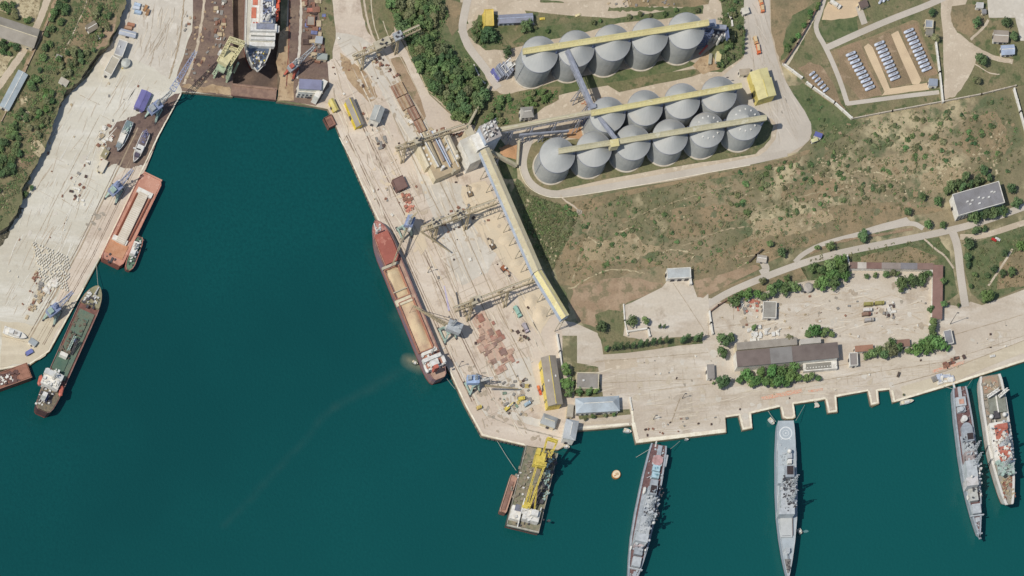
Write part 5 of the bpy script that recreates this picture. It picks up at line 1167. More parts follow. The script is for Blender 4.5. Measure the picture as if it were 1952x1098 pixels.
def gear(t, pts_or_zone, n, z, mat, smin, smax, hmin, hmax, seed=1, name='deck_gear'):
    rr = random.Random(seed); mb = MB(); (x0, y0), (x1, y1), wd = pts_or_zone
    for i in range(n):
        if n <= 30 and i: t.add(mb, name, mat); mb = MB()
        f = rr.random(); q = t.loc(x0+(x1-x0)*f, y0+(y1-y0)*f, z)
        mb.box(q.x, q.y+rr.uniform(-.5, .5)*wd*S, rr.uniform(smin, smax), rr.uniform(smin, smax), z-t.p.z, z-t.p.z+rr.uniform(hmin, hmax), rr.choice((0, 0, 0, .6, 1.1)))
    return t.add(mb, name, mat)
def mast(t, x, y, z0, z1, w=1.6, mat=None, arms=2, name='mast'):
    q = t.loc(x, y, z0); mb = MB(); a = z0-t.p.z; b = z1-t.p.z
    mb.truss((q.x, q.y, a), (q.x, q.y, b), w, w, 4, .28, w*.4, w*.4)
    for i in range(arms): z = a+(b-a)*(.55+.3*i); mb.bar((q.x, q.y-2.4+i*.6, z), (q.x, q.y+2.4-i*.6, z), .35)
    mb.box(q.x, q.y, 1.6, .5, b, b+.7)
    return t.add(mb, name, mat or m_white)
def lifeboat(t, x, y, z, L=7, mat=None, rot=0):
    q = t.loc(x, y, z); mb = MB(); r = L*.18; zz = z-t.p.z
    c, d = math.cos(R(rot)), math.sin(R(rot)); pts = [(-L/2, 0), (-L*.35, r), (L*.3, r), (L/2, 0), (L*.3, -r), (-L*.35, -r)]
    P0 = [(q.x+a*c-b*d, q.y+a*d+b*c) for a, b in pts]; P1 = [(q.x+a*.7*c-b*.6*d, q.y+a*.7*d+b*.6*c) for a, b in pts]
    mb.prism(P0, zz-1.2, zz-.3)
    vs = [(x_, y_, zz-.3) for x_, y_ in P0]+[(x_, y_, zz+.5) for x_, y_ in P1]; fs = [(i, (i+1) % 6, 6+(i+1) % 6, 6+i) for i in range(6)]+[tuple(range(6, 12))]
    mb.add(vs, fs); return t.add(mb, 'lifeboat', mat or m_red)
def gun(t, x, y, z, fwd=1, mat=None, s=1.0, name='gun_turret'):
    q = t.loc(x, y, z+2*s); zz = z-t.p.z; o = t.add(MB().cyl(q.x, q.y, 2.3*s, zz, zz+1.6*s, 1.8*s, 12).box(q.x-.3*fwd, q.y, 2.6*s, 2.4*s, zz+1.5*s, zz+2.3*s), name, mat)
    MB().bar((q.x+1.5*fwd*s, q.y, zz+1.4*s), (q.x+5.4*fwd*s, q.y, zz+2.0*s), .35).link('barrel', m_dk, o)
    return o
# -- bulk carrier at the centre quay
m_hv = M('bulker_hull', C(128, 108, 122), C(146, 116, 110), s=.05, s2=.3, var=.12); m_deckred = M('bulker_deck', C(160, 110, 92), C(176, 124, 100), s=.15, var=.14)
t = ship('bulk_carrier', 'long bulk carrier with one red hatch closed and grain-filled open holds', 'ship', (839, 722), (715, 420), 18.5, 7.5, 'full', m_hv, M('bulker_side_deck', C(168, 136, 118), C(186, 158, 136), s=.2, var=.12), rimm=M('bulker_rim', C(150, 116, 110), C(130, 100, 96), s=.2), rim=1.0)
hullslice(t, 'hatch_cover', .73, .915, 7.6, 9.6, M('hatch_red', C(172, 102, 86), C(158, 92, 78), C(186, 124, 106), s=.08, s2=.3, var=.09), 1.7)
def hold(t, cx, cy, L, Wd, z, mat):
    q = t.loc(cx, cy, z); l, w = L*S, Wd*S; zz = z-t.p.z
    mb = MB()
    for e in (-1, 1): mb.box(q.x, q.y+e*w/2, l, .7, t.zd, zz+.3); mb.box(q.x+e*l/2, q.y, .7, w-.72, t.zd, zz+.3)
    o = t.add(mb, 'hatch_coaming', m_deckred)
    # the grain heap: a grid with gentle mounds
    vs = []; fs = []; nx, ny = 20, 7; rr = random.Random(int(cx))
    ph = [rr.uniform(0, 6) for _ in range(4)]
    for i in range(nx+1):
        for j in range(ny+1):
            a, b = i/nx, j/ny; edge = min(1, min(a, 1-a)*8)*min(1, min(b, 1-b)*4)
            vs.append((q.x-l/2+.4+(l-.8)*a, q.y-w/2+.4+(w-.8)*b, zz-1.6+edge*(1.1+.5*math.sin(a*7+ph[0])+.3*math.sin(b*5+ph[1]+a*3))))
    for i in range(nx):
        for j in range(ny): k = i*(ny+1)+j; fs.append((k, k+ny+1, k+ny+2, k+1))
    t.add(MB().add(vs, fs), 'grain_heap', mat, smooth=True)
m_grainA = M('grain_gold', C(214, 192, 152), C(202, 178, 140), s=.12, var=.08); m_grainB = M('grain_tan', C(212, 188, 150), C(188, 158, 130), s=.06, w1=(.42, .58), var=.08)
hold(t, 757, 538, 60, 29, 9.2, m_grainA); hold(t, 793, 620, 103, 29, 9.2, m_grainB)
t.box('cross_deck', 770, 573, 12, 32, 7.6, 9.0, m_cream, rot=0); t.box('cross_deck', 744, 506, 5, 32, 7.6, 9.4, m_tan)
t.box('hatch_panel', 763, 553, 2, 29, 8.8, 9.6, m_tan)
t.box('superstructure', 827, 688, 26, 33, 7.5, 12.5, m_white); t.box('bridge_deck', 826, 685, 25, 35, 12.55, 13, m_deckred)
t.box('bridge', 824, 681, 7, 36, 13, 16, m_white); t.box('accommodation', 829, 690, 11, 15, 13, 17, m_white); t.box('funnel', 832, 698, 7, 8, 13, 20, m_red)
t.box('poop_deckhouse', 819, 670, 6, 30, 7.5, 11, m_wwall); mast(t, 823, 672, 16, 24, 1.4); lifeboat(t, 846, 684, 14, 8, m_white); lifeboat(t, 813, 701, 12, 8, m_white)
gear(t, ((812, 676), (838, 700), 32), 22, 13, m_white, .5, 2.2, .5, 2.2, 3); gear(t, ((820, 674), (838, 704), 34), 14, 12.6, m_dk, .5, 2, .3, 1.2, 7, 'deck_fittings')
gear(t, ((719, 430), (724, 448), 10), 12, 8.2, m_white, .4, 1.6, .4, 1.2, 11, 'windlass'); mast(t, 717, 446, 8, 17, 1.2); t.bar('derrick', (713, 426, 9), (720, 449, 9), .7, m_white)
hullslice(t, 'forecastle_deck', .9, 1.0, 7.5, 8.2, M('fore_red', C(166, 106, 94), C(186, 140, 126), s=.4, var=.2))
# -- green-decked cargo ship
m_dgreen = M('green_deck', C(98, 118, 100), C(112, 118, 98), C(84, 104, 90), s=.12, s2=.4, var=.16); m_hdark = M('dark_hull', C(74, 56, 60), C(92, 64, 60), s=.2, var=.15)
t = ship('cargo_ship', 'rusty cargo ship with a long green deck and white stern bridge at the west quay', 'ship', (81, 783), (187, 546), 20.5, 8, 'round', m_hdark, M('walkway_red', C(132, 92, 80), C(112, 80, 72), s=.3, var=.15), rimm=M('rim_rust', C(140, 104, 96), C(160, 130, 118), s=.4, var=.15))
t.box('main_deck', 138, 657, 138, 31, 8.05, 9, m_dgreen); hullslice(t, 'forecastle', .84, 1.0, 8.05, 10.5, M('olive_deck', C(136, 132, 100), C(156, 146, 116), s=.3, var=.18)); t.box('hatch_cover', 152, 620, 34, 22, 9.02, 10.2, m_dgreen); t.box('hatch_cover', 116, 690, 34, 24, 9.02, 9.9, M('green_hatch', C(76, 104, 88), C(90, 110, 92), s=.1))
t.bar('foremast', (188, 548, 11), (181, 560, 14), .9, m_white); gear(t, ((170, 580), (180, 560), 26), 26, 10.5, m_white, .4, 2, .4, 2, 2, 'windlass'); gear(t, ((165, 585), (178, 565), 26), 20, 10.5, m_dk, .4, 2.4, .3, 1.4, 5, 'deck_fittings')
gear(t, ((120, 680), (155, 605), 24), 40, 10, M('brown_gear', C(112, 100, 84)), .5, 3, .4, 1.6, 9); gear(t, ((130, 665), (148, 635), 18), 26, 9.2, m_dk, .5, 3, .4, 1.4, 19, 'cargo_gear')
t.truss('deck_crane', (128, 672, 10), (143, 640, 16), 1.6, 1.4, 9, .3, m_cgreen); t.truss('deck_crane', (136, 676, 10), (147, 648, 16), 1.4, 1.2, 9, .3, m_dk)
t.box('crane_cab', 122, 675, 7, 15, 10, 14, m_wwall); t.box('crane_cab', 143, 648, 5, 5, 10, 13, P(150, 160, 200))
t.box('superstructure', 100, 722, 30, 36, 8, 14, m_white); t.box('bridge', 103, 714, 8, 38, 14, 17, m_white); t.box('bridge_roof', 103, 713, 9, 38, 17.02, 17.5, M('pale_grey_top', C(206, 206, 200), C(190, 190, 184), s=.3)); t.box('upper_deck', 98, 723, 16, 26, 14, 15.5, m_wwall)
t.box('funnel', 86, 751, 8, 9, 12, 19, m_white); t.box('funnel_base', 86, 756, 13, 12, 8, 12, P(82, 84, 112)); hullslice(t, 'poop', 0.0, .16, 8.02, 9.4, M('poop_deck', C(128, 116, 92), C(104, 96, 82), s=.4, var=.2))
lifeboat(t, 117, 745, 12, 9, m_red, 10); lifeboat(t, 77, 724, 12, 9, m_red, 10); gear(t, ((94, 735), (108, 708), 34), 26, 15, m_white, .5, 2.4, .4, 2.6, 4); gear(t, ((78, 775), (94, 740), 26), 26, 9.4, m_white, .4, 1.8, .3, 1.5, 14); gear(t, ((80, 770), (96, 740), 26), 30, 9.4, m_dk, .5, 2.6, .3, 1.4, 15, 'deck_fittings'); mast(t, 101, 722, 15.5, 25)
# -- red barge with covered platform
m_bred = M('barge_red', C(200, 148, 124), C(186, 134, 112), C(210, 164, 142), s=.08, s2=.3, var=.08)
t = ship('barge', 'rust-red barge with a long white pontoon cargo moored at the west quay', 'barge', (212, 500), (290, 338), 22.5, 3.6, 'scow', M('barge_side', C(130, 80, 66)), m_bred, rimm=M('barge_rim', C(196, 140, 122), C(170, 112, 96), s=.3), rim=.8, flare=.95)
t.box('white_pontoon', 252, 415, 104, 18, 3.7, 6.4, M('pontoon_white', C(220, 210, 192), C(204, 192, 172), s=.12, var=.05)); t.box('pontoon_end', 276, 367, 10, 31, 3.7, 5.6, m_wwall); t.box('pontoon_end', 229, 457, 9, 30, 3.7, 5.6, m_wwall)
t.box('brown_cover', 222, 474, 28, 38, 3.62, 4.1, M('cover_tan', C(188, 134, 98), C(196, 146, 112), s=.1)); t.box('bow_ramp', 285, 350, 34, 38, 3.62, 4.0, m_bred)
t.bar('rail_beam', (222, 448, 4.4), (262, 366, 4.4), 1.0, M('barge_brown', C(130, 70, 50))); t.bar('rail_beam', (246, 460, 4.4), (290, 372, 4.4), 1.0, M('barge_brown', C(130, 70, 50)))
t.box('bollard_rack', 213, 495, 10, 4, 3.7, 4.6, m_dk); gear(t, ((206, 500), (220, 480), 24), 5, 4, m_dk, .5, 1.6, .4, 1.2, 5)
mb = MB(); q = t.loc(252, 415, 6.4)
for i in range(26): mb.box(q.x-21+i*1.68, q.y, .2, 7.3, 6.4-t.p.z, 6.56-t.p.z)
t.add(mb, 'pontoon_seam', m_tan)
# -- tug beside the barge
t = ship('tug_boat', 'green-decked tug alongside the rust-red barge', 'boat', (267, 452), (244, 515), 9.5, 3.2, 'tug', P(150, 92, 80), M('tug_green', C(112, 140, 112), C(90, 116, 96), s=.5, var=.15), rimm=P(190, 130, 112), flare=.9)
t.box('deckhouse', 257, 473, 26, 11, 3.3, 6.4, m_wwall); t.box('wheelhouse', 254, 480, 8, 9, 6.45, 9, m_white); t.box('funnel', 260, 466, 5, 4, 6.4, 9, m_dk); gear(t, ((268, 455), (248, 505), 12), 40, 3.3, m_dk, .4, 1.8, .3, 1.2, 6); gear(t, ((266, 458), (247, 500), 12), 26, 4.5, m_white, .4, 1.6, .3, 1.6, 8); mast(t, 256, 476, 6, 14, .8)
gear(t, ((262, 462), (246, 502), 12), 20, 3.6, M('tug_green', C(112, 140, 112)), .5, 1.8, .3, 1.2, 9)
# -- brown barge bottom left
t = ship('work_barge', 'brown work barge loaded with scrap at the lower left edge', 'barge', (-28, 736), (56, 706), 15, 3.4, 'barge', P(120, 80, 68), P(150, 108, 90), rimm=P(168, 126, 106), flare=.95)
gear(t, ((-10, 730), (34, 716), 20), 46, 3.5, P(112, 84, 76), .6, 3.5, .3, 1.6, 3, 'scrap_pile'); gear(t, ((-4, 728), (26, 718), 14), 22, 4.2, m_wwall, .5, 2, .3, 1.2, 5); t.box('deck_plate', 44, 709, 22, 26, 3.45, 3.9, P(164, 118, 96))
# -- floating crane
t = ship('crane_barge', 'floating crane barge with a long yellow double boom moored at the quay corner', 'crane barge', (996.5, 1006), (1033, 857), 31.5, 4, 'barge', P(96, 92, 84), M('barge_deck_olive', C(124, 124, 100), C(142, 130, 108), C(104, 106, 84), s=.12, s2=.3, var=.15), rimm=P(170, 164, 150), flare=.96, rim=.7)
m_cy = m_cyel
t.truss('boom_chord', (999, 968, 9), (1024, 884, 27), 1.0, 1.2, 9, .36, m_cy); t.truss('boom_chord', (1008, 970, 9), (1038, 887, 27), 1.0, 1.2, 9, .36, m_cy)
t.box('boom_foot', 1002, 962, 12, 11, 8, 11, m_cy)
t.truss('boom_tie', (1021, 884, 27), (1041, 887, 27), 2.4, 2.2, 5, .8, m_cy); t.truss('boom_tie', (1000, 961, 10), (1011, 964, 10), 2, 2, 3, .7, m_cy)
q = t.loc(1030, 873, 27); t.add(MB().box(q.x, q.y, 9.5, 8, 22, 25), 'boom_head', m_cy)
t.box('boom_head_plate', 1030, 874, 26, 18, 24, 28, m_cy); t.truss('head_frame', (1036, 862, 30), (1043, 836, 38), 1.0, 1.0, 5, .4, m_cy); t.truss('head_frame', (1050, 868, 30), (1062, 842, 38), 1.0, 1.0, 5, .4, m_cy); t.truss('head_frame', (1043, 836, 38), (1063, 842, 38), 1.6, 1.6, 4, .6, m_cy)
t.box('head_sheave', 1027, 860, 12, 8, 26, 30, m_cy); gear(t, ((1036, 880), (1052, 862), 16), 20, 26, m_cy, .5, 2.4, .5, 2, 3, 'sheave'); gear(t, ((1038, 878), (1052, 864), 14), 12, 27, m_dk, .5, 2, .5, 2, 13, 'hoist')
t.truss('a_frame', (1004, 972, 5), (1016, 925, 20), .7, .7, 8, .25, m_cy); t.truss('a_frame', (1018, 978, 5), (1024, 925, 20), .7, .7, 8, .25, m_cy); t.bar('tie_back', (986, 1005, 6), (1000, 950, 12), .7, m_white)
t.box('deckhouse', 984, 977, 26, 20, 4, 7.5, m_wwall); t.box('deckhouse_roof', 989, 968, 12, 14, 7.55, 8, P(120, 122, 134)); t.box('machine_house', 1013, 982, 20, 32, 4, 9, m_white); t.box('wheelhouse', 1020, 977, 11, 13, 9, 12, m_white)
gear(t, ((1000, 990), (1022, 970), 40), 40, 8, m_white, .5, 2.6, .4, 2.4, 6); gear(t, ((980, 1000), (1036, 990), 30), 18, 4.2, m_dk, .5, 2.2, .3, 1.4, 7, 'deck_fittings')
gear(t, ((990, 960), (1020, 870), 48), 50, 4.1, P(150, 140, 122), .5, 2.6, .3, 1.5, 8, 'deck_cargo'); gear(t, ((1020, 970), (1050, 868), 26), 36, 4.1, m_dk, .6, 4, .3, 2.2, 9, 'anchor_winch'); gear(t, ((1035, 960), (1054, 868), 14), 30, 4.1, m_cgreen, .6, 3, .3, 1.6, 10, 'pipe_rack'); gear(t, ((985, 960), (1008, 880), 30), 9, 4.1, m_white, .7, 1.8, .3, 1.6, 28, 'locker')
t.box('deck_plate', 1022, 945, 40, 6, 4.02, 6, P(150, 128, 118)); t.box('deck_plate', 1028, 935, 36, 9, 4.02, 5.2, P(132, 126, 110))
t.bar('stern_rail', (966, 1001, 5.5), (1027, 1015, 5.5), 1.1, P(186, 182, 166))
t = ship('pontoon', 'narrow rusty pontoon tied to the left side of the floating crane barge', 'pontoon', (958, 977), (980, 907), 6.8, 2.0, 'scow', P(130, 96, 84), P(176, 138, 118), rimm=P(200, 166, 144), flare=.95)
t.box('tarp', 968, 944, 56, 7, 2.05, 2.7, P(150, 116, 100))
t = ship('pontoon', 'small square brown pontoon at the north-east corner of the basin', 'pontoon', (622, 235), (636, 228), 11, 1.2, 'barge', P(120, 88, 78), P(156, 116, 98), flare=.97)
t.box('hatch', 629, 232, 8, 12, 1.25, 1.7, P(134, 98, 84))
# -- frigate with brown deck
m_nav = M('navy_grey', C(168, 174, 178), C(150, 156, 160), s=.3, var=.07, rough=.55); m_navl = M('navy_light', C(192, 196, 196), C(174, 178, 178), s=.3, var=.06, rough=.55)
m_bd = M('brown_deck', C(104, 76, 74), C(118, 90, 86), s=.3, var=.15); m_soot = M('funnel_black', C(52, 42, 44), C(66, 54, 52), s=.8, var=.2)
def hut(t, nm_, x, y, L, Wd, z0, z1, m=None, **k): return t.box(nm_, x, y, L, Wd, z0, z1, m or m_nav, **k)
t = ship('frigate', 'grey frigate with a brown deck moored stern-first beside the small round buoy platform', 'warship', (1256, 848), (1198, 1142), 20.5, 6, 'war', m_nav, m_bd, rimm=m_nav, rim=.6, lowm=m_dk, rimw=1.3)
t.box('deck_walkway', 1226, 990, 120, 23, 5.9, 6.25, m_nav)
hut(t, 'quarterdeck_strip', 1257, 861, 24, 8, 6, 7.2); cy_ = t.cyl('helipad_cover', 1254, 877, 10, 6.02, 7.4, P(196, 156, 152), n=24); hut(t, 'helipad_frame', 1254, 878, 17, 19, 6.02, 6.9, m_navl)
for y in (892, 905):
    x = 1251.5-(y-892)*.12; t.box('launcher', x, y, 11, 14, 6.02, 8.6, P(176, 204, 212), rot=0); gear(t, ((x-3, y+1), (x+4, y-1), 6), 4, 8.6, P(120, 160, 172), .5, 1.6, .1, .5, y, 'launcher_hatch')
hut(t, 'deckhouse', 1247, 922, 16, 14, 6, 9); hut(t, 'deckhouse', 1243, 940, 24, 18, 6, 10); t.box('funnel', 1246, 933, 18, 14, 10, 15, m_nav); t.box('funnel_top', 1246, 932, 14, 11, 15.02, 15.4, m_soot)
hut(t, 'deckhouse', 1240, 957, 22, 20, 6, 11, m_navl); hut(t, 'deckhouse', 1236, 978, 24, 22, 6, 10.4); hut(t, 'superstructure', 1229, 1006, 44, 20, 6, 13, m_navl); hut(t, 'bridge', 1224, 1024, 16, 24, 6, 15.5, m_navl)
hut(t, 'bridge_front', 1219, 1036, 10, 18, 6, 11, P(190, 176, 174)); hut(t, 'launcher_house', 1218, 1048, 18, 16, 6, 9); hut(t, 'launcher_house', 1214, 1070, 18, 16, 6, 9.5, m_navl); t.box('breakwater', 1212, 1084, 2, 26, 6, 7.6, m_navl); hut(t, 'fore_strip', 1210, 1096, 14, 6, 6, 7)
mast(t, 1240, 966, 11, 24, 2.4, m_nav); mast(t, 1232, 1000, 13, 30, 3, m_nav, 3); mast(t, 1243, 944, 10, 18, 1.6, m_nav); t.ball('radar_dome', 1246, 996, 17, 3.4, m_white)
t.ball('radar_dome', 1238, 1030, 15, 2.6, m_navl); gear(t, ((1248, 940), (1222, 1040), 24), 60, 11, m_navl, .4, 2.2, .5, 3.2, 21); gear(t, ((1252, 930), (1236, 1010), 28), 34, 9.5, m_dk, .4, 1.8, .3, 1.4, 22, 'deck_fittings')
gear(t, ((1256, 856), (1246, 915), 30), 26, 6.1, m_navl, .4, 1.6, .4, 1.6, 23, 'mooring_gear'); lifeboat(t, 1229, 934, 8, 6, m_white); lifeboat(t, 1252, 950, 9, 6, m_navl); lifeboat(t, 1203, 1044, 7.5, 4, m_white); lifeboat(t, 1230, 1050, 7.5, 4, m_white)
t.bar('boat_boom', (1243, 906, 9), (1233, 911, 8), .35, m_navl); hut(t, 'side_ledge', 1270, 878, 22, 4, 3, 6, m_navl); gear(t, ((1212, 1088), (1206, 1100), 14), 10, 6.1, m_navl, .4, 1.4, .3, 1, 24, 'windlass'); t.bar('gangway', (1251, 842, 5), (1249, 852, 6), 1.1, m_white)
gear(t, ((1254, 925), (1216, 1050), 26), 60, 9.5, m_dk, .4, 1.6, .3, 1.6, 121, 'deck_fittings'); gear(t, ((1250, 925), (1216, 1050), 24), 50, 11.5, m_navl, .3, 1.4, .5, 2.4, 122, 'antenna')
# -- light grey frigate with helipad
m_ng = M('pale_deck', C(178, 186, 188), C(168, 176, 178), s=.12, var=.05)
t = ship('frigate', 'pale grey frigate with a white helipad circle at its stern, moored at a small pier', 'warship', (1498, 802), (1503, 1104), 19.8, 7, 'war', M('pale_hull', C(160, 168, 176)), m_ng, rimm=m_navl, rim=.35, lowm=m_dk, rimw=.6)
q = t.loc(1498, 825.5, 7.1); w_ = M('marking_white', C(222, 224, 220)); h0 = t.zd
mk = MB().ring(q.x, q.y, 4.4, 5.2, h0+.0, h0+.07); mk.ring(q.x, q.y, 2.2, 2.5, h0+.0, h0+.06); mk.ring(q.x, q.y, .2, .6, h0, h0+.06)
for sgn in (-1, 1): mk.box(q.x+5.0, q.y+sgn*3.6, 3.2, .5, h0, h0+.08, R(55*sgn))
mk.box(q.x+7.5, q.y, 5, .6, h0, h0+.08); t.add(mk, 'helipad_marking', w_)
hut(t, 'hangar', 1500, 866, 56, 34, 7, 8.2, m_ng); hut(t, 'deckhouse', 1498, 904, 34, 30, 7, 11, m_ng); t.box('funnel', 1506, 898, 22, 16, 9, 16, m_nav); t.box('funnel_opening', 1506.5, 896, 16, 12, 16.02, 16.4, m_soot)
hut(t, 'superstructure', 1501, 934, 26, 24, 7, 12, m_nav); hut(t, 'superstructure', 1502, 958, 44, 26, 7, 14, m_navl); hut(t, 'bridge', 1500, 974, 12, 30, 7, 15, m_navl); t.box('breakwater', 1499, 983, 2, 28, 7, 8.4, P(120, 126, 130))
hut(t, 'missile_deck', 1499, 1004, 40, 22, 7, 8.2, M('missile_deck', C(194, 196, 192), C(186, 188, 184), s=.1, var=.03)); t.box('hatch_seam', 1511, 1003, 34, 1.4, 7.1, 8.3, P(132, 120, 116)); t.box('hatch_seam', 1499, 1021, 1, 16, 8.2, 8.4, P(150, 154, 156))
gun(t, 1502, 1049, 7, 1, m_navl, 1.3); q = t.loc(1502, 1078, 7.1); t.add(MB().prism([(q.x-5, q.y-2.4), (q.x+6, q.y-.8), (q.x+6, q.y+.8), (q.x-5, q.y+2.4)], h0, h0+.5), 'anchor_deck', P(130, 126, 120))
gear(t, ((1502, 1070), (1503, 1088), 8), 14, 7.4, m_dk, .3, 1.2, .3, .9, 3, 'windlass')
t.ball('radar_dome', 1505, 860, 12, 4.6, m_white); hut(t, 'ciws_mount', 1506, 868, 10, 8, 8, 11, m_navl); hut(t, 'ciws_mount', 1506, 879, 8, 7, 8, 11, m_white); t.ball('radar_dome', 1515, 946, 15, 3.0, m_white)
mast(t, 1510, 924, 12, 26, 3, m_navl, 3); mast(t, 1506, 956, 14, 30, 3.2, m_navl, 3); gear(t, ((1502, 915), (1504, 965), 26), 50, 12, m_navl, .4, 2.2, .4, 3, 31); gear(t, ((1506, 915), (1508, 970), 22), 30, 13, m_dk, .4, 1.6, .4, 1.8, 32, 'deck_fittings'); gear(t, ((1490, 925), (1491, 955), 5), 10, 11, m_white, .5, 1.4, .4, 1.4, 33, 'life_raft')
t.box('side_boat', 1516, 885, 16, 4, 7.2, 9, m_navl); gear(t, ((1484, 845), (1516, 848), 4), 8, 7.4, P(130, 136, 140), .5, 1.2, .2, .6, 34, 'deck_hatch')
gear(t, ((1502, 905), (1504, 975), 22), 40, 14, m_dk, .3, 1.4, .3, 1.4, 124, 'antenna'); gear(t, ((1490, 840), (1500, 895), 20), 16, 8.2, m_navl, .6, 2.0, .3, 1.0, 125, 'deck_locker')
# -- the third warship
t = ship('frigate', 'grey warship with a brown deck and stacked superstructure moored left of the landing ship', 'warship', (1829, 738), (1868, 1028), 17.5, 6, 'war', m_nav, m_bd, rimm=m_nav, rim=.6, lowm=m_dk, rimw=1.2)
t.box('deck_walkway', 1850, 885, 110, 25, 5.9, 6.25, m_nav)
hut(t, 'quarterdeck_strip', 1830, 747, 20, 6, 6, 7.2, m_navl); hut(t, 'helipad_frame', 1832, 765, 17, 19, 6.02, 8, m_navl); t.box('helipad_cover', 1833, 765, 9, 9, 8.02, 8.4, P(206, 160, 138)); hut(t, 'gun_base', 1833, 780, 10, 15, 6, 8.5, m_navl)
t.cyl('gun_turret', 1833, 779, 4.5, 8.5, 10.5, m_navl, n=14); t.cyl('gun_turret', 1839, 797, 5.8, 6, 9.5, m_white, n=16); t.cyl('deckhouse', 1843, 815, 10, 6, 9, m_nav, n=14)
hut(t, 'deckhouse', 1845, 826, 26, 20, 6, 9.6); t.box('funnel', 1850, 832, 16, 13, 9, 14, m_nav); t.box('funnel_top', 1850, 831, 12, 11, 14.02, 14.4, m_soot); hut(t, 'deckhouse', 1848, 851, 18, 17, 6, 11, m_navl)
hut(t, 'superstructure', 1850, 872, 24, 18, 6, 12, P(164, 152, 148)); hut(t, 'superstructure', 1853, 896, 38, 20, 6, 14, m_navl); hut(t, 'bridge', 1854, 917, 16, 22, 6, 15.5, P(206, 202, 198)); hut(t, 'launcher_house', 1856, 941, 26, 16, 6, 9.6, P(192, 192, 184)); hut(t, 'launcher_house', 1862, 969, 18, 16, 6, 9.4, m_navl)
t.box('breakwater', 1863, 982, 2, 26, 6, 7.8, m_navl); hut(t, 'fore_strip', 1864, 990, 8, 8, 6, 7.2, m_navl); mast(t, 1857, 858, 11, 24, 2.6, m_navl, 3); mast(t, 1858, 884, 14, 30, 3, m_navl, 3); t.ball('radar_dome', 1870, 884, 13, 2.2, m_white); t.ball('radar_dome', 1868, 902, 13, 2.4, m_white); t.ball('radar_dome', 1853, 908, 17, 2.6, m_white)
gear(t, ((1846, 830), (1858, 925), 22), 60, 11, m_navl, .4, 2.4, .5, 3, 41); gear(t, ((1850, 830), (1860, 925), 24), 34, 10, m_dk, .4, 1.8, .3, 1.6, 42, 'deck_fittings'); gear(t, ((1828, 744), (1840, 800), 22), 22, 6.1, P(164, 150, 148), .4, 1.8, .3, 1.6, 43, 'mooring_gear')
gear(t, ((1864, 992), (1867, 1018), 9), 18, 6.1, m_navl, .3, 1.2, .3, 1.0, 44, 'windlass'); gear(t, ((1866, 890), (1870, 930), 8), 16, 9, m_white, .5, 2, .4, 2.2, 45, 'launcher_tube'); lifeboat(t, 1845, 948, 7.5, 4, m_white); lifeboat(t, 1870, 941, 7.5, 4, m_white); t.bar('gangway', (1817, 731, 5), (1820, 741, 6), 1.1, m_white)
gear(t, ((1844, 830), (1862, 950), 22), 50, 11, m_dk, .4, 1.6, .3, 1.6, 123, 'deck_fittings')
# -- landing ship
t = ship('landing_ship', 'broad landing ship with red-painted upper deck and a flat bow, moored at the far right', 'warship', (1887, 716), (1924, 962), 24, 8, 'lst', M('landing_hull', C(206, 204, 196), C(190, 184, 172), s=.2, var=.08), M('tan_deck', C(160, 154, 138), C(146, 138, 124), C(170, 144, 122), s=.2, s2=.2, var=.12), rimm=M('landing_rim', C(212, 208, 198)), lowm=P(130, 84, 66), rim=.8, rimw=1.8)
t.box('stern_deck', 1889, 733, 30, 30, 8.05, 8.6, M('pinkish_deck', C(172, 136, 112), C(160, 148, 124), s=.2, w1=(.4, .6), var=.15)); t.truss('stern_crane', (1883, 757, 12), (1905, 742, 16), 2.0, 1.8, 7, .5, m_white); t.truss('stern_crane', (1905, 756, 12), (1922, 741, 18), 2.0, 1.8, 6, .5, m_white)
t.box('vehicle_deck', 1893, 771, 34, 15, 8.05, 10, P(140, 142, 128)); t.box('vehicle_deck', 1910, 768, 34, 15, 8.05, 10, P(140, 142, 128)); t.box('catwalk', 1901, 769, 34, 2.4, 10, 10.6, m_wwall)
t.ball('gun_dome', 1890, 794, 11, 4.6, m_white); t.ball('gun_dome', 1915, 790, 11, 4.6, m_white); t.box('winch_pit', 1900, 790, 14, 10, 8, 10.5, m_dk)
m_rd = M('red_oxide_deck', C(172, 98, 80), C(186, 116, 98), s=.3, var=.12)
t.box('superstructure', 1907, 842, 76, 31, 8, 13, m_wwall); t.box('red_deck', 1910, 826, 34, 24, 13.02, 13.5, m_rd); t.box('red_deck', 1916, 862, 32, 23, 13.02, 13.5, m_rd); t.box('bridge', 1919, 889, 20, 28, 8, 13.4, P(168, 178, 172)); t.box('red_hatch', 1911, 812, 10, 20, 13.5, 14.2, m_rd); t.box('grey_deck', 1915, 845, 10, 22, 13.02, 13.6, m_navl)
gear(t, ((1905, 822), (1919, 875), 24), 34, 13.5, m_wwall, .5, 2.2, .4, 2.2, 51); gear(t, ((1912, 880), (1922, 905), 26), 30, 13, m_cgreen, .4, 3, .3, 2, 52, 'bridge_gear'); gear(t, ((1917, 912), (1924, 950), 22), 40, 8.1, P(186, 170, 136), .4, 1.6, .3, 1.2, 53, 'windlass'); gear(t, ((1918, 912), (1924, 950), 24), 24, 8.1, P(150, 100, 80), .5, 2.4, .2, .8, 54, 'deck_fittings')
gear(t, ((1882, 730), (1896, 745), 26), 14, 8.6, P(210, 200, 180), .4, 1.6, .3, 1.2, 55, 'mooring_gear'); mast(t, 1914, 846, 13.5, 27, 3, m_navl, 3); mast(t, 1918, 884, 13.5, 24, 2.4, m_navl); t.bar('side_rail', (1896, 800, 11), (1915, 905, 11), .8, m_wwall); t.bar('side_rail', (1888, 800, 9.4), (1907, 905, 9.4), .7, P(150, 140, 130))
gear(t, ((1924, 820), (1930, 900), 6), 22, 12, m_navl, .5, 2, .4, 2, 56, 'life_raft')
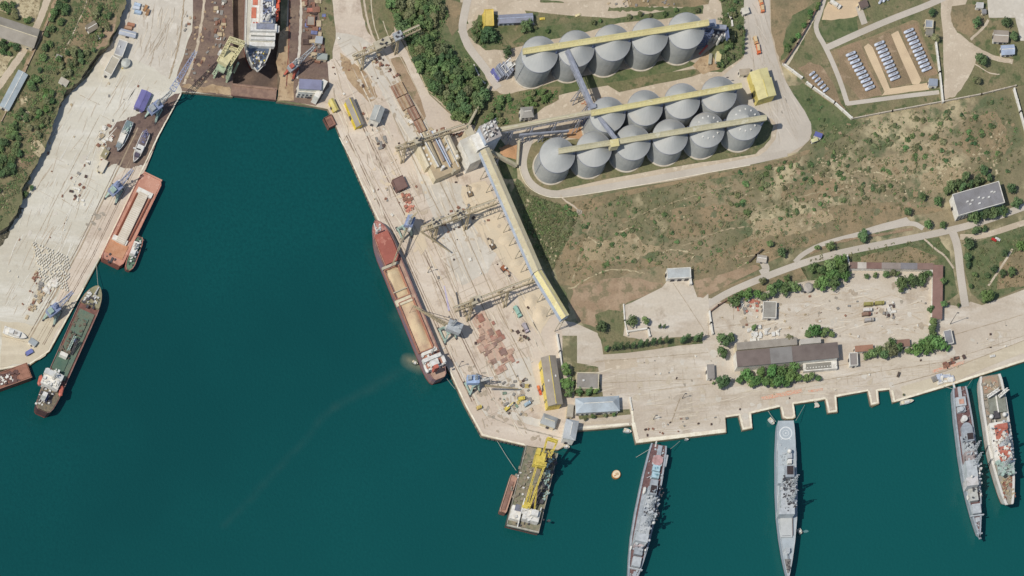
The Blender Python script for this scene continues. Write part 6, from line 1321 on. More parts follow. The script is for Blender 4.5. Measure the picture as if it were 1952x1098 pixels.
gear(t, ((1888, 728), (1900, 800), 34), 44, 8.2, P(150, 144, 130), .5, 2.6, .3, 1.6, 131, 'deck_fittings'); gear(t, ((1902, 805), (1922, 905), 34), 60, 12, m_navl, .4, 2.0, .4, 2.2, 132, 'antenna'); gear(t, ((1904, 815), (1920, 900), 30), 40, 13.2, m_dk, .3, 1.2, .3, 1.2, 133, 'vent')
# -- white liner in the dry dock
t = ship('passenger_ship', 'white passenger ship with orange boats standing in the dry dock', 'ship', (500, -150), (491, 137), 26, 13, 'cargo', m_wwall, M('liner_deck', C(190, 186, 172)), z0=-8.6, rimm=m_white, lowm=P(150, 84, 74), rim=1.0, rake=.10, flare=.62)
hullslice(t, 'bow_deck', .84, 1.0, 13.02, 13.5, M('blue_bow_deck', C(78, 92, 112), C(92, 104, 120), s=.3, var=.2), 1.4); gear(t, ((494, 98), (491, 128), 22), 14, 13.5, m_white, .4, 2.0, .3, 1.8, 61, 'windlass'); gear(t, ((494, 98), (491, 128), 26), 30, 13.5, m_dk, .5, 2.6, .3, 1.2, 62, 'deck_fittings'); gear(t, ((495, 98), (492, 124), 22), 10, 13.8, m_cyel, .3, 1.2, .3, .8, 63, 'mooring_winch')
t.box('front_deckhouse', 500, 75, 26, 48, 13, 17, m_white); t.box('front_deckhouse', 502, 64, 22, 46, 17, 20, m_white); t.box('bridge', 503, 52, 14, 50, 20, 23, m_white); t.box('bridge_roof', 506, 50, 11, 34, 23.02, 23.6, P(142, 146, 160)); t.box('front_window_band', 501, 68.5, 1.6, 44, 20.0, 20.4, P(104, 108, 100)); t.box('front_window_band', 499, 79, 1.2, 44, 17, 17.3, P(196, 190, 170))
t.box('main_house', 505, -30, 150, 44, 13, 19, m_white); t.box('top_house', 510, -30, 146, 24, 19, 24, m_white); t.box('top_roof', 511, -30, 144, 16, 24.02, 24.5, P(124, 132, 156)); gear(t, ((512, 40), (513, -20), 22), 40, 24.5, m_white, .5, 2.6, .4, 2.4, 64, 'roof_gear'); gear(t, ((512, 40), (513, -20), 22), 20, 24.5, m_dk, .5, 2.0, .4, 1.6, 65, 'roof_vent')
for x, y, L_ in ((484, 24, 20), (487, -2, 22)): t.box('orange_deck', x, y, L_, 9, 19.02, 19.6, P(206, 122, 96))
for x, y in ((528, 30), (530, 14), (531, -3)): lifeboat(t, x, y, 19, 8, P(226, 104, 74), 4)
gear(t, ((484, 44), (496, 50), 8), 10, 18.4, m_red, .5, 2, .3, 1.5, 66, 'deck_locker'); gear(t, ((472, 88), (520, 86), 6), 18, 14, m_cream, .5, 2.6, .3, 2, 67, 'breakwater_gear'); gear(t, ((486, 87), (512, 85), 4), 8, 14.2, m_red, .6, 1.8, .3, 1.6, 68, 'fire_locker')
t.box('bridge_wing', 530, 55, 12, 5, 19, 20.5, m_white); mast(t, 508, 40, 23, 33, 2.4)
for k in range(4): t.box('keel_block', 494+k, 120-k*40, 6, 12, -9-(-.0), -7.6, m_tan)
# anchor / bulb red, dock gate, other dock items
t = T('dock_gate', 'brown steel caisson closing the dry dock', 'gate', 485, 179, -6, -12, h=.4)
t.box('gate_body', 484, 180, 86, 14, -12, -.2, P(124, 98, 88)); t.box('gate_deck', 484, 175, 86, 24, -.2, .4, M('caisson_deck', C(150, 122, 104), C(132, 106, 92), s=.2, var=.12)); t.box('gate_rail', 484, 186, 86, 1.2, .4, 1.3, P(120, 90, 80)); t.box('gate_rail', 485, 166, 80, 1.2, .4, 1.3, P(170, 140, 118))
# -- boats on land
t = ship('patrol_boat', 'grey patrol boat on the slipway, left of the white one', 'boat', (248, 231), (224, 288), 8.2, 4.2, 'boat', P(168, 176, 176), P(150, 158, 156), z0=.8, rimm=m_navl, rim=.4, flare=.6, lowm=P(110, 100, 96))
t.box('deckhouse', 233, 262, 18, 11, 4.3, 7, m_wwall); t.box('fore_hatch', 227, 275, 12, 9, 4.3, 5.4, P(132, 142, 144)); t.box('aft_deck', 243, 242, 24, 10, 4.3, 5, P(120, 138, 140)); gear(t, ((246, 236), (232, 268), 9), 24, 5.2, m_cgreen, .4, 1.8, .3, 1.6, 71); mast(t, 236, 256, 6, 12, .8); t.box('cradle', 236, 262, 40, 8, 0, 1, m_dk, top=False)
t = ship('patrol_boat', 'white patrol boat on the slipway nearest the water', 'boat', (279, 253), (255, 309), 8.6, 4.4, 'boat', m_wwall, P(140, 130, 130), z0=.8, rimm=m_white, rim=.5, flare=.6, lowm=P(96, 90, 96))
t.box('deckhouse', 267, 283, 14, 13, 4.5, 7.5, m_white); t.box('fore_cover', 262, 293, 10, 9, 4.5, 6.0, P(86, 78, 92)); t.box('aft_well', 273, 268, 22, 9, 4.45, 5, P(118, 106, 106)); gear(t, ((278, 254), (270, 272), 10), 16, 5.0, P(130, 130, 160), .4, 1.4, .4, 1.6, 73); t.bar('bridge_wing', (254, 282, 7), (268, 286, 7), 1.0, m_white); mast(t, 275, 256, 5, 11, .8, P(130, 132, 170)); t.box('cradle', 267, 284, 40, 8, 0, 1, m_dk, top=False)
t = ship('motor_yacht', 'white motor yacht standing on the pale apron', 'yacht', (9, 629), (51, 643), 7.5, 3.2, 'boat', m_white, m_wwall, z0=.6, rimm=m_white, rim=.3, flare=.6, lowm=m_wwall)
t.box('cabin', 28, 634, 22, 9, 3.3, 5.4, m_white); t.box('sunroof', 30, 634, 7, 5, 5.45, 5.7, P(176, 170, 160)); t.box('flybridge', 22, 631, 9, 8, 5.45, 6.6, m_white); t.box('stern_platform', 9, 628, 4, 14, 1.6, 2.4, m_white); t.box('cradle', 30, 637, 28, 5, 0, .9, m_dk, top=False)
# -- small boats
def small_boat(label, s_, b_, hw, mat, z=.0, cabin=True, cat='boat'):
    t = ship('small_boat', label, cat, s_, b_, hw, .2, 'boat', mat, m_cream, rimm=mat, rim=.3, flare=.7, rimw=.25, lowm=m_dk)
    mx_, my = (s_[0]+b_[0])/2, (s_[1]+b_[1])/2; L_ = math.hypot(b_[0]-s_[0], b_[1]-s_[1])
    if cabin: t.box('cabin', mx_, my, L_*.35, hw*1.1, .2, 1.4, m_white)
    t.box('thwart', mx_-(b_[0]-s_[0])*.25, my-(b_[1]-s_[1])*.25, 1.2, hw*1.3, .2, .5, m_tan); return t
small_boat('small white boat tied by the corner of the naval apron', (1189, 819), (1204, 823), 3.4, m_white)
small_boat('small white launch beside the stern of the pale frigate', (1466, 797), (1476, 808), 3.4, m_white)
small_boat('small white launch moored under the low eastern quay', (1717, 768), (1742, 763), 4.0, m_white)
small_boat('small white tender beside the pump house', (1074, 848), (1086, 853), 3.2, m_white)
small_boat('small speedboat leaving a short wake off the pale frigate', (1522, 1008), (1528, 1017), 3.4, m_white)
small_boat('small rubbish skimmer boat in the muddy water beside the bulk carrier', (786, 688), (797, 694), 3.2, P(120, 130, 116))
small_boat('small grey dinghy under the naval apron wall', (1306, 836), (1313, 838), 1.8, P(170, 176, 180), cabin=False)
ground('wake', [(1527, 1013), (1536, 1010), (1542, 1013), (1534, 1016)], .05, M('wake_foam', C(90, 130, 130)), amp=1, base=ZW)
bp = T('buoy_platform', 'small white and orange round mooring buoy platform alone in the water', 'buoy', 1175, 903, 20, ZW-.6, h=0)
bp.cyl('float', 1175, 904, 8.2, ZW-.6, -.6, P(190, 132, 70), n=20); bp.cyl('deck', 1175, 903.6, 7.2, -.58, 0, P(236, 216, 180), n=20); bp.box('hatch', 1176, 903, 5, 4, 0, .6, P(200, 170, 130)); bp.cyl('mooring_post', 1172, 906, 1, 0, 1.0, P(220, 150, 90), n=8)
# mooring lines
def rope(label, a, b, w=.2):
    t = T('mooring_line', label, 'rope', a[0], a[1], 0, a[2], h=a[2]); A, B = t.loc(*a), t.loc(*b); mb = MB(); p0 = A
    for i in range(1, 9):
        f = i/8; p = A.lerp(B, f); p.z -= math.sin(math.pi*f)*min(1.2, (B-A).length*.02); mb.bar(p0, p, w); p0 = p
    t.add(mb, 'cable', M('hemp_rope', C(186, 180, 164)))
rope('mooring line from the brown-decked frigate to the west water', (1245, 852, 6), (1212, 872, -2)); rope('mooring line from the brown-decked frigate to the apron', (1278, 856, 5), (1296, 841, .6)); rope('mooring line from the pale frigate west to the quay', (1479, 804, 7), (1464, 783, .6)); rope('mooring line from the pale frigate east to the quay', (1517, 802, 7), (1534, 772, .6))
rope('mooring line from the cargo ship bow to the west quay', (187, 547, 8), (184, 506, .6)); rope('long line from the crane barge to the quay', (984, 897, 4), (948, 841, .6)); rope('mooring line from the third warship west to the quay', (1815, 741, 6), (1796, 735, .6)); rope('mooring line between the third warship and the quay east side', (1844, 737, 6), (1854, 722, .6)); rope('mooring line from the bulk carrier stern to the quay', (852, 722, 7), (868, 742, .6))
# ================================================================ TREES
m_leafA = M('leaves_mid', C(98, 122, 72), C(116, 136, 84), C(80, 104, 60), s=.25, s2=.5, w1=(.4, .6), w3=(.5, .6), var=.22, fs=1.2, rough=.9, rand=.26)
m_leafB = M('leaves_dark', C(76, 100, 62), C(94, 114, 72), s=.3, w1=(.4, .6), var=.25, fs=1.2, rough=.9, rand=.26)
m_leafC = M('leaves_bright', C(92, 126, 66), C(108, 138, 78), C(76, 108, 56), s=.3, s2=.6, w1=(.4, .6), var=.2, fs=1.2, rough=.9, rand=.26)
m_leafO = M('leaves_olive', C(112, 118, 80), C(128, 128, 92), C(96, 106, 66), s=.3, s2=.6, w1=(.4, .6), var=.2, fs=1.2, rough=.9, rand=.26)
m_bark = M('bark', C(104, 86, 66), C(80, 66, 52), s=1)
def crown_mesh(name, seed, n, mat, tall=1.0, leaf=.15, spread=1.0):
    # leaf clumps spread through several offset lobes; unit radius, centre at 0
    rr = random.Random(seed); vs = []; fs = []
    lobes = [(0, 0, 0, .62)]+[(math.cos(a)*.5*spread, math.sin(a)*.5*spread, rr.uniform(-.25, .3)*tall, rr.uniform(.34, .52)) for a in [rr.uniform(0, 6.28)+i*1.05 for i in range(6)]]+[(rr.uniform(-.2, .2), rr.uniform(-.2, .2), .45*tall, .42)]
    for i in range(n):
        lx, ly, lz, lr = rr.choice(lobes)
        u = Vector((rr.gauss(0, 1), rr.gauss(0, 1), rr.gauss(0, 1))); u.normalize(); q = lr*(rr.random()**.33)
        c = Vector((lx+u.x*q, ly+u.y*q, lz+u.z*q*tall)); s_ = leaf*rr.uniform(.6, 1.25)
        nrm = (u+Vector((rr.uniform(-.7, .7), rr.uniform(-.7, .7), rr.uniform(-.2, .9)))).normalized()
        a = nrm.orthogonal().normalized(); a.rotate(__import__('mathutils').Quaternion(nrm, rr.uniform(0, 6.28))); b = nrm.cross(a)
        o = len(vs); vs += [tuple(c+a*s_), tuple(c+b*s_*.7), tuple(c-a*s_*.9+nrm*s_*.2), tuple(c-b*s_*.75)]; fs.append((o, o+1, o+2, o+3))
    me = bpy.data.meshes.new(name); me.from_pydata(vs, [], fs); me.materials.append(mat); me.update(); return me
crowns = {}
for k, m_, tall in (('mid', m_leafA, .85), ('dark', m_leafB, .9), ('bright', m_leafC, .85), ('olive', m_leafO, .8)):
    crowns[k] = [crown_mesh('crown', 10+i, 520, m_, tall) for i in range(4)]
crowns['poplar'] = [crown_mesh('crown', 30+i, 460, m_leafB, 2.6, .15, .7) for i in range(2)]
tm = MB(); tm.cyl(0, 0, .07, 0, 1.0, .035, 7)
for i in range(5):
    a = i*1.26; tm.bar((0, 0, .55+.07*i), (math.cos(a)*.4, math.sin(a)*.4, .95+.05*i), .03)
trunk_me = tm.mesh('trunk', m_bark)
ntree = [0]
def tree(px, py, r, kind, label, group, base=0, tall=1.0, cat='tree', name=None):
    # (px, py): where the crown's centre shows; r: crown radius in photo pixels
    rm = r*S; ch = rm*1.15*tall+.6
    w = W(px, py, base+ch); rr = random.Random(int(px*31+py*17))
    e = bpy.data.objects.new(name or ('poplar_tree' if kind == 'poplar' else 'tree'), None); COL.objects.link(e); e.location = (w.x, w.y, base); e.empty_display_size = 1
    tag(e, label, cat, group)
    c = bpy.data.objects.new('crown', rr.choice(crowns[kind])); COL.objects.link(c); c.parent = e
    c.location = (0, 0, ch); c.rotation_euler = (0, 0, rr.uniform(0, 6.28)); f = rm*1.12; c.scale = (f*rr.uniform(.9, 1.1), f*rr.uniform(.9, 1.1), f)
    k = bpy.data.objects.new('trunk', trunk_me); COL.objects.link(k); k.parent = e; k.scale = (rm, rm, ch*1.0)
    ntree[0] += 1
    if kind != 'poplar' and r < 8.2 and not name: e.name = 'small_tree'; e['category'] = 'small tree'
    return e
def scatter(n, poly, rmin, rmax, kinds, label, group, base=0, seed=1, mind=.9):
    rr = random.Random(seed); xs = [p[0] for p in poly]; ys = [p[1] for p in poly]; pl = []; tr = 0
    while len(pl) < n and tr < 8000:
        tr += 1; x, y, r = rr.uniform(min(xs), max(xs)), rr.uniform(min(ys), max(ys)), rr.uniform(rmin, rmax)
        if inside(x, y, poly) and all(math.hypot(x-a, y-b) > (r+c)*.5*mind for a, b, c in pl):
            pl.append((x, y, r))
    for x, y, r in pl: tree(x, y, r, rr.choice(kinds), label, group, base)
scatter(92, [(742, -10), (835, -10), (848, 30), (825, 55), (830, 70), (858, 88), (885, 110), (905, 140), (918, 165), (925, 190), (905, 232), (872, 228), (845, 190), (822, 172), (800, 130), (784, 92), (762, 60), (750, 30)], 7, 13, ['mid', 'mid', 'dark', 'mid', 'olive'], 'broadleaf tree of the dense wood on the slope above the rail yard', 'trees of the slope wood', seed=3)
scatter(30, [(112, -10), (138, -5), (130, 20), (96, 80), (84, 110), (80, 150), (60, 190), (52, 230), (26, 262), (22, 240), (48, 180), (64, 120), (90, 60)], 5.5, 8.5, ['mid', 'dark', 'dark'], 'bushy tree of the green belt right of the hill road', 'trees along the hill road', base=HT, seed=4)
scatter(26, [(166, 30), (190, 12), (210, 0), (214, 40), (196, 78), (168, 110), (150, 130), (110, 150), (100, 120), (130, 90), (160, 80)], 4.5, 7.5, ['mid', 'olive', 'olive', 'dark'], 'small tree on the upper slope of the west hill', 'trees of the upper west slope', base=HT, seed=5)
scatter(22, [(60, 190), (100, 165), (112, 180), (92, 230), (80, 262), (60, 255), (50, 240)], 4.5, 7.5, ['mid', 'olive', 'bright'], 'small tree on the lower slope of the west hill', 'trees of the lower west slope', base=HT, seed=6)
scatter(24, [(-5, 262), (12, 255), (42, 252), (38, 290), (24, 330), (8, 372), (-5, 380)], 5, 8.5, ['dark', 'mid', 'dark'], 'dark conifer-like tree of the thicket at the left edge', 'trees of the left edge thicket', base=HT, seed=7)
scatter(9, [(0, 2), (25, 6), (38, 22), (60, 34), (58, 44), (20, 28), (0, 18)], 5, 8, ['mid', 'olive'], 'garden tree north of the long two-tone house', 'garden trees north of the long house', base=HT, seed=8)
scatter(10, [(0, 62), (28, 72), (44, 88), (30, 98), (12, 118), (0, 124)], 5, 8, ['mid', 'dark'], 'garden tree south of the long two-tone house', 'garden trees south of the long house', base=HT, seed=9)
scatter(10, [(40, 330), (60, 340), (50, 360), (66, 352), (40, 400), (20, 420), (20, 380)], 4, 6.5, ['mid', 'dark', 'olive'], 'bush at the foot of the cliff', 'bushes at the cliff foot', seed=10)
scatter(18, [(948, 186), (990, 178), (1060, 168), (1066, 184), (1034, 196), (1018, 206), (985, 205), (975, 230), (950, 236), (925, 234), (935, 196)], 5, 8, ['mid', 'bright', 'olive'], 'garden tree around the white cottage', 'trees around the cottage', seed=11)
scatter(22, [(1372, -5), (1412, -5), (1418, 40), (1416, 104), (1396, 122), (1368, 134), (1372, 92), (1384, 66), (1376, 20)], 4.5, 7, ['mid', 'olive', 'dark'], 'tree of the hedge between the silos and the truck road', 'hedge trees by the truck road', seed=12)
scatter(9, [(1498, 100), (1512, 84), (1530, 60), (1548, 30), (1566, 4), (1558, 2), (1536, 28), (1508, 64), (1490, 108)], 4.5, 6.5, ['mid', 'bright'], 'bush along the dark depot fence', 'bushes along the depot fence', seed=13)
scatter(11, [(901, 40), (916, 30), (918, 60), (946, 82), (930, 92), (906, 80)], 4, 7, ['mid', 'olive'], 'small tree in the round garden by the yellow-roofed building', 'trees of the round garden', seed=14)
scatter(10, [(1020, 52), (1060, 46), (1110, 40), (1180, 28), (1260, 20), (1330, 16), (1330, 20), (1180, 36), (1060, 62)], 3.5, 5.5, ['mid', 'olive'], 'low hedge bush north of the northern silos', 'hedge bushes north of the silos', seed=15)
single = [(932, 65, 16, 'dark', 'big dark round tree below the bright yellow roof'), (1003, 49, 12, 'dark', 'round dark tree below the violet-grey shed'), (967, 99, 10, 'dark', 'round dark tree above the dust filter station'), (1862, 42, 9.5, 'dark', 'round dark tree in the eroded field, upper one'), (1870, 113, 13, 'dark', 'large dark tree left of the blue-roofed farm house'), (1861, 153, 9.5, 'olive', 'olive round bush alone in the bare field'),
 (1919, 42, 9, 'dark', 'tree above the stone-roofed house'), (1934, 68, 9, 'dark', 'tree right of the stone-roofed house'), (1778, 23, 8, 'dark', 'tree at the north corner of the depot'), (1785, 71, 9, 'olive', 'olive tree beside the grey depot annex'), (1148, 622, 11, 'dark', 'dark leaning tree on the brown bank'), (1205, 611, 11, 'dark', 'dark tree over the low white wall, left one'), (1230, 611, 9, 'mid', 'green tree over the low white wall, right one'),
 (1378, 648, 15, 'dark', 'big dark tree at the west end of the compound building'), (1376, 672, 12, 'mid', 'green tree south of the big dark tree'), (1393, 643, 10, 'dark', 'dark tree touching the compound building corner'), (1378, 725, 15, 'dark', 'dark tree between the white-step hut and the big trees'), (1078, 704, 13, 'bright', 'bright tree right of the long grey-brown warehouse, upper one'), (1082, 728, 14, 'bright', 'bright tree right of the long grey-brown warehouse, middle one'), (1084, 748, 9, 'mid', 'small tree right of the long grey-brown warehouse, lowest one'),
 (1104, 746, 7, 'mid', 'bush under the square flat store, left one'), (1124, 746, 8, 'mid', 'bush under the square flat store, middle one'), (1137, 744, 7, 'bright', 'bush under the square flat store, right one'), (1131, 793, 5, 'mid', 'bush in front of the villa, left one'), (1154, 792, 4, 'olive', 'olive bush in front of the villa, middle one'), (1170, 790, 4, 'mid', 'bush in front of the villa, right one'), (1116, 798, 4, 'olive', 'small olive bush left of the villa front'),
 (1555, 630, 13, 'bright', 'bright tree behind the compound building'), (1573, 633, 10, 'mid', 'dark-sided tree next to the bright one behind the compound building'), (1507, 645, 9, 'olive', 'small olive tree behind the grey roof panel'), (1586, 636, 7, 'mid', 'small bush east of the bright tree'), (1541, 636, 8, 'mid', 'small tree west of the bright tree'), (1438, 624, 6, 'mid', 'small bush beside the white crates'),
 (1647, 449, 12, 'dark', 'dark round bush between the two roads'), (1583, 468, 9, 'mid', 'round bush on the median, middle one'), (1558, 472, 6, 'mid', 'smallest bush on the median'), (1491, 480, 10, 'dark', 'round dark bush above the road fork'), (1468, 463, 7, 'mid', 'small bush above the domed bunker'), (1454, 534, 8, 'olive', 'olive bush on the bare bank by the road'), (1760, 374, 8, 'mid', 'bush left of the barracks'), (1731, 402, 8, 'dark', 'dark bush north of the road junction'), (1770, 427, 9, 'mid', 'bush at the road junction, left one'), (1798, 428, 7, 'mid', 'bush at the road junction, right one'), (1789, 383, 9, 'mid', 'bush at the white end wall of the barracks'), (1929, 359, 9, 'dark', 'dark tree east of the barracks, upper one'), (1938, 386, 10, 'dark', 'dark tree east of the barracks, lower one'),
 (1862, 439, 9, 'dark', 'dark bush between road and track'), (1877, 435, 6, 'dark', 'small dark bush beside the other between road and track'), (1847, 462, 11, 'dark', 'tall dark tree at the bend by the white verge'), (1845, 489, 8, 'dark', 'dark shrub on the park slope, upper left'), (1847, 505, 6, 'dark', 'dark shrub on the park slope, middle left'), (1851, 545, 5, 'mid', 'small bush on the park slope, lower left'), (1858, 523, 6, 'mid', 'bush on the park slope beside the path bend'), (1883, 561, 14, 'bright', 'big round bright tree at the end of the park path'), (1929, 517, 9, 'mid', 'round tree right of the park path'), (1912, 520, 7, 'dark', 'dark bush left of the round park tree'), (1947, 468, 10, 'bright', 'bright bush at the top of the park, right edge'), (1916, 482, 6, 'dark', 'dark cypress by the park path, upper one'), (1895, 512, 7, 'dark', 'dark cypress by the park path, middle one'), (1882, 524, 5, 'dark', 'dark cypress by the park path, lower one'), (1798, 535, 7, 'mid', 'bush outside the east barrack wing, upper one'), (1800, 578, 8, 'mid', 'bush outside the east barrack wing, lower one'), (1774, 588, 8, 'mid', 'bush inside the compound by the east wing'), (1827, 582, 4, 'mid', 'tiny bush at the road mouth'), (1722, 752, 2.5, 'olive', 'tiny shrub on the low quay'),
 (1310, 520, 4, 'olive', 'low bush on the bunker roof edge'), (1360, 730, 3, 'mid', 'tiny bush by the white-step hut')]
for x, y, r, k, lb in single: tree(x, y, r, k, lb, None)
def grp(lst, kind, label, group, **k):
    for x, y, r in lst: tree(x, y, r, kind if isinstance(kind, str) else kind[int(x) % len(kind)], label, group, **k)
grp([(1400, 572, 12), (1411, 562, 8), (1425, 561, 11), (1445, 560, 9), (1458, 566, 9), (1470, 553, 12), (1484, 545, 11), (1496, 552, 12), (1510, 546, 11), (1500, 531, 7), (1520, 550, 9)], ['mid', 'bright'], 'tree of the row between the upper road and the compound, west part', 'trees of the north-west compound row')
grp([(1550, 508, 11), (1565, 516, 10), (1580, 508, 13), (1600, 498, 14), (1608, 514, 13), (1588, 524, 13), (1570, 538, 14), (1556, 540, 10), (1590, 540, 13), (1612, 524, 11)], ['mid', 'bright', 'mid'], 'tree of the dense clump west of the brown barrack row', 'trees of the clump by the barrack row')
grp([(1720, 540, 13), (1736, 532, 9), (1745, 536, 10), (1760, 528, 11), (1770, 522, 8), (1755, 540, 8)], ['mid', 'dark'], 'tree of the group inside the L-shaped barrack row', 'trees inside the barrack corner')
grp([(1652, 526, 5), (1668, 524, 6), (1690, 522, 7), (1703, 520, 7), (1712, 522, 5)], ['mid', 'olive'], 'low bush in front of the north barrack row', 'bushes in front of the barrack row')
grp([(1410, 722, 9), (1424, 714, 12), (1440, 724, 12), (1452, 710, 11), (1460, 724, 12), (1472, 712, 13), (1486, 724, 13), (1492, 708, 13), (1508, 714, 13), (1512, 700, 11), (1430, 730, 9), (1500, 728, 9), (1522, 722, 9), (1470, 730, 9), (1474, 698, 9)], ['bright', 'mid'], 'big green tree of the grove in front of the compound building', 'trees of the grove in front of the compound building')
grp([(1536, 720, 8), (1548, 718, 8), (1560, 720, 6)], 'mid', 'low bush east of the grove in front of the compound building', 'low bushes east of the grove')
grp([(1652, 678, 7), (1664, 672, 9), (1676, 668, 9), (1690, 662, 11), (1702, 668, 12), (1712, 662, 10), (1686, 674, 10), (1700, 652, 9)], ['dark', 'olive', 'mid'], 'grey-green tree of the row between the two brown-roofed sheds', 'trees between the brown sheds')
grp([(1732, 670, 8), (1748, 664, 12), (1758, 654, 10), (1770, 662, 12), (1784, 652, 13), (1796, 656, 11), (1776, 646, 11), (1808, 664, 6)], ['bright', 'mid'], 'bright tree of the cluster at the south-east compound corner', 'trees of the south-east compound corner')
grp([(1780, 612, 9), (1779, 626, 10), (1778, 638, 9)], 'mid', 'tree of the short column below the east barrack wing', 'trees below the east wing')
grp([(1814, 354, 11), (1826, 350, 9), (1836, 356, 9), (1842, 338, 11), (1850, 350, 8), (1862, 346, 9), (1874, 324, 10), (1886, 338, 8), (1872, 343, 6), (1806, 362, 8)], ['dark', 'mid'], 'dark tree along the north side of the barracks', 'trees north of the barracks')
grp([(1848, 416, 7), (1859, 414, 12), (1872, 410, 9), (1882, 407, 11), (1894, 404, 11), (1906, 402, 9), (1915, 402, 9)], ['dark', 'mid'], 'dark tree along the south side of the barracks', 'trees south of the barracks')
for i in range(10): # the slim poplars of the lawn row
    x = 1157+i*12.6; tree(x, 664-i*1.8, 5.8, 'poplar' if i else 'mid', 'slim dark poplar in the row above the naval apron' if i else 'rounder tree at the west end of the poplar row', 'poplars in the lawn row' if i else None, tall=2.0 if i else 1.2)
for x, y in ((1302, 648), (1310, 643), (1326, 644), (1336, 642)): tree(x, y, 6.5, 'poplar', 'slim poplar right of the gap in the lawn row', 'poplars right of the gap', tall=1.8)
for x, y in ((1258, 622), (1266, 622)): tree(x, y, 3.4, 'poplar', 'thin young cypress beside the low white wall', 'thin cypresses by the wall', tall=2.0)
for i in range(6): tree(1417, 57+i*8.6, 3.6, 'poplar', 'short cypress in the row along the truck road', 'cypresses along the truck road', tall=1.4)
# scrub bushes, each its own object
bush_me = []
for i in range(6): bush_me.append(crown_mesh('bush', 60+i, 170, (m_leafO, m_leafA, m_leafO, m_leafA, m_leafO, m_leafB)[i], .55, .24))
def bushes(n, poly, rmin, rmax, label, group, seed, base=0):
    rr = random.Random(seed); xs = [p[0] for p in poly]; ys = [p[1] for p in poly]; k = 0
    while k < n:
        x, y = rr.uniform(min(xs), max(xs)), rr.uniform(min(ys), max(ys))
        if not inside(x, y, poly): continue
        k += 1; r = rr.uniform(rmin, rmax)*S
        o = bpy.data.objects.new('scrub_bush', rr.choice(bush_me)); COL.objects.link(o); w = W(x, y, base+r*.3); o.location = (w.x, w.y, base+r*.3)
        o.rotation_euler = (0, 0, rr.uniform(0, 6.28)); o.scale = (r*rr.uniform(.8, 1.4), r*rr.uniform(.8, 1.2), r*.9); tag(o, label, 'bush', group)
bushes(90, [(1560, 300), (1625, 270), (1740, 225), (1860, 200), (1900, 240), (1850, 280), (1780, 330), (1700, 330), (1600, 330), (1560, 370), (1510, 360), (1530, 310)], 3, 7, 'dark bush of the dense scrub belt south of the tank depot', 'scrub bushes south of the depot', 71)
bushes(70, [(1400, 330), (1540, 300), (1600, 330), (1680, 340), (1740, 370), (1720, 395), (1620, 390), (1560, 400), (1480, 420), (1400, 400), (1380, 360)], 3, 7, 'olive bush of the open scrub in the middle of the hillside', 'scrub bushes of the middle hillside', 72)
bushes(50, [(1080, 400), (1380, 360), (1420, 420), (1400, 480), (1300, 500), (1180, 500), (1080, 530), (1080, 470)], 2.5, 6, 'low bush of the dry hillside above the bunker hall', 'scrub bushes above the bunker hall', 73)
bushes(24, [(1020, 378), (1060, 388), (1095, 395), (1100, 425), (1080, 440), (1050, 420)], 3, 7.5, 'green bush below the west bend of the ring road', 'bushes below the ring road bend', 74)
bushes(22, [(985, 395), (1010, 400), (1050, 480), (1040, 510), (1005, 440)], 2.5, 5, 'bush on the rocky strip right of the loading shed', 'bushes right of the loading shed', 75)
bushes(14, [(1530, 165), (1560, 190), (1600, 215), (1560, 270), (1548, 230)], 2, 4, 'small bush on the green strip outside the depot wall', 'bushes outside the depot wall', 76)
bushes(20, [(1820, 220), (1930, 180), (1950, 320), (1900, 330), (1860, 300)], 2.5, 5.5, 'bush near the white wall at the right edge of the scrub', 'scrub bushes at the right edge', 77)
grass = MB(); rr = random.Random(9)
for poly, n in ((SCR, 1300), ([(985, 345), (1010, 372), (1060, 388), (1092, 440), (1050, 520), (1010, 440)], 500), ([(1000, 275), (1040, 262), (1480, 262), (1440, 296), (1300, 316), (1120, 350), (1045, 366), (1012, 345)], 0), ([(1520, 500), (1620, 478), (1790, 452), (1810, 480), (1796, 520), (1616, 500)], 200), ([(1840, 470), (1952, 430), (1952, 540), (1876, 575), (1852, 560)], 200)):
    k = 0; xs = [p[0] for p in poly]; ys = [p[1] for p in poly]
    while k < n:
        x, y = rr.uniform(min(xs), max(xs)), rr.uniform(min(ys), max(ys))
        if not inside(x, y, poly): continue
        k += 1; w = W(x, y, .1); r = rr.uniform(.4, 1.5)
        for _ in range(3):
            a = rr.uniform(0, 6.28); dx, dy = r*math.cos(a), r*math.sin(a)
            ox, oy = rr.uniform(-r, r), rr.uniform(-r, r)
            o = len(grass.v); grass.v += [(w.x+ox-dx, w.y+oy-dy, .15), (w.x+ox+dx, w.y+oy+dy, .15), (w.x+ox-dy*.4, w.y+oy+dx*.4, .15+r*.7)]; grass.f.append((o, o+1, o+2))
o = grass.link('ground_cover', m_leafO); o['kind'] = 'stuff'; tag(o, 'tufts of dry grass and weeds on the scrubland', 'grass')
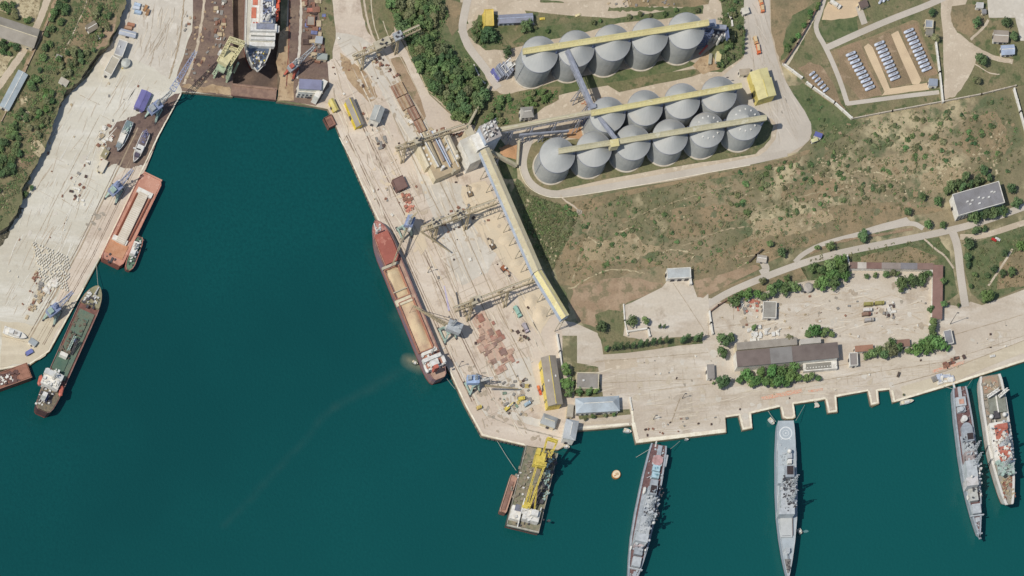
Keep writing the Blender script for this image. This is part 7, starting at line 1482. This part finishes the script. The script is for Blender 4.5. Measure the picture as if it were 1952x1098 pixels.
# undergrowth: leafy ground cover under and between the trees
def under(label, poly, n, mats, smin, smax, zmax, base=0, seed=1):
    rr = random.Random(seed); xs = [p[0] for p in poly]; ys = [p[1] for p in poly]
    for mt in mats:
        mb = MB(); k = 0
        while k < n//len(mats):
            x, y = rr.uniform(min(xs), max(xs)), rr.uniform(min(ys), max(ys))
            if not inside(x, y, poly): continue
            if math.sin(x*.13+y*.07+seed)+math.sin(y*.17-x*.05+seed*2)+rr.uniform(-.9, .9) < -.35: continue
            w = W(x, y, base); R0 = rr.uniform(.8, 2.2)
            for _ in range(9):
                k += 1; s_ = rr.uniform(smin, smax); a = rr.uniform(0, 6.28); q = R0*rr.random()**.5
                c = Vector((w.x+q*math.cos(a), w.y+q*math.sin(a), base+.4+rr.random()*zmax*(1-.5*q/R0)))
                u = Vector((rr.gauss(0, .6), rr.gauss(0, .6), 1)).normalized(); e1 = u.orthogonal().normalized(); e1.rotate(__import__('mathutils').Quaternion(u, rr.uniform(0, 6.28))); e2 = u.cross(e1)
                o = len(mb.v); mb.v += [tuple(c+e1*s_), tuple(c+e2*s_*.7), tuple(c-e1*s_*.9), tuple(c-e2*s_*.75)]; mb.f.append((o, o+1, o+2, o+3))
        me = bpy.data.meshes.new('undergrowth'); me.from_pydata(mb.v, [], mb.f); me.materials.append(mt); o = bpy.data.objects.new('undergrowth', me); COL.objects.link(o); o['kind'] = 'stuff'; tag(o, label, 'undergrowth')
WOOD = [(742, -10), (842, -10), (852, 30), (838, 60), (862, 88), (890, 110), (910, 140), (922, 165), (925, 200), (903, 236), (866, 226), (840, 194), (818, 174), (796, 132), (780, 92), (758, 58), (746, 20)]
under('leafy undergrowth of the slope wood', WOOD, 9000, [m_leafA, m_leafO, m_leafA], .35, .8, 2.2, seed=3)
under('green thicket on the west hill', [(-10, 250), (40, 180), (80, 90), (108, 0), (228, 0), (212, 60), (186, 92), (150, 150), (112, 190), (92, 250), (60, 320), (20, 420), (-10, 430)], 10000, [m_leafA, m_leafO, m_leafB, m_leafO], .3, .7, 1.2, base=HT, seed=5)
under('hedge undergrowth by the truck road', [(1372, -10), (1414, -10), (1418, 60), (1414, 110), (1372, 132), (1370, 90)], 1600, [m_leafA, m_leafO], .3, .7, 1.4, seed=7)
under('garden undergrowth around the cottage', [(930, 190), (975, 180), (1066, 170), (1060, 188), (1020, 204), (990, 204), (970, 236), (915, 244)], 1800, [m_leafA, m_leafC], .3, .7, 1.4, seed=8)
under('undergrowth of the round garden', [(895, 60), (916, 30), (944, 55), (958, 84), (925, 92)], 900, [m_leafA, m_leafO], .3, .7, 1.2, seed=9)
under('low green scrub of the hillside', SCR, 5200, [m_leafO, m_leafA, m_leafO], .3, .75, .7, seed=10)
under('green scrub beside the loading shed', [(980, 345), (1010, 372), (1092, 400), (1090, 440), (1050, 470), (1030, 500), (1000, 440)], 2600, [m_leafA, m_leafO], .3, .7, .8, seed=11)
# ================================================================ VEHICLES
def truck(label, x, y, ang, L_, cabc, bodyc, trailer=True, group=None, cat='truck', name='truck'):
    t = T(name, label, cat, x, y, ang, .02, group, h=0)
    l = L_*S; w = 2.5; b = MB()
    t.add(MB().box(-l*.12, 0, l*.7, w, 1.1, 3.0), 'load_bed', bodyc); t.add(MB().box(-l*.12, 0, l*.62, w-.5, 3.01, 3.2), 'load', m_grainA if trailer else bodyc)
    t.add(MB().box(l*.38, 0, l*.2, w*.95, .7, 3.1), 'cab', cabc); t.add(MB().box(l*.38+l*.1, 0, .15, w*.8, 1.9, 2.8), 'windscreen', m_dk)
    t.add(MB().box(0, 0, l*.92, w*.5, .6, 1.1), 'chassis', m_dk)
    for fx in (-.4, -.28, .36):
        for e in (-1, 1):
            wm = MB(); n = 10; q = [(fx*l+.5*math.cos(2*math.pi*i/n), .5+.5*math.sin(2*math.pi*i/n)) for i in range(n)]
            vs = [(a, e*w*.5, z) for a, z in q]+[(a, e*(w*.5-.35), z) for a, z in q]; wm.add(vs, [(i, (i+1) % n, n+(i+1) % n, n+i) for i in range(n)]+[tuple(range(n)), tuple(range(2*n-1, n-1, -1))])
            t.add(wm, 'wheel', m_dk)
    return t
m_or = P(222, 130, 84); m_or2 = P(222, 168, 116)
truck('orange truck, northernmost on the truck road, cut near the top edge', 1449, 5, -75, 14, m_or, m_or2); truck('orange truck with a tan load below the northernmost one', 1452, 19, -85, 14, m_or, m_or2)
truck('tan-loaded truck waiting on the wide road above the bright orange one', 1439, 79, -75, 15, m_or2, P(226, 190, 140)); truck('bright orange truck heading south above the receiving hall', 1444, 96, -80, 19, P(226, 112, 60), m_or)
truck('teal-covered wagon truck in the row right of the rusty yard', 985, 596, -62, 24, P(150, 190, 172), P(160, 196, 180), False); truck('grey truck below the teal-covered one right of the rusty yard', 1000, 627, -65, 20, P(190, 176, 180), P(176, 168, 170), False)
truck('old yellow bus body parked in the middle of the compound, west one', 1654, 582, 4, 18, P(160, 150, 84), P(164, 156, 92), False, cat='bus', name='bus'); truck('old yellow bus body parked in the compound, east one', 1675, 580, 4, 18, P(160, 150, 84), P(164, 156, 92), False, cat='bus', name='bus')
truck('white lorry under the yellow buses', 1652, 593, 4, 17, m_white, P(214, 206, 196), False); truck('red-and-white lorry wreck in the compound', 1650, 601, 4, 17, P(120, 80, 68), P(150, 120, 100), False); truck('grey lorry wreck at the bottom of the compound group', 1655, 612, 6, 18, P(170, 164, 154), P(176, 170, 162), False)
truck('white long trailer on the yellow yard at the top of the depot', 1591, 10, -35, 24, m_white, P(226, 222, 210), False); truck('light truck beside the concrete plant on the centre quay', 832, 428, 20, 8, m_cgreen, P(150, 160, 150), False)
truck('yellow digger truck near the quay corner on the pebbled yard', 993, 762, 10, 12, m_cyel, m_cyel, False); truck('pale blue truck beside the yellow digger truck', 1004, 772, 30, 12, P(170, 196, 214), P(170, 190, 200), False); truck('small yellow truck left of the southern rails', 912, 779, 20, 9, m_cyel, P(206, 180, 110), False)
def car(label, x, y, ang, mat):
    t = T('parked_car', label, 'car', x, y, ang, .25, h=0); t.add(MB().box(0, 0, 4.2, 1.8, .4, 1.0), 'body', mat); t.add(MB().box(-.2, 0, 2.3, 1.5, 1.0, 1.5), 'cabin', mat); t.add(MB().box(.99, 0, .12, 1.4, 1.0, 1.4), 'windscreen', m_dk)
    for a in (-1.3, 1.3):
        for e in (-1, 1): t.add(MB().box(a, e*.85, .6, .2, 0, .6), 'wheel', m_dk)
car('red car parked on the verge of the upper track', 1894, 458, -25, P(190, 50, 44)); car('white car parked beside the red one', 1901, 457, -25, m_white); car('orange car beside the yellow warehouse wall', 1026, 741, -75, P(226, 130, 80)); car('orange-red car below the other beside the yellow warehouse wall', 1029, 749, -75, P(216, 96, 60))
car('white car near the quay by the landing ship', 1891, 680, 10, m_white); car('dark car on the apron by the frigate piers', 1712, 715, 70, P(96, 84, 74)); car('white van on the round garden road', 840, 26, -70, m_white); car('yellow car on the road above the hedge', 1033, 37, 5, m_cyel); car('pale car near the top road', 1101, 30, 20, P(230, 216, 170))
# excavators on the grain floor
def digger(label, x, y, ang, mat):
    t = T('excavator', label, 'excavator', x, y, ang, .3, h=0); 
    for e in (-1, 1): t.add(MB().box(0, e*1.3, 4.4, .7, 0, 1.0), 'track', m_dk)
    t.add(MB().box(-.4, 0, 3.8, 2.6, 1.0, 2.5), 'body', mat); t.add(MB().box(.6, .7, 1.5, 1.1, 2.5, 3.4), 'cab', m_wwall); t.add(MB().bar((1.2, 0, 2), (5, 0, 4.2), .5), 'boom', mat); t.add(MB().bar((5, 0, 4.2), (7, 0, 1.4), .4), 'arm', mat); t.add(MB().box(7, 0, 1.2, 1.2, .4, 1.4), 'bucket', m_dk)
digger('brown excavator on the pale grain floor, upper one', 895, 371, 110, P(150, 130, 100)); digger('dark excavator on the grain floor, middle one', 938, 471, 120, P(120, 100, 76)); digger('orange-brown excavator on the grain floor, lowest one', 959, 514, -50, P(160, 100, 66)); digger('yellow excavator by the southern rails', 966, 780, 40, m_cyel)
# ================================================================ YARD CLUTTER
def crate(name, label, cat, x, y, L_, W_, h, ang, mat, group=None, base=0):
    t = MB().box(0, 0, L_, W_, 0, h); t.box(0, 0, L_*.92, .14, h, h+.1); t.box(L_*.3, 0, .14, W_*.92, h, h+.12); t.box(-L_*.3, 0, .14, W_*.92, h, h+.12)
    o = t.link(name, mat); o.location = W(x, y, base); o.location.z = base+.3; o.rotation_euler = (0, 0, R(ang)); tag(o, label, cat, group); return o
def clutter(n, poly, label, group, name, cat, cols, smin, smax, hmax, ang, seed, jit=8):
    rr = random.Random(seed); xs = [p[0] for p in poly]; ys = [p[1] for p in poly]; k = 0
    while k < n:
        x, y = rr.uniform(min(xs), max(xs)), rr.uniform(min(ys), max(ys))
        if not inside(x, y, poly): continue
        k += 1; s_ = rr.uniform(smin, smax); crate(name, label, cat, x, y, s_, rr.uniform(.4, .9)*s_, rr.uniform(.5, hmax), ang+rr.choice((0, 90))+rr.uniform(-jit, jit), rr.choice(cols), group)
br = P(150, 110, 90); rd2 = P(190, 124, 104); gr = P(150, 146, 138); wh = m_wwall; tn = P(196, 178, 146); bl = P(130, 136, 176); dkb = P(92, 74, 66); gn = P(130, 150, 130)
rr = random.Random(17); cb = MB().box(0, 0, 1.5, 1.1, 0, 1.1).box(0, 0, 1.1, .7, 1.1, 1.25).mesh('concrete_block', P(224, 218, 202)); k = 0
for i in range(15):
    for j in range(15):
        x, y = 62+i*4.6+j*1.1, 463+j*5.0+i*2.0
        if rr.random() < .16 or x > 131 or (j > 9 and i > 11): continue
        o = bpy.data.objects.new('concrete_block', cb); COL.objects.link(o); w = W(x+rr.uniform(-.8, .8), y+rr.uniform(-.8, .8)); o.location = (w.x, w.y, .25); o.rotation_euler = (0, 0, R(60)+rr.uniform(-.2, .2)); tag(o, 'small white concrete block in the loose grid on the west apron', 'concrete block', 'blocks in the grid on the west apron')
clutter(22, [(86, 548), (100, 530), (112, 520), (106, 545), (94, 560), (80, 556)], 'big white sack in the pile beside the block grid', 'white sacks beside the block grid', 'sack', 'sack', [wh, P(226, 218, 204)], 2, 4.4, 1.6, 30, 81, 40)
clutter(36, [(62, 600), (88, 552), (78, 540), (58, 580), (46, 612)], 'steel rack in the stockyard row on the west apron', 'steel racks of the west apron', 'steel_rack', 'rack', [br, tn, gr, tn, gr], 1.2, 3.8, 1.2, 62, 82, 4)
clutter(12, [(62, 528), (70, 516), (76, 530), (68, 545)], 'tan or brown crate below the block grid', 'crates below the block grid', 'crate', 'crate', [tn, br], 1.2, 3, 1.0, 62, 83)
clutter(26, [(178, 262), (206, 230), (214, 262), (196, 330), (182, 330), (190, 290)], 'odd crate along the edge of the slipway', 'crates along the slipway edge', 'crate', 'crate', [wh, tn, gr, wh, br], 1.2, 4.0, 1.4, 62, 84, 20)
clutter(20, [(130, 365), (150, 330), (170, 300), (180, 312), (160, 350), (158, 385), (140, 385)], 'small dark bale scattered on the middle of the west apron', 'bales of the middle west apron', 'bale', 'bale', [br, gr, wh, dkb], 1.0, 3.4, 1.0, 62, 85, 30)
clutter(30, [(408, 0), (428, 0), (432, 60), (424, 100), (410, 90)], 'dockside crate left of the dry dock', 'crates left of the dry dock', 'crate', 'crate', [gr, tn, br, gr, wh], 1.2, 4.2, 1.6, 80, 86, 20)
clutter(26, [(352, 30), (404, 20), (398, 150), (352, 160)], 'lone pale pallet on the dark dockside ground', 'pallets on the dark dockside', 'pallet', 'pallet', [tn, gr, br], .9, 2.8, .8, 80, 87, 40)
clutter(54, [(576, -5), (622, -5), (622, 60), (612, 120), (588, 112), (578, 60)], 'rusty crate or plate stack right of the dry dock', 'plate stacks right of the dry dock', 'plate_stack', 'plate stack', [rd2, br, gr, tn, bl, dkb], 1.4, 6, 1.8, 86, 88)
building('small_store', 'grey box-shaped store in the rusty yard right of the dry dock', 592, 40, 18, 15, 88, 3.2, rg(170, 160, 146), P(150, 104, 80)); building('small_store', 'grey-green flat store beside the red-footed crane', 614, 108, 20, 12, -4, 4, rg(160, 166, 158), m_cream); building('small_store', 'pale grey machine shed above the red-footed crane', 608, 76, 14, 14, 84, 4, rg(172, 176, 178), m_cream)
building('small_store', 'brown square hopper house on the centre quay', 762, 350, 24, 22, -65, 4, rg(132, 104, 94), P(120, 92, 84)); 
clutter(44, [(898, 606), (924, 594), (972, 660), (990, 690), (948, 716), (926, 680), (906, 650)], 'pink-red steel plate in the yard south of the large grey crane', 'red plates in the rusty yard', 'steel_plate', 'steel plate', [P(186, 146, 126), P(172, 124, 106), P(196, 166, 144), P(160, 132, 116), P(150, 122, 110)], 1.8, 6.5, .9, -63, 89, 1)
clutter(28, [(764, 372), (782, 372), (790, 400), (776, 404)], 'small red grab part north of the blue-topped crane', 'red grab parts', 'grab_part', 'machine part', [rd2, P(216, 150, 126), br], 1.2, 3.6, 1.2, -65, 90, 6)
clutter(12, [(715, 262), (735, 262), (738, 282), (722, 284)], 'dark pallet on the quay south of the white-walled shed', 'dark pallets south of the shed', 'pallet', 'pallet', [dkb, gr], 1, 3.6, 1, 20, 91, 8)
clutter(26, [(760, 196), (775, 196), (792, 236), (782, 242)], 'white post of the siding beside the wagons', 'siding posts', 'loading_ramp', 'ramp', [wh, tn, gr], 1, 3.4, 1.2, 25, 92, 4)
clutter(44, [(960, 720), (1000, 712), (1024, 780), (1000, 800), (960, 790), (950, 760)], 'mixed scrap part in the machine yard west of the long warehouse', 'scrap in the machine yard', 'scrap_part', 'scrap', [gr, tn, dkb, P(206, 186, 120), gn, tn, gr], .9, 3.4, 1.4, -60, 93, 30)
clutter(34, [(790, 250), (815, 245), (880, 250), (890, 262), (850, 262), (800, 262)], 'machine part at the north end of the loading block', 'parts north of the loading block', 'machine_part', 'machine part', [dkb, tn, wh, br], 1, 4, 2.2, 25, 94, 30)
clutter(24, [(1130, 190), (1160, 186), (1160, 200), (1120, 205), (1105, 196)], 'orange-brown box in the yard below the junction tower', 'boxes below the junction', 'crate', 'crate', [tn, rd2, wh, P(196, 140, 110)], 1, 4.4, 1.6, 15, 95)
clutter(40, [(1400, 572), (1450, 568), (1452, 592), (1410, 600)], 'junk box in the north-west corner of the compound', 'junk in the compound corner', 'junk_box', 'box', [gr, wh, rd2, tn], .9, 3.6, 1.1, 5, 96, 30)
clutter(40, [(1424, 628), (1448, 624), (1488, 628), (1482, 650), (1428, 652)], 'white crate of the group behind the compound building', 'white crates behind the compound building', 'crate', 'crate', [wh, m_white], 1, 4.2, 1.8, 8, 97, 6)
clutter(18, [(1688, 578), (1712, 580), (1706, 610), (1680, 602)], 'grey aircraft-like wreck part on the compound floor', 'wreck parts in the compound', 'wreck_part', 'wreck', [gr, wh, dkb], 1, 4.4, 1.0, 8, 98, 30)
clutter(22, [(1780, 720), (1812, 714), (1822, 724), (1790, 732), (1770, 728)], 'white crate at the ramp beside the third warship', 'crates by the third warship', 'crate', 'crate', [wh, gr, P(190, 196, 206)], 1, 4.6, 1.2, 12, 99, 14)
clutter(16, [(1792, 696), (1830, 680), (1846, 682), (1800, 700)], 'dark bale in the row above the orange netting', 'bales above the orange netting', 'bale', 'bale', [dkb, br, P(140, 96, 80)], 1, 3.4, 1.4, 18, 100, 10)
clutter(14, [(1210, 800), (1380, 790), (1380, 812), (1220, 832)], 'bollard-like block near the edge of the naval apron', 'blocks near the apron edge', 'bollard', 'bollard', [dkb, gr, br], .8, 2.2, .8, 5, 101, 40)
clutter(30, [(1690, 40), (1100, 20), (1300, 12), (1420, 8), (1370, 14)], 'dark post along the top road', 'posts on the top road', 'post', 'post', [dkb, gr], .8, 2.2, 1.2, 5, 102, 30) if False else None
clutter(20, [(1130, 2), (1200, -4), (1330, -4), (1300, 10), (1200, 14)], 'pale box in the field north of the silo hedge', 'boxes north of the hedge', 'crate', 'crate', [tn, gr], .9, 2.4, 1, 5, 103, 40)
clutter(12, [(968, 625), (1004, 640), (1010, 652), (990, 660)], 'small crate below the parked trucks', 'crates below the trucks', 'crate', 'crate', [dkb, gn, tn], 1, 3, 1.2, -60, 104, 20)
clutter(60, Q1, 'small dark object on the open floor of the centre quay', 'small objects on the centre quay', 'pallet', 'pallet', [gr, tn, br, dkb, wh], .7, 2.4, .9, -65, 110, 30)
clutter(34, A1, 'small pale rubble block on the open west apron', 'rubble on the west apron', 'rubble_block', 'rubble', [wh, tn, gr, br], .6, 2.2, .7, 62, 111, 40)
clutter(30, C1, 'small debris piece on the compound floor', 'debris on the compound floor', 'debris', 'debris', [gr, tn, br, wh], .6, 2.4, .6, 5, 112, 40)
clutter(26, N1, 'small dark fitting on the naval apron', 'fittings on the naval apron', 'deck_fitting', 'fitting', [gr, dkb, wh, tn], .6, 1.8, .7, 5, 113, 40)
clutter(24, [(690, 80), (740, 120), (770, 150), (745, 150), (700, 120)], 'brown part under the tan gantry crane by the wood', 'parts under the northern gantry', 'machine_part', 'machine part', [br, tn, dkb], .8, 3, 1.4, 25, 114, 30)
clutter(26, [(820, 405), (900, 390), (935, 388), (940, 420), (880, 440), (830, 450)], 'dark drum below the long gantry by the blue-topped crane', 'drums under the middle gantry', 'drum', 'drum', [dkb, br, gr], .7, 2.6, 1.2, 25, 115, 30)
# netting, marks on the apron
ground('netting_path', [(1450, 757), (1490, 749), (1528, 741), (1530, 747), (1492, 756), (1452, 762)], .3, m_orange, amp=1.5); ground('netting_path', [(1540, 744), (1568, 740), (1568, 745), (1542, 748)], .3, m_orange, amp=1.2); ground('netting_path', [(1776, 706), (1812, 696), (1838, 688), (1836, 694), (1812, 701), (1778, 712)], .3, m_orange, amp=1.2)
# freight wagons on the siding
def wagon(label, x, y, ang, L_, mat):
    t = T('freight_wagon', label, 'wagon', x, y, ang, .25, h=2.4); q = t.loc(x, y, 2.6); l = L_*S
    t.add(MB().box(q.x, q.y, l, 2.9, .9, 2.6), 'body', mat); t.add(MB().box(q.x, q.y, l*.96, .3, 2.6, 2.75), 'ridge', m_tan); t.add(MB().box(q.x, q.y, l+.8, 1.2, .5, .9), 'frame', m_dk)
    for e in (-1, 1):
        for f in (-1, 1): t.add(MB().box(q.x+e*l*.36, q.y+f*.9, 2, .3, -.05, .7), 'bogie', m_dk)
sx_ = [('westernmost track', 0), ('middle track', 1), ('easternmost track', 2)]
for j, (nm_, o_) in enumerate(sx_):
    for i in range(4):
        x, y = 754+i*12.2+o_*6.8, 174+i*23.5-o_*3.2
        if (j == 0 and i > 0) or y < 160: 
            if j == 0 and i > 1: continue
        wagon('rusty brown open wagon on the %s of the siding, %s from the north' % (nm_, ('first', 'second', 'third', 'last')[i]), x, y, -62.5, 25, P(*((160, 122, 100), (176, 146, 116), (184, 156, 122), (150, 118, 98))[(i+j) % 4]))
# lamp posts whose shadows cross the aprons
def lamp(label, x, y, h, base=0):
    t = T('lamp_post', label, 'lamp post', x, y, 0, base, h=base); t.add(MB().cyl(0, 0, .28, 0, h, .14, 8), 'pole', m_dk); t.add(MB().box(.8, 0, 1.8, .7, h, h+.3), 'lamp_head', m_dk); t.add(MB().box(0, 0, .9, .9, 0, .3), 'footing', m_cream)
lamp('tall floodlight mast on the naval apron east of the compound', 1811, 618, 18); lamp('lamp post near the road fork above the domed bunker', 1300, 760, 8); lamp('lamp post on the naval apron by the villa', 1245, 800, 7)
lamp('lamp post west of the receiving hall', 1378, 160, 10); lamp('lamp post on the quay beside the southern rails', 874, 700, 9); lamp('lamp post on the cargo quay below the blue-topped crane', 815, 520, 9)
# grain heaps under the shed
def heap(label, x, y, r, h, mat, sx_=1.3, ang=0):
    n = 20; rr = random.Random(int(x)); vs = [(0, 0, h)]; fs = []
    for k, f in enumerate((.35, .7, 1.0)):
        for i in range(n): q = r*S*f*rr.uniform(.88, 1.1); vs.append((q*sx_*math.cos(2*math.pi*i/n), q*math.sin(2*math.pi*i/n), h*(1-f)**1.1 if f < 1 else -.1))
    for i in range(n):
        a = (i+1) % n; fs.append((0, 1+i, 1+a))
        for k in range(2): fs.append((1+k*n+i, 1+(k+1)*n+i, 1+(k+1)*n+a, 1+k*n+a))
    o = MB().add(vs, fs).link('grain_heap', mat, smooth=True); o.location = W(x, y, 0); o.location.z = .3; o.rotation_euler = (0, 0, R(ang)); tag(o, label, 'heap')
heap('low sand-coloured grain heap at the foot of the shed, northern one', 930, 400, 9, 1.2, m_grain, 1.8, 28); heap('low grain heap beside the upper excavator', 905, 360, 8, 1.2, m_grain, 1.6, 20); heap('low grain heap halfway down the shed', 965, 455, 10, 1.4, m_grain, 1.8, 28); heap('low grain heap near the lowest excavator', 985, 500, 9, 1.2, m_grain, 1.8, 28); heap('grain heap under the bright yellow shed section', 1030, 600, 15, 2.2, m_grain, 1.2, 60); heap('wide grain heap right of the parked trucks', 1012, 575, 12, 1.6, m_grain, 1.3, 60)
heap('orange earth heap by the transfer tower shadow', 968, 288, 12, 1.2, MATS['orange_grain'], 1.2, 10)
# tyres/fenders along the quays
def fenders(a, b, n, label, group):
    me = MB().cyl(0, 0, .9, -.5, .5, n=10).mesh('quay_fender', m_dk)
    for i in range(n):
        f = (i+.5)/n; w = W(a[0]+(b[0]-a[0])*f, a[1]+(b[1]-a[1])*f, -.6); o = bpy.data.objects.new('quay_fender', me); COL.objects.link(o); o.location = w; tag(o, label, 'fender', group)
fenders((642, 243), (714, 412), 22, 'black tyre fender on the centre quay north of the bulk carrier', 'fenders north of the bulk carrier'); fenders((858, 712), (916, 830), 14, 'black tyre fender on the quay south of the bulk carrier', 'fenders south of the bulk carrier'); fenders((300, 264), (280, 308), 5, 'black tyre fender on the slipway quay', 'fenders of the slipway quay'); fenders((922, 834), (998, 851), 10, 'black tyre fender on the southern quay face', 'fenders of the southern quay')
print('OBJECTS', len(bpy.data.objects), 'trees', ntree[0])
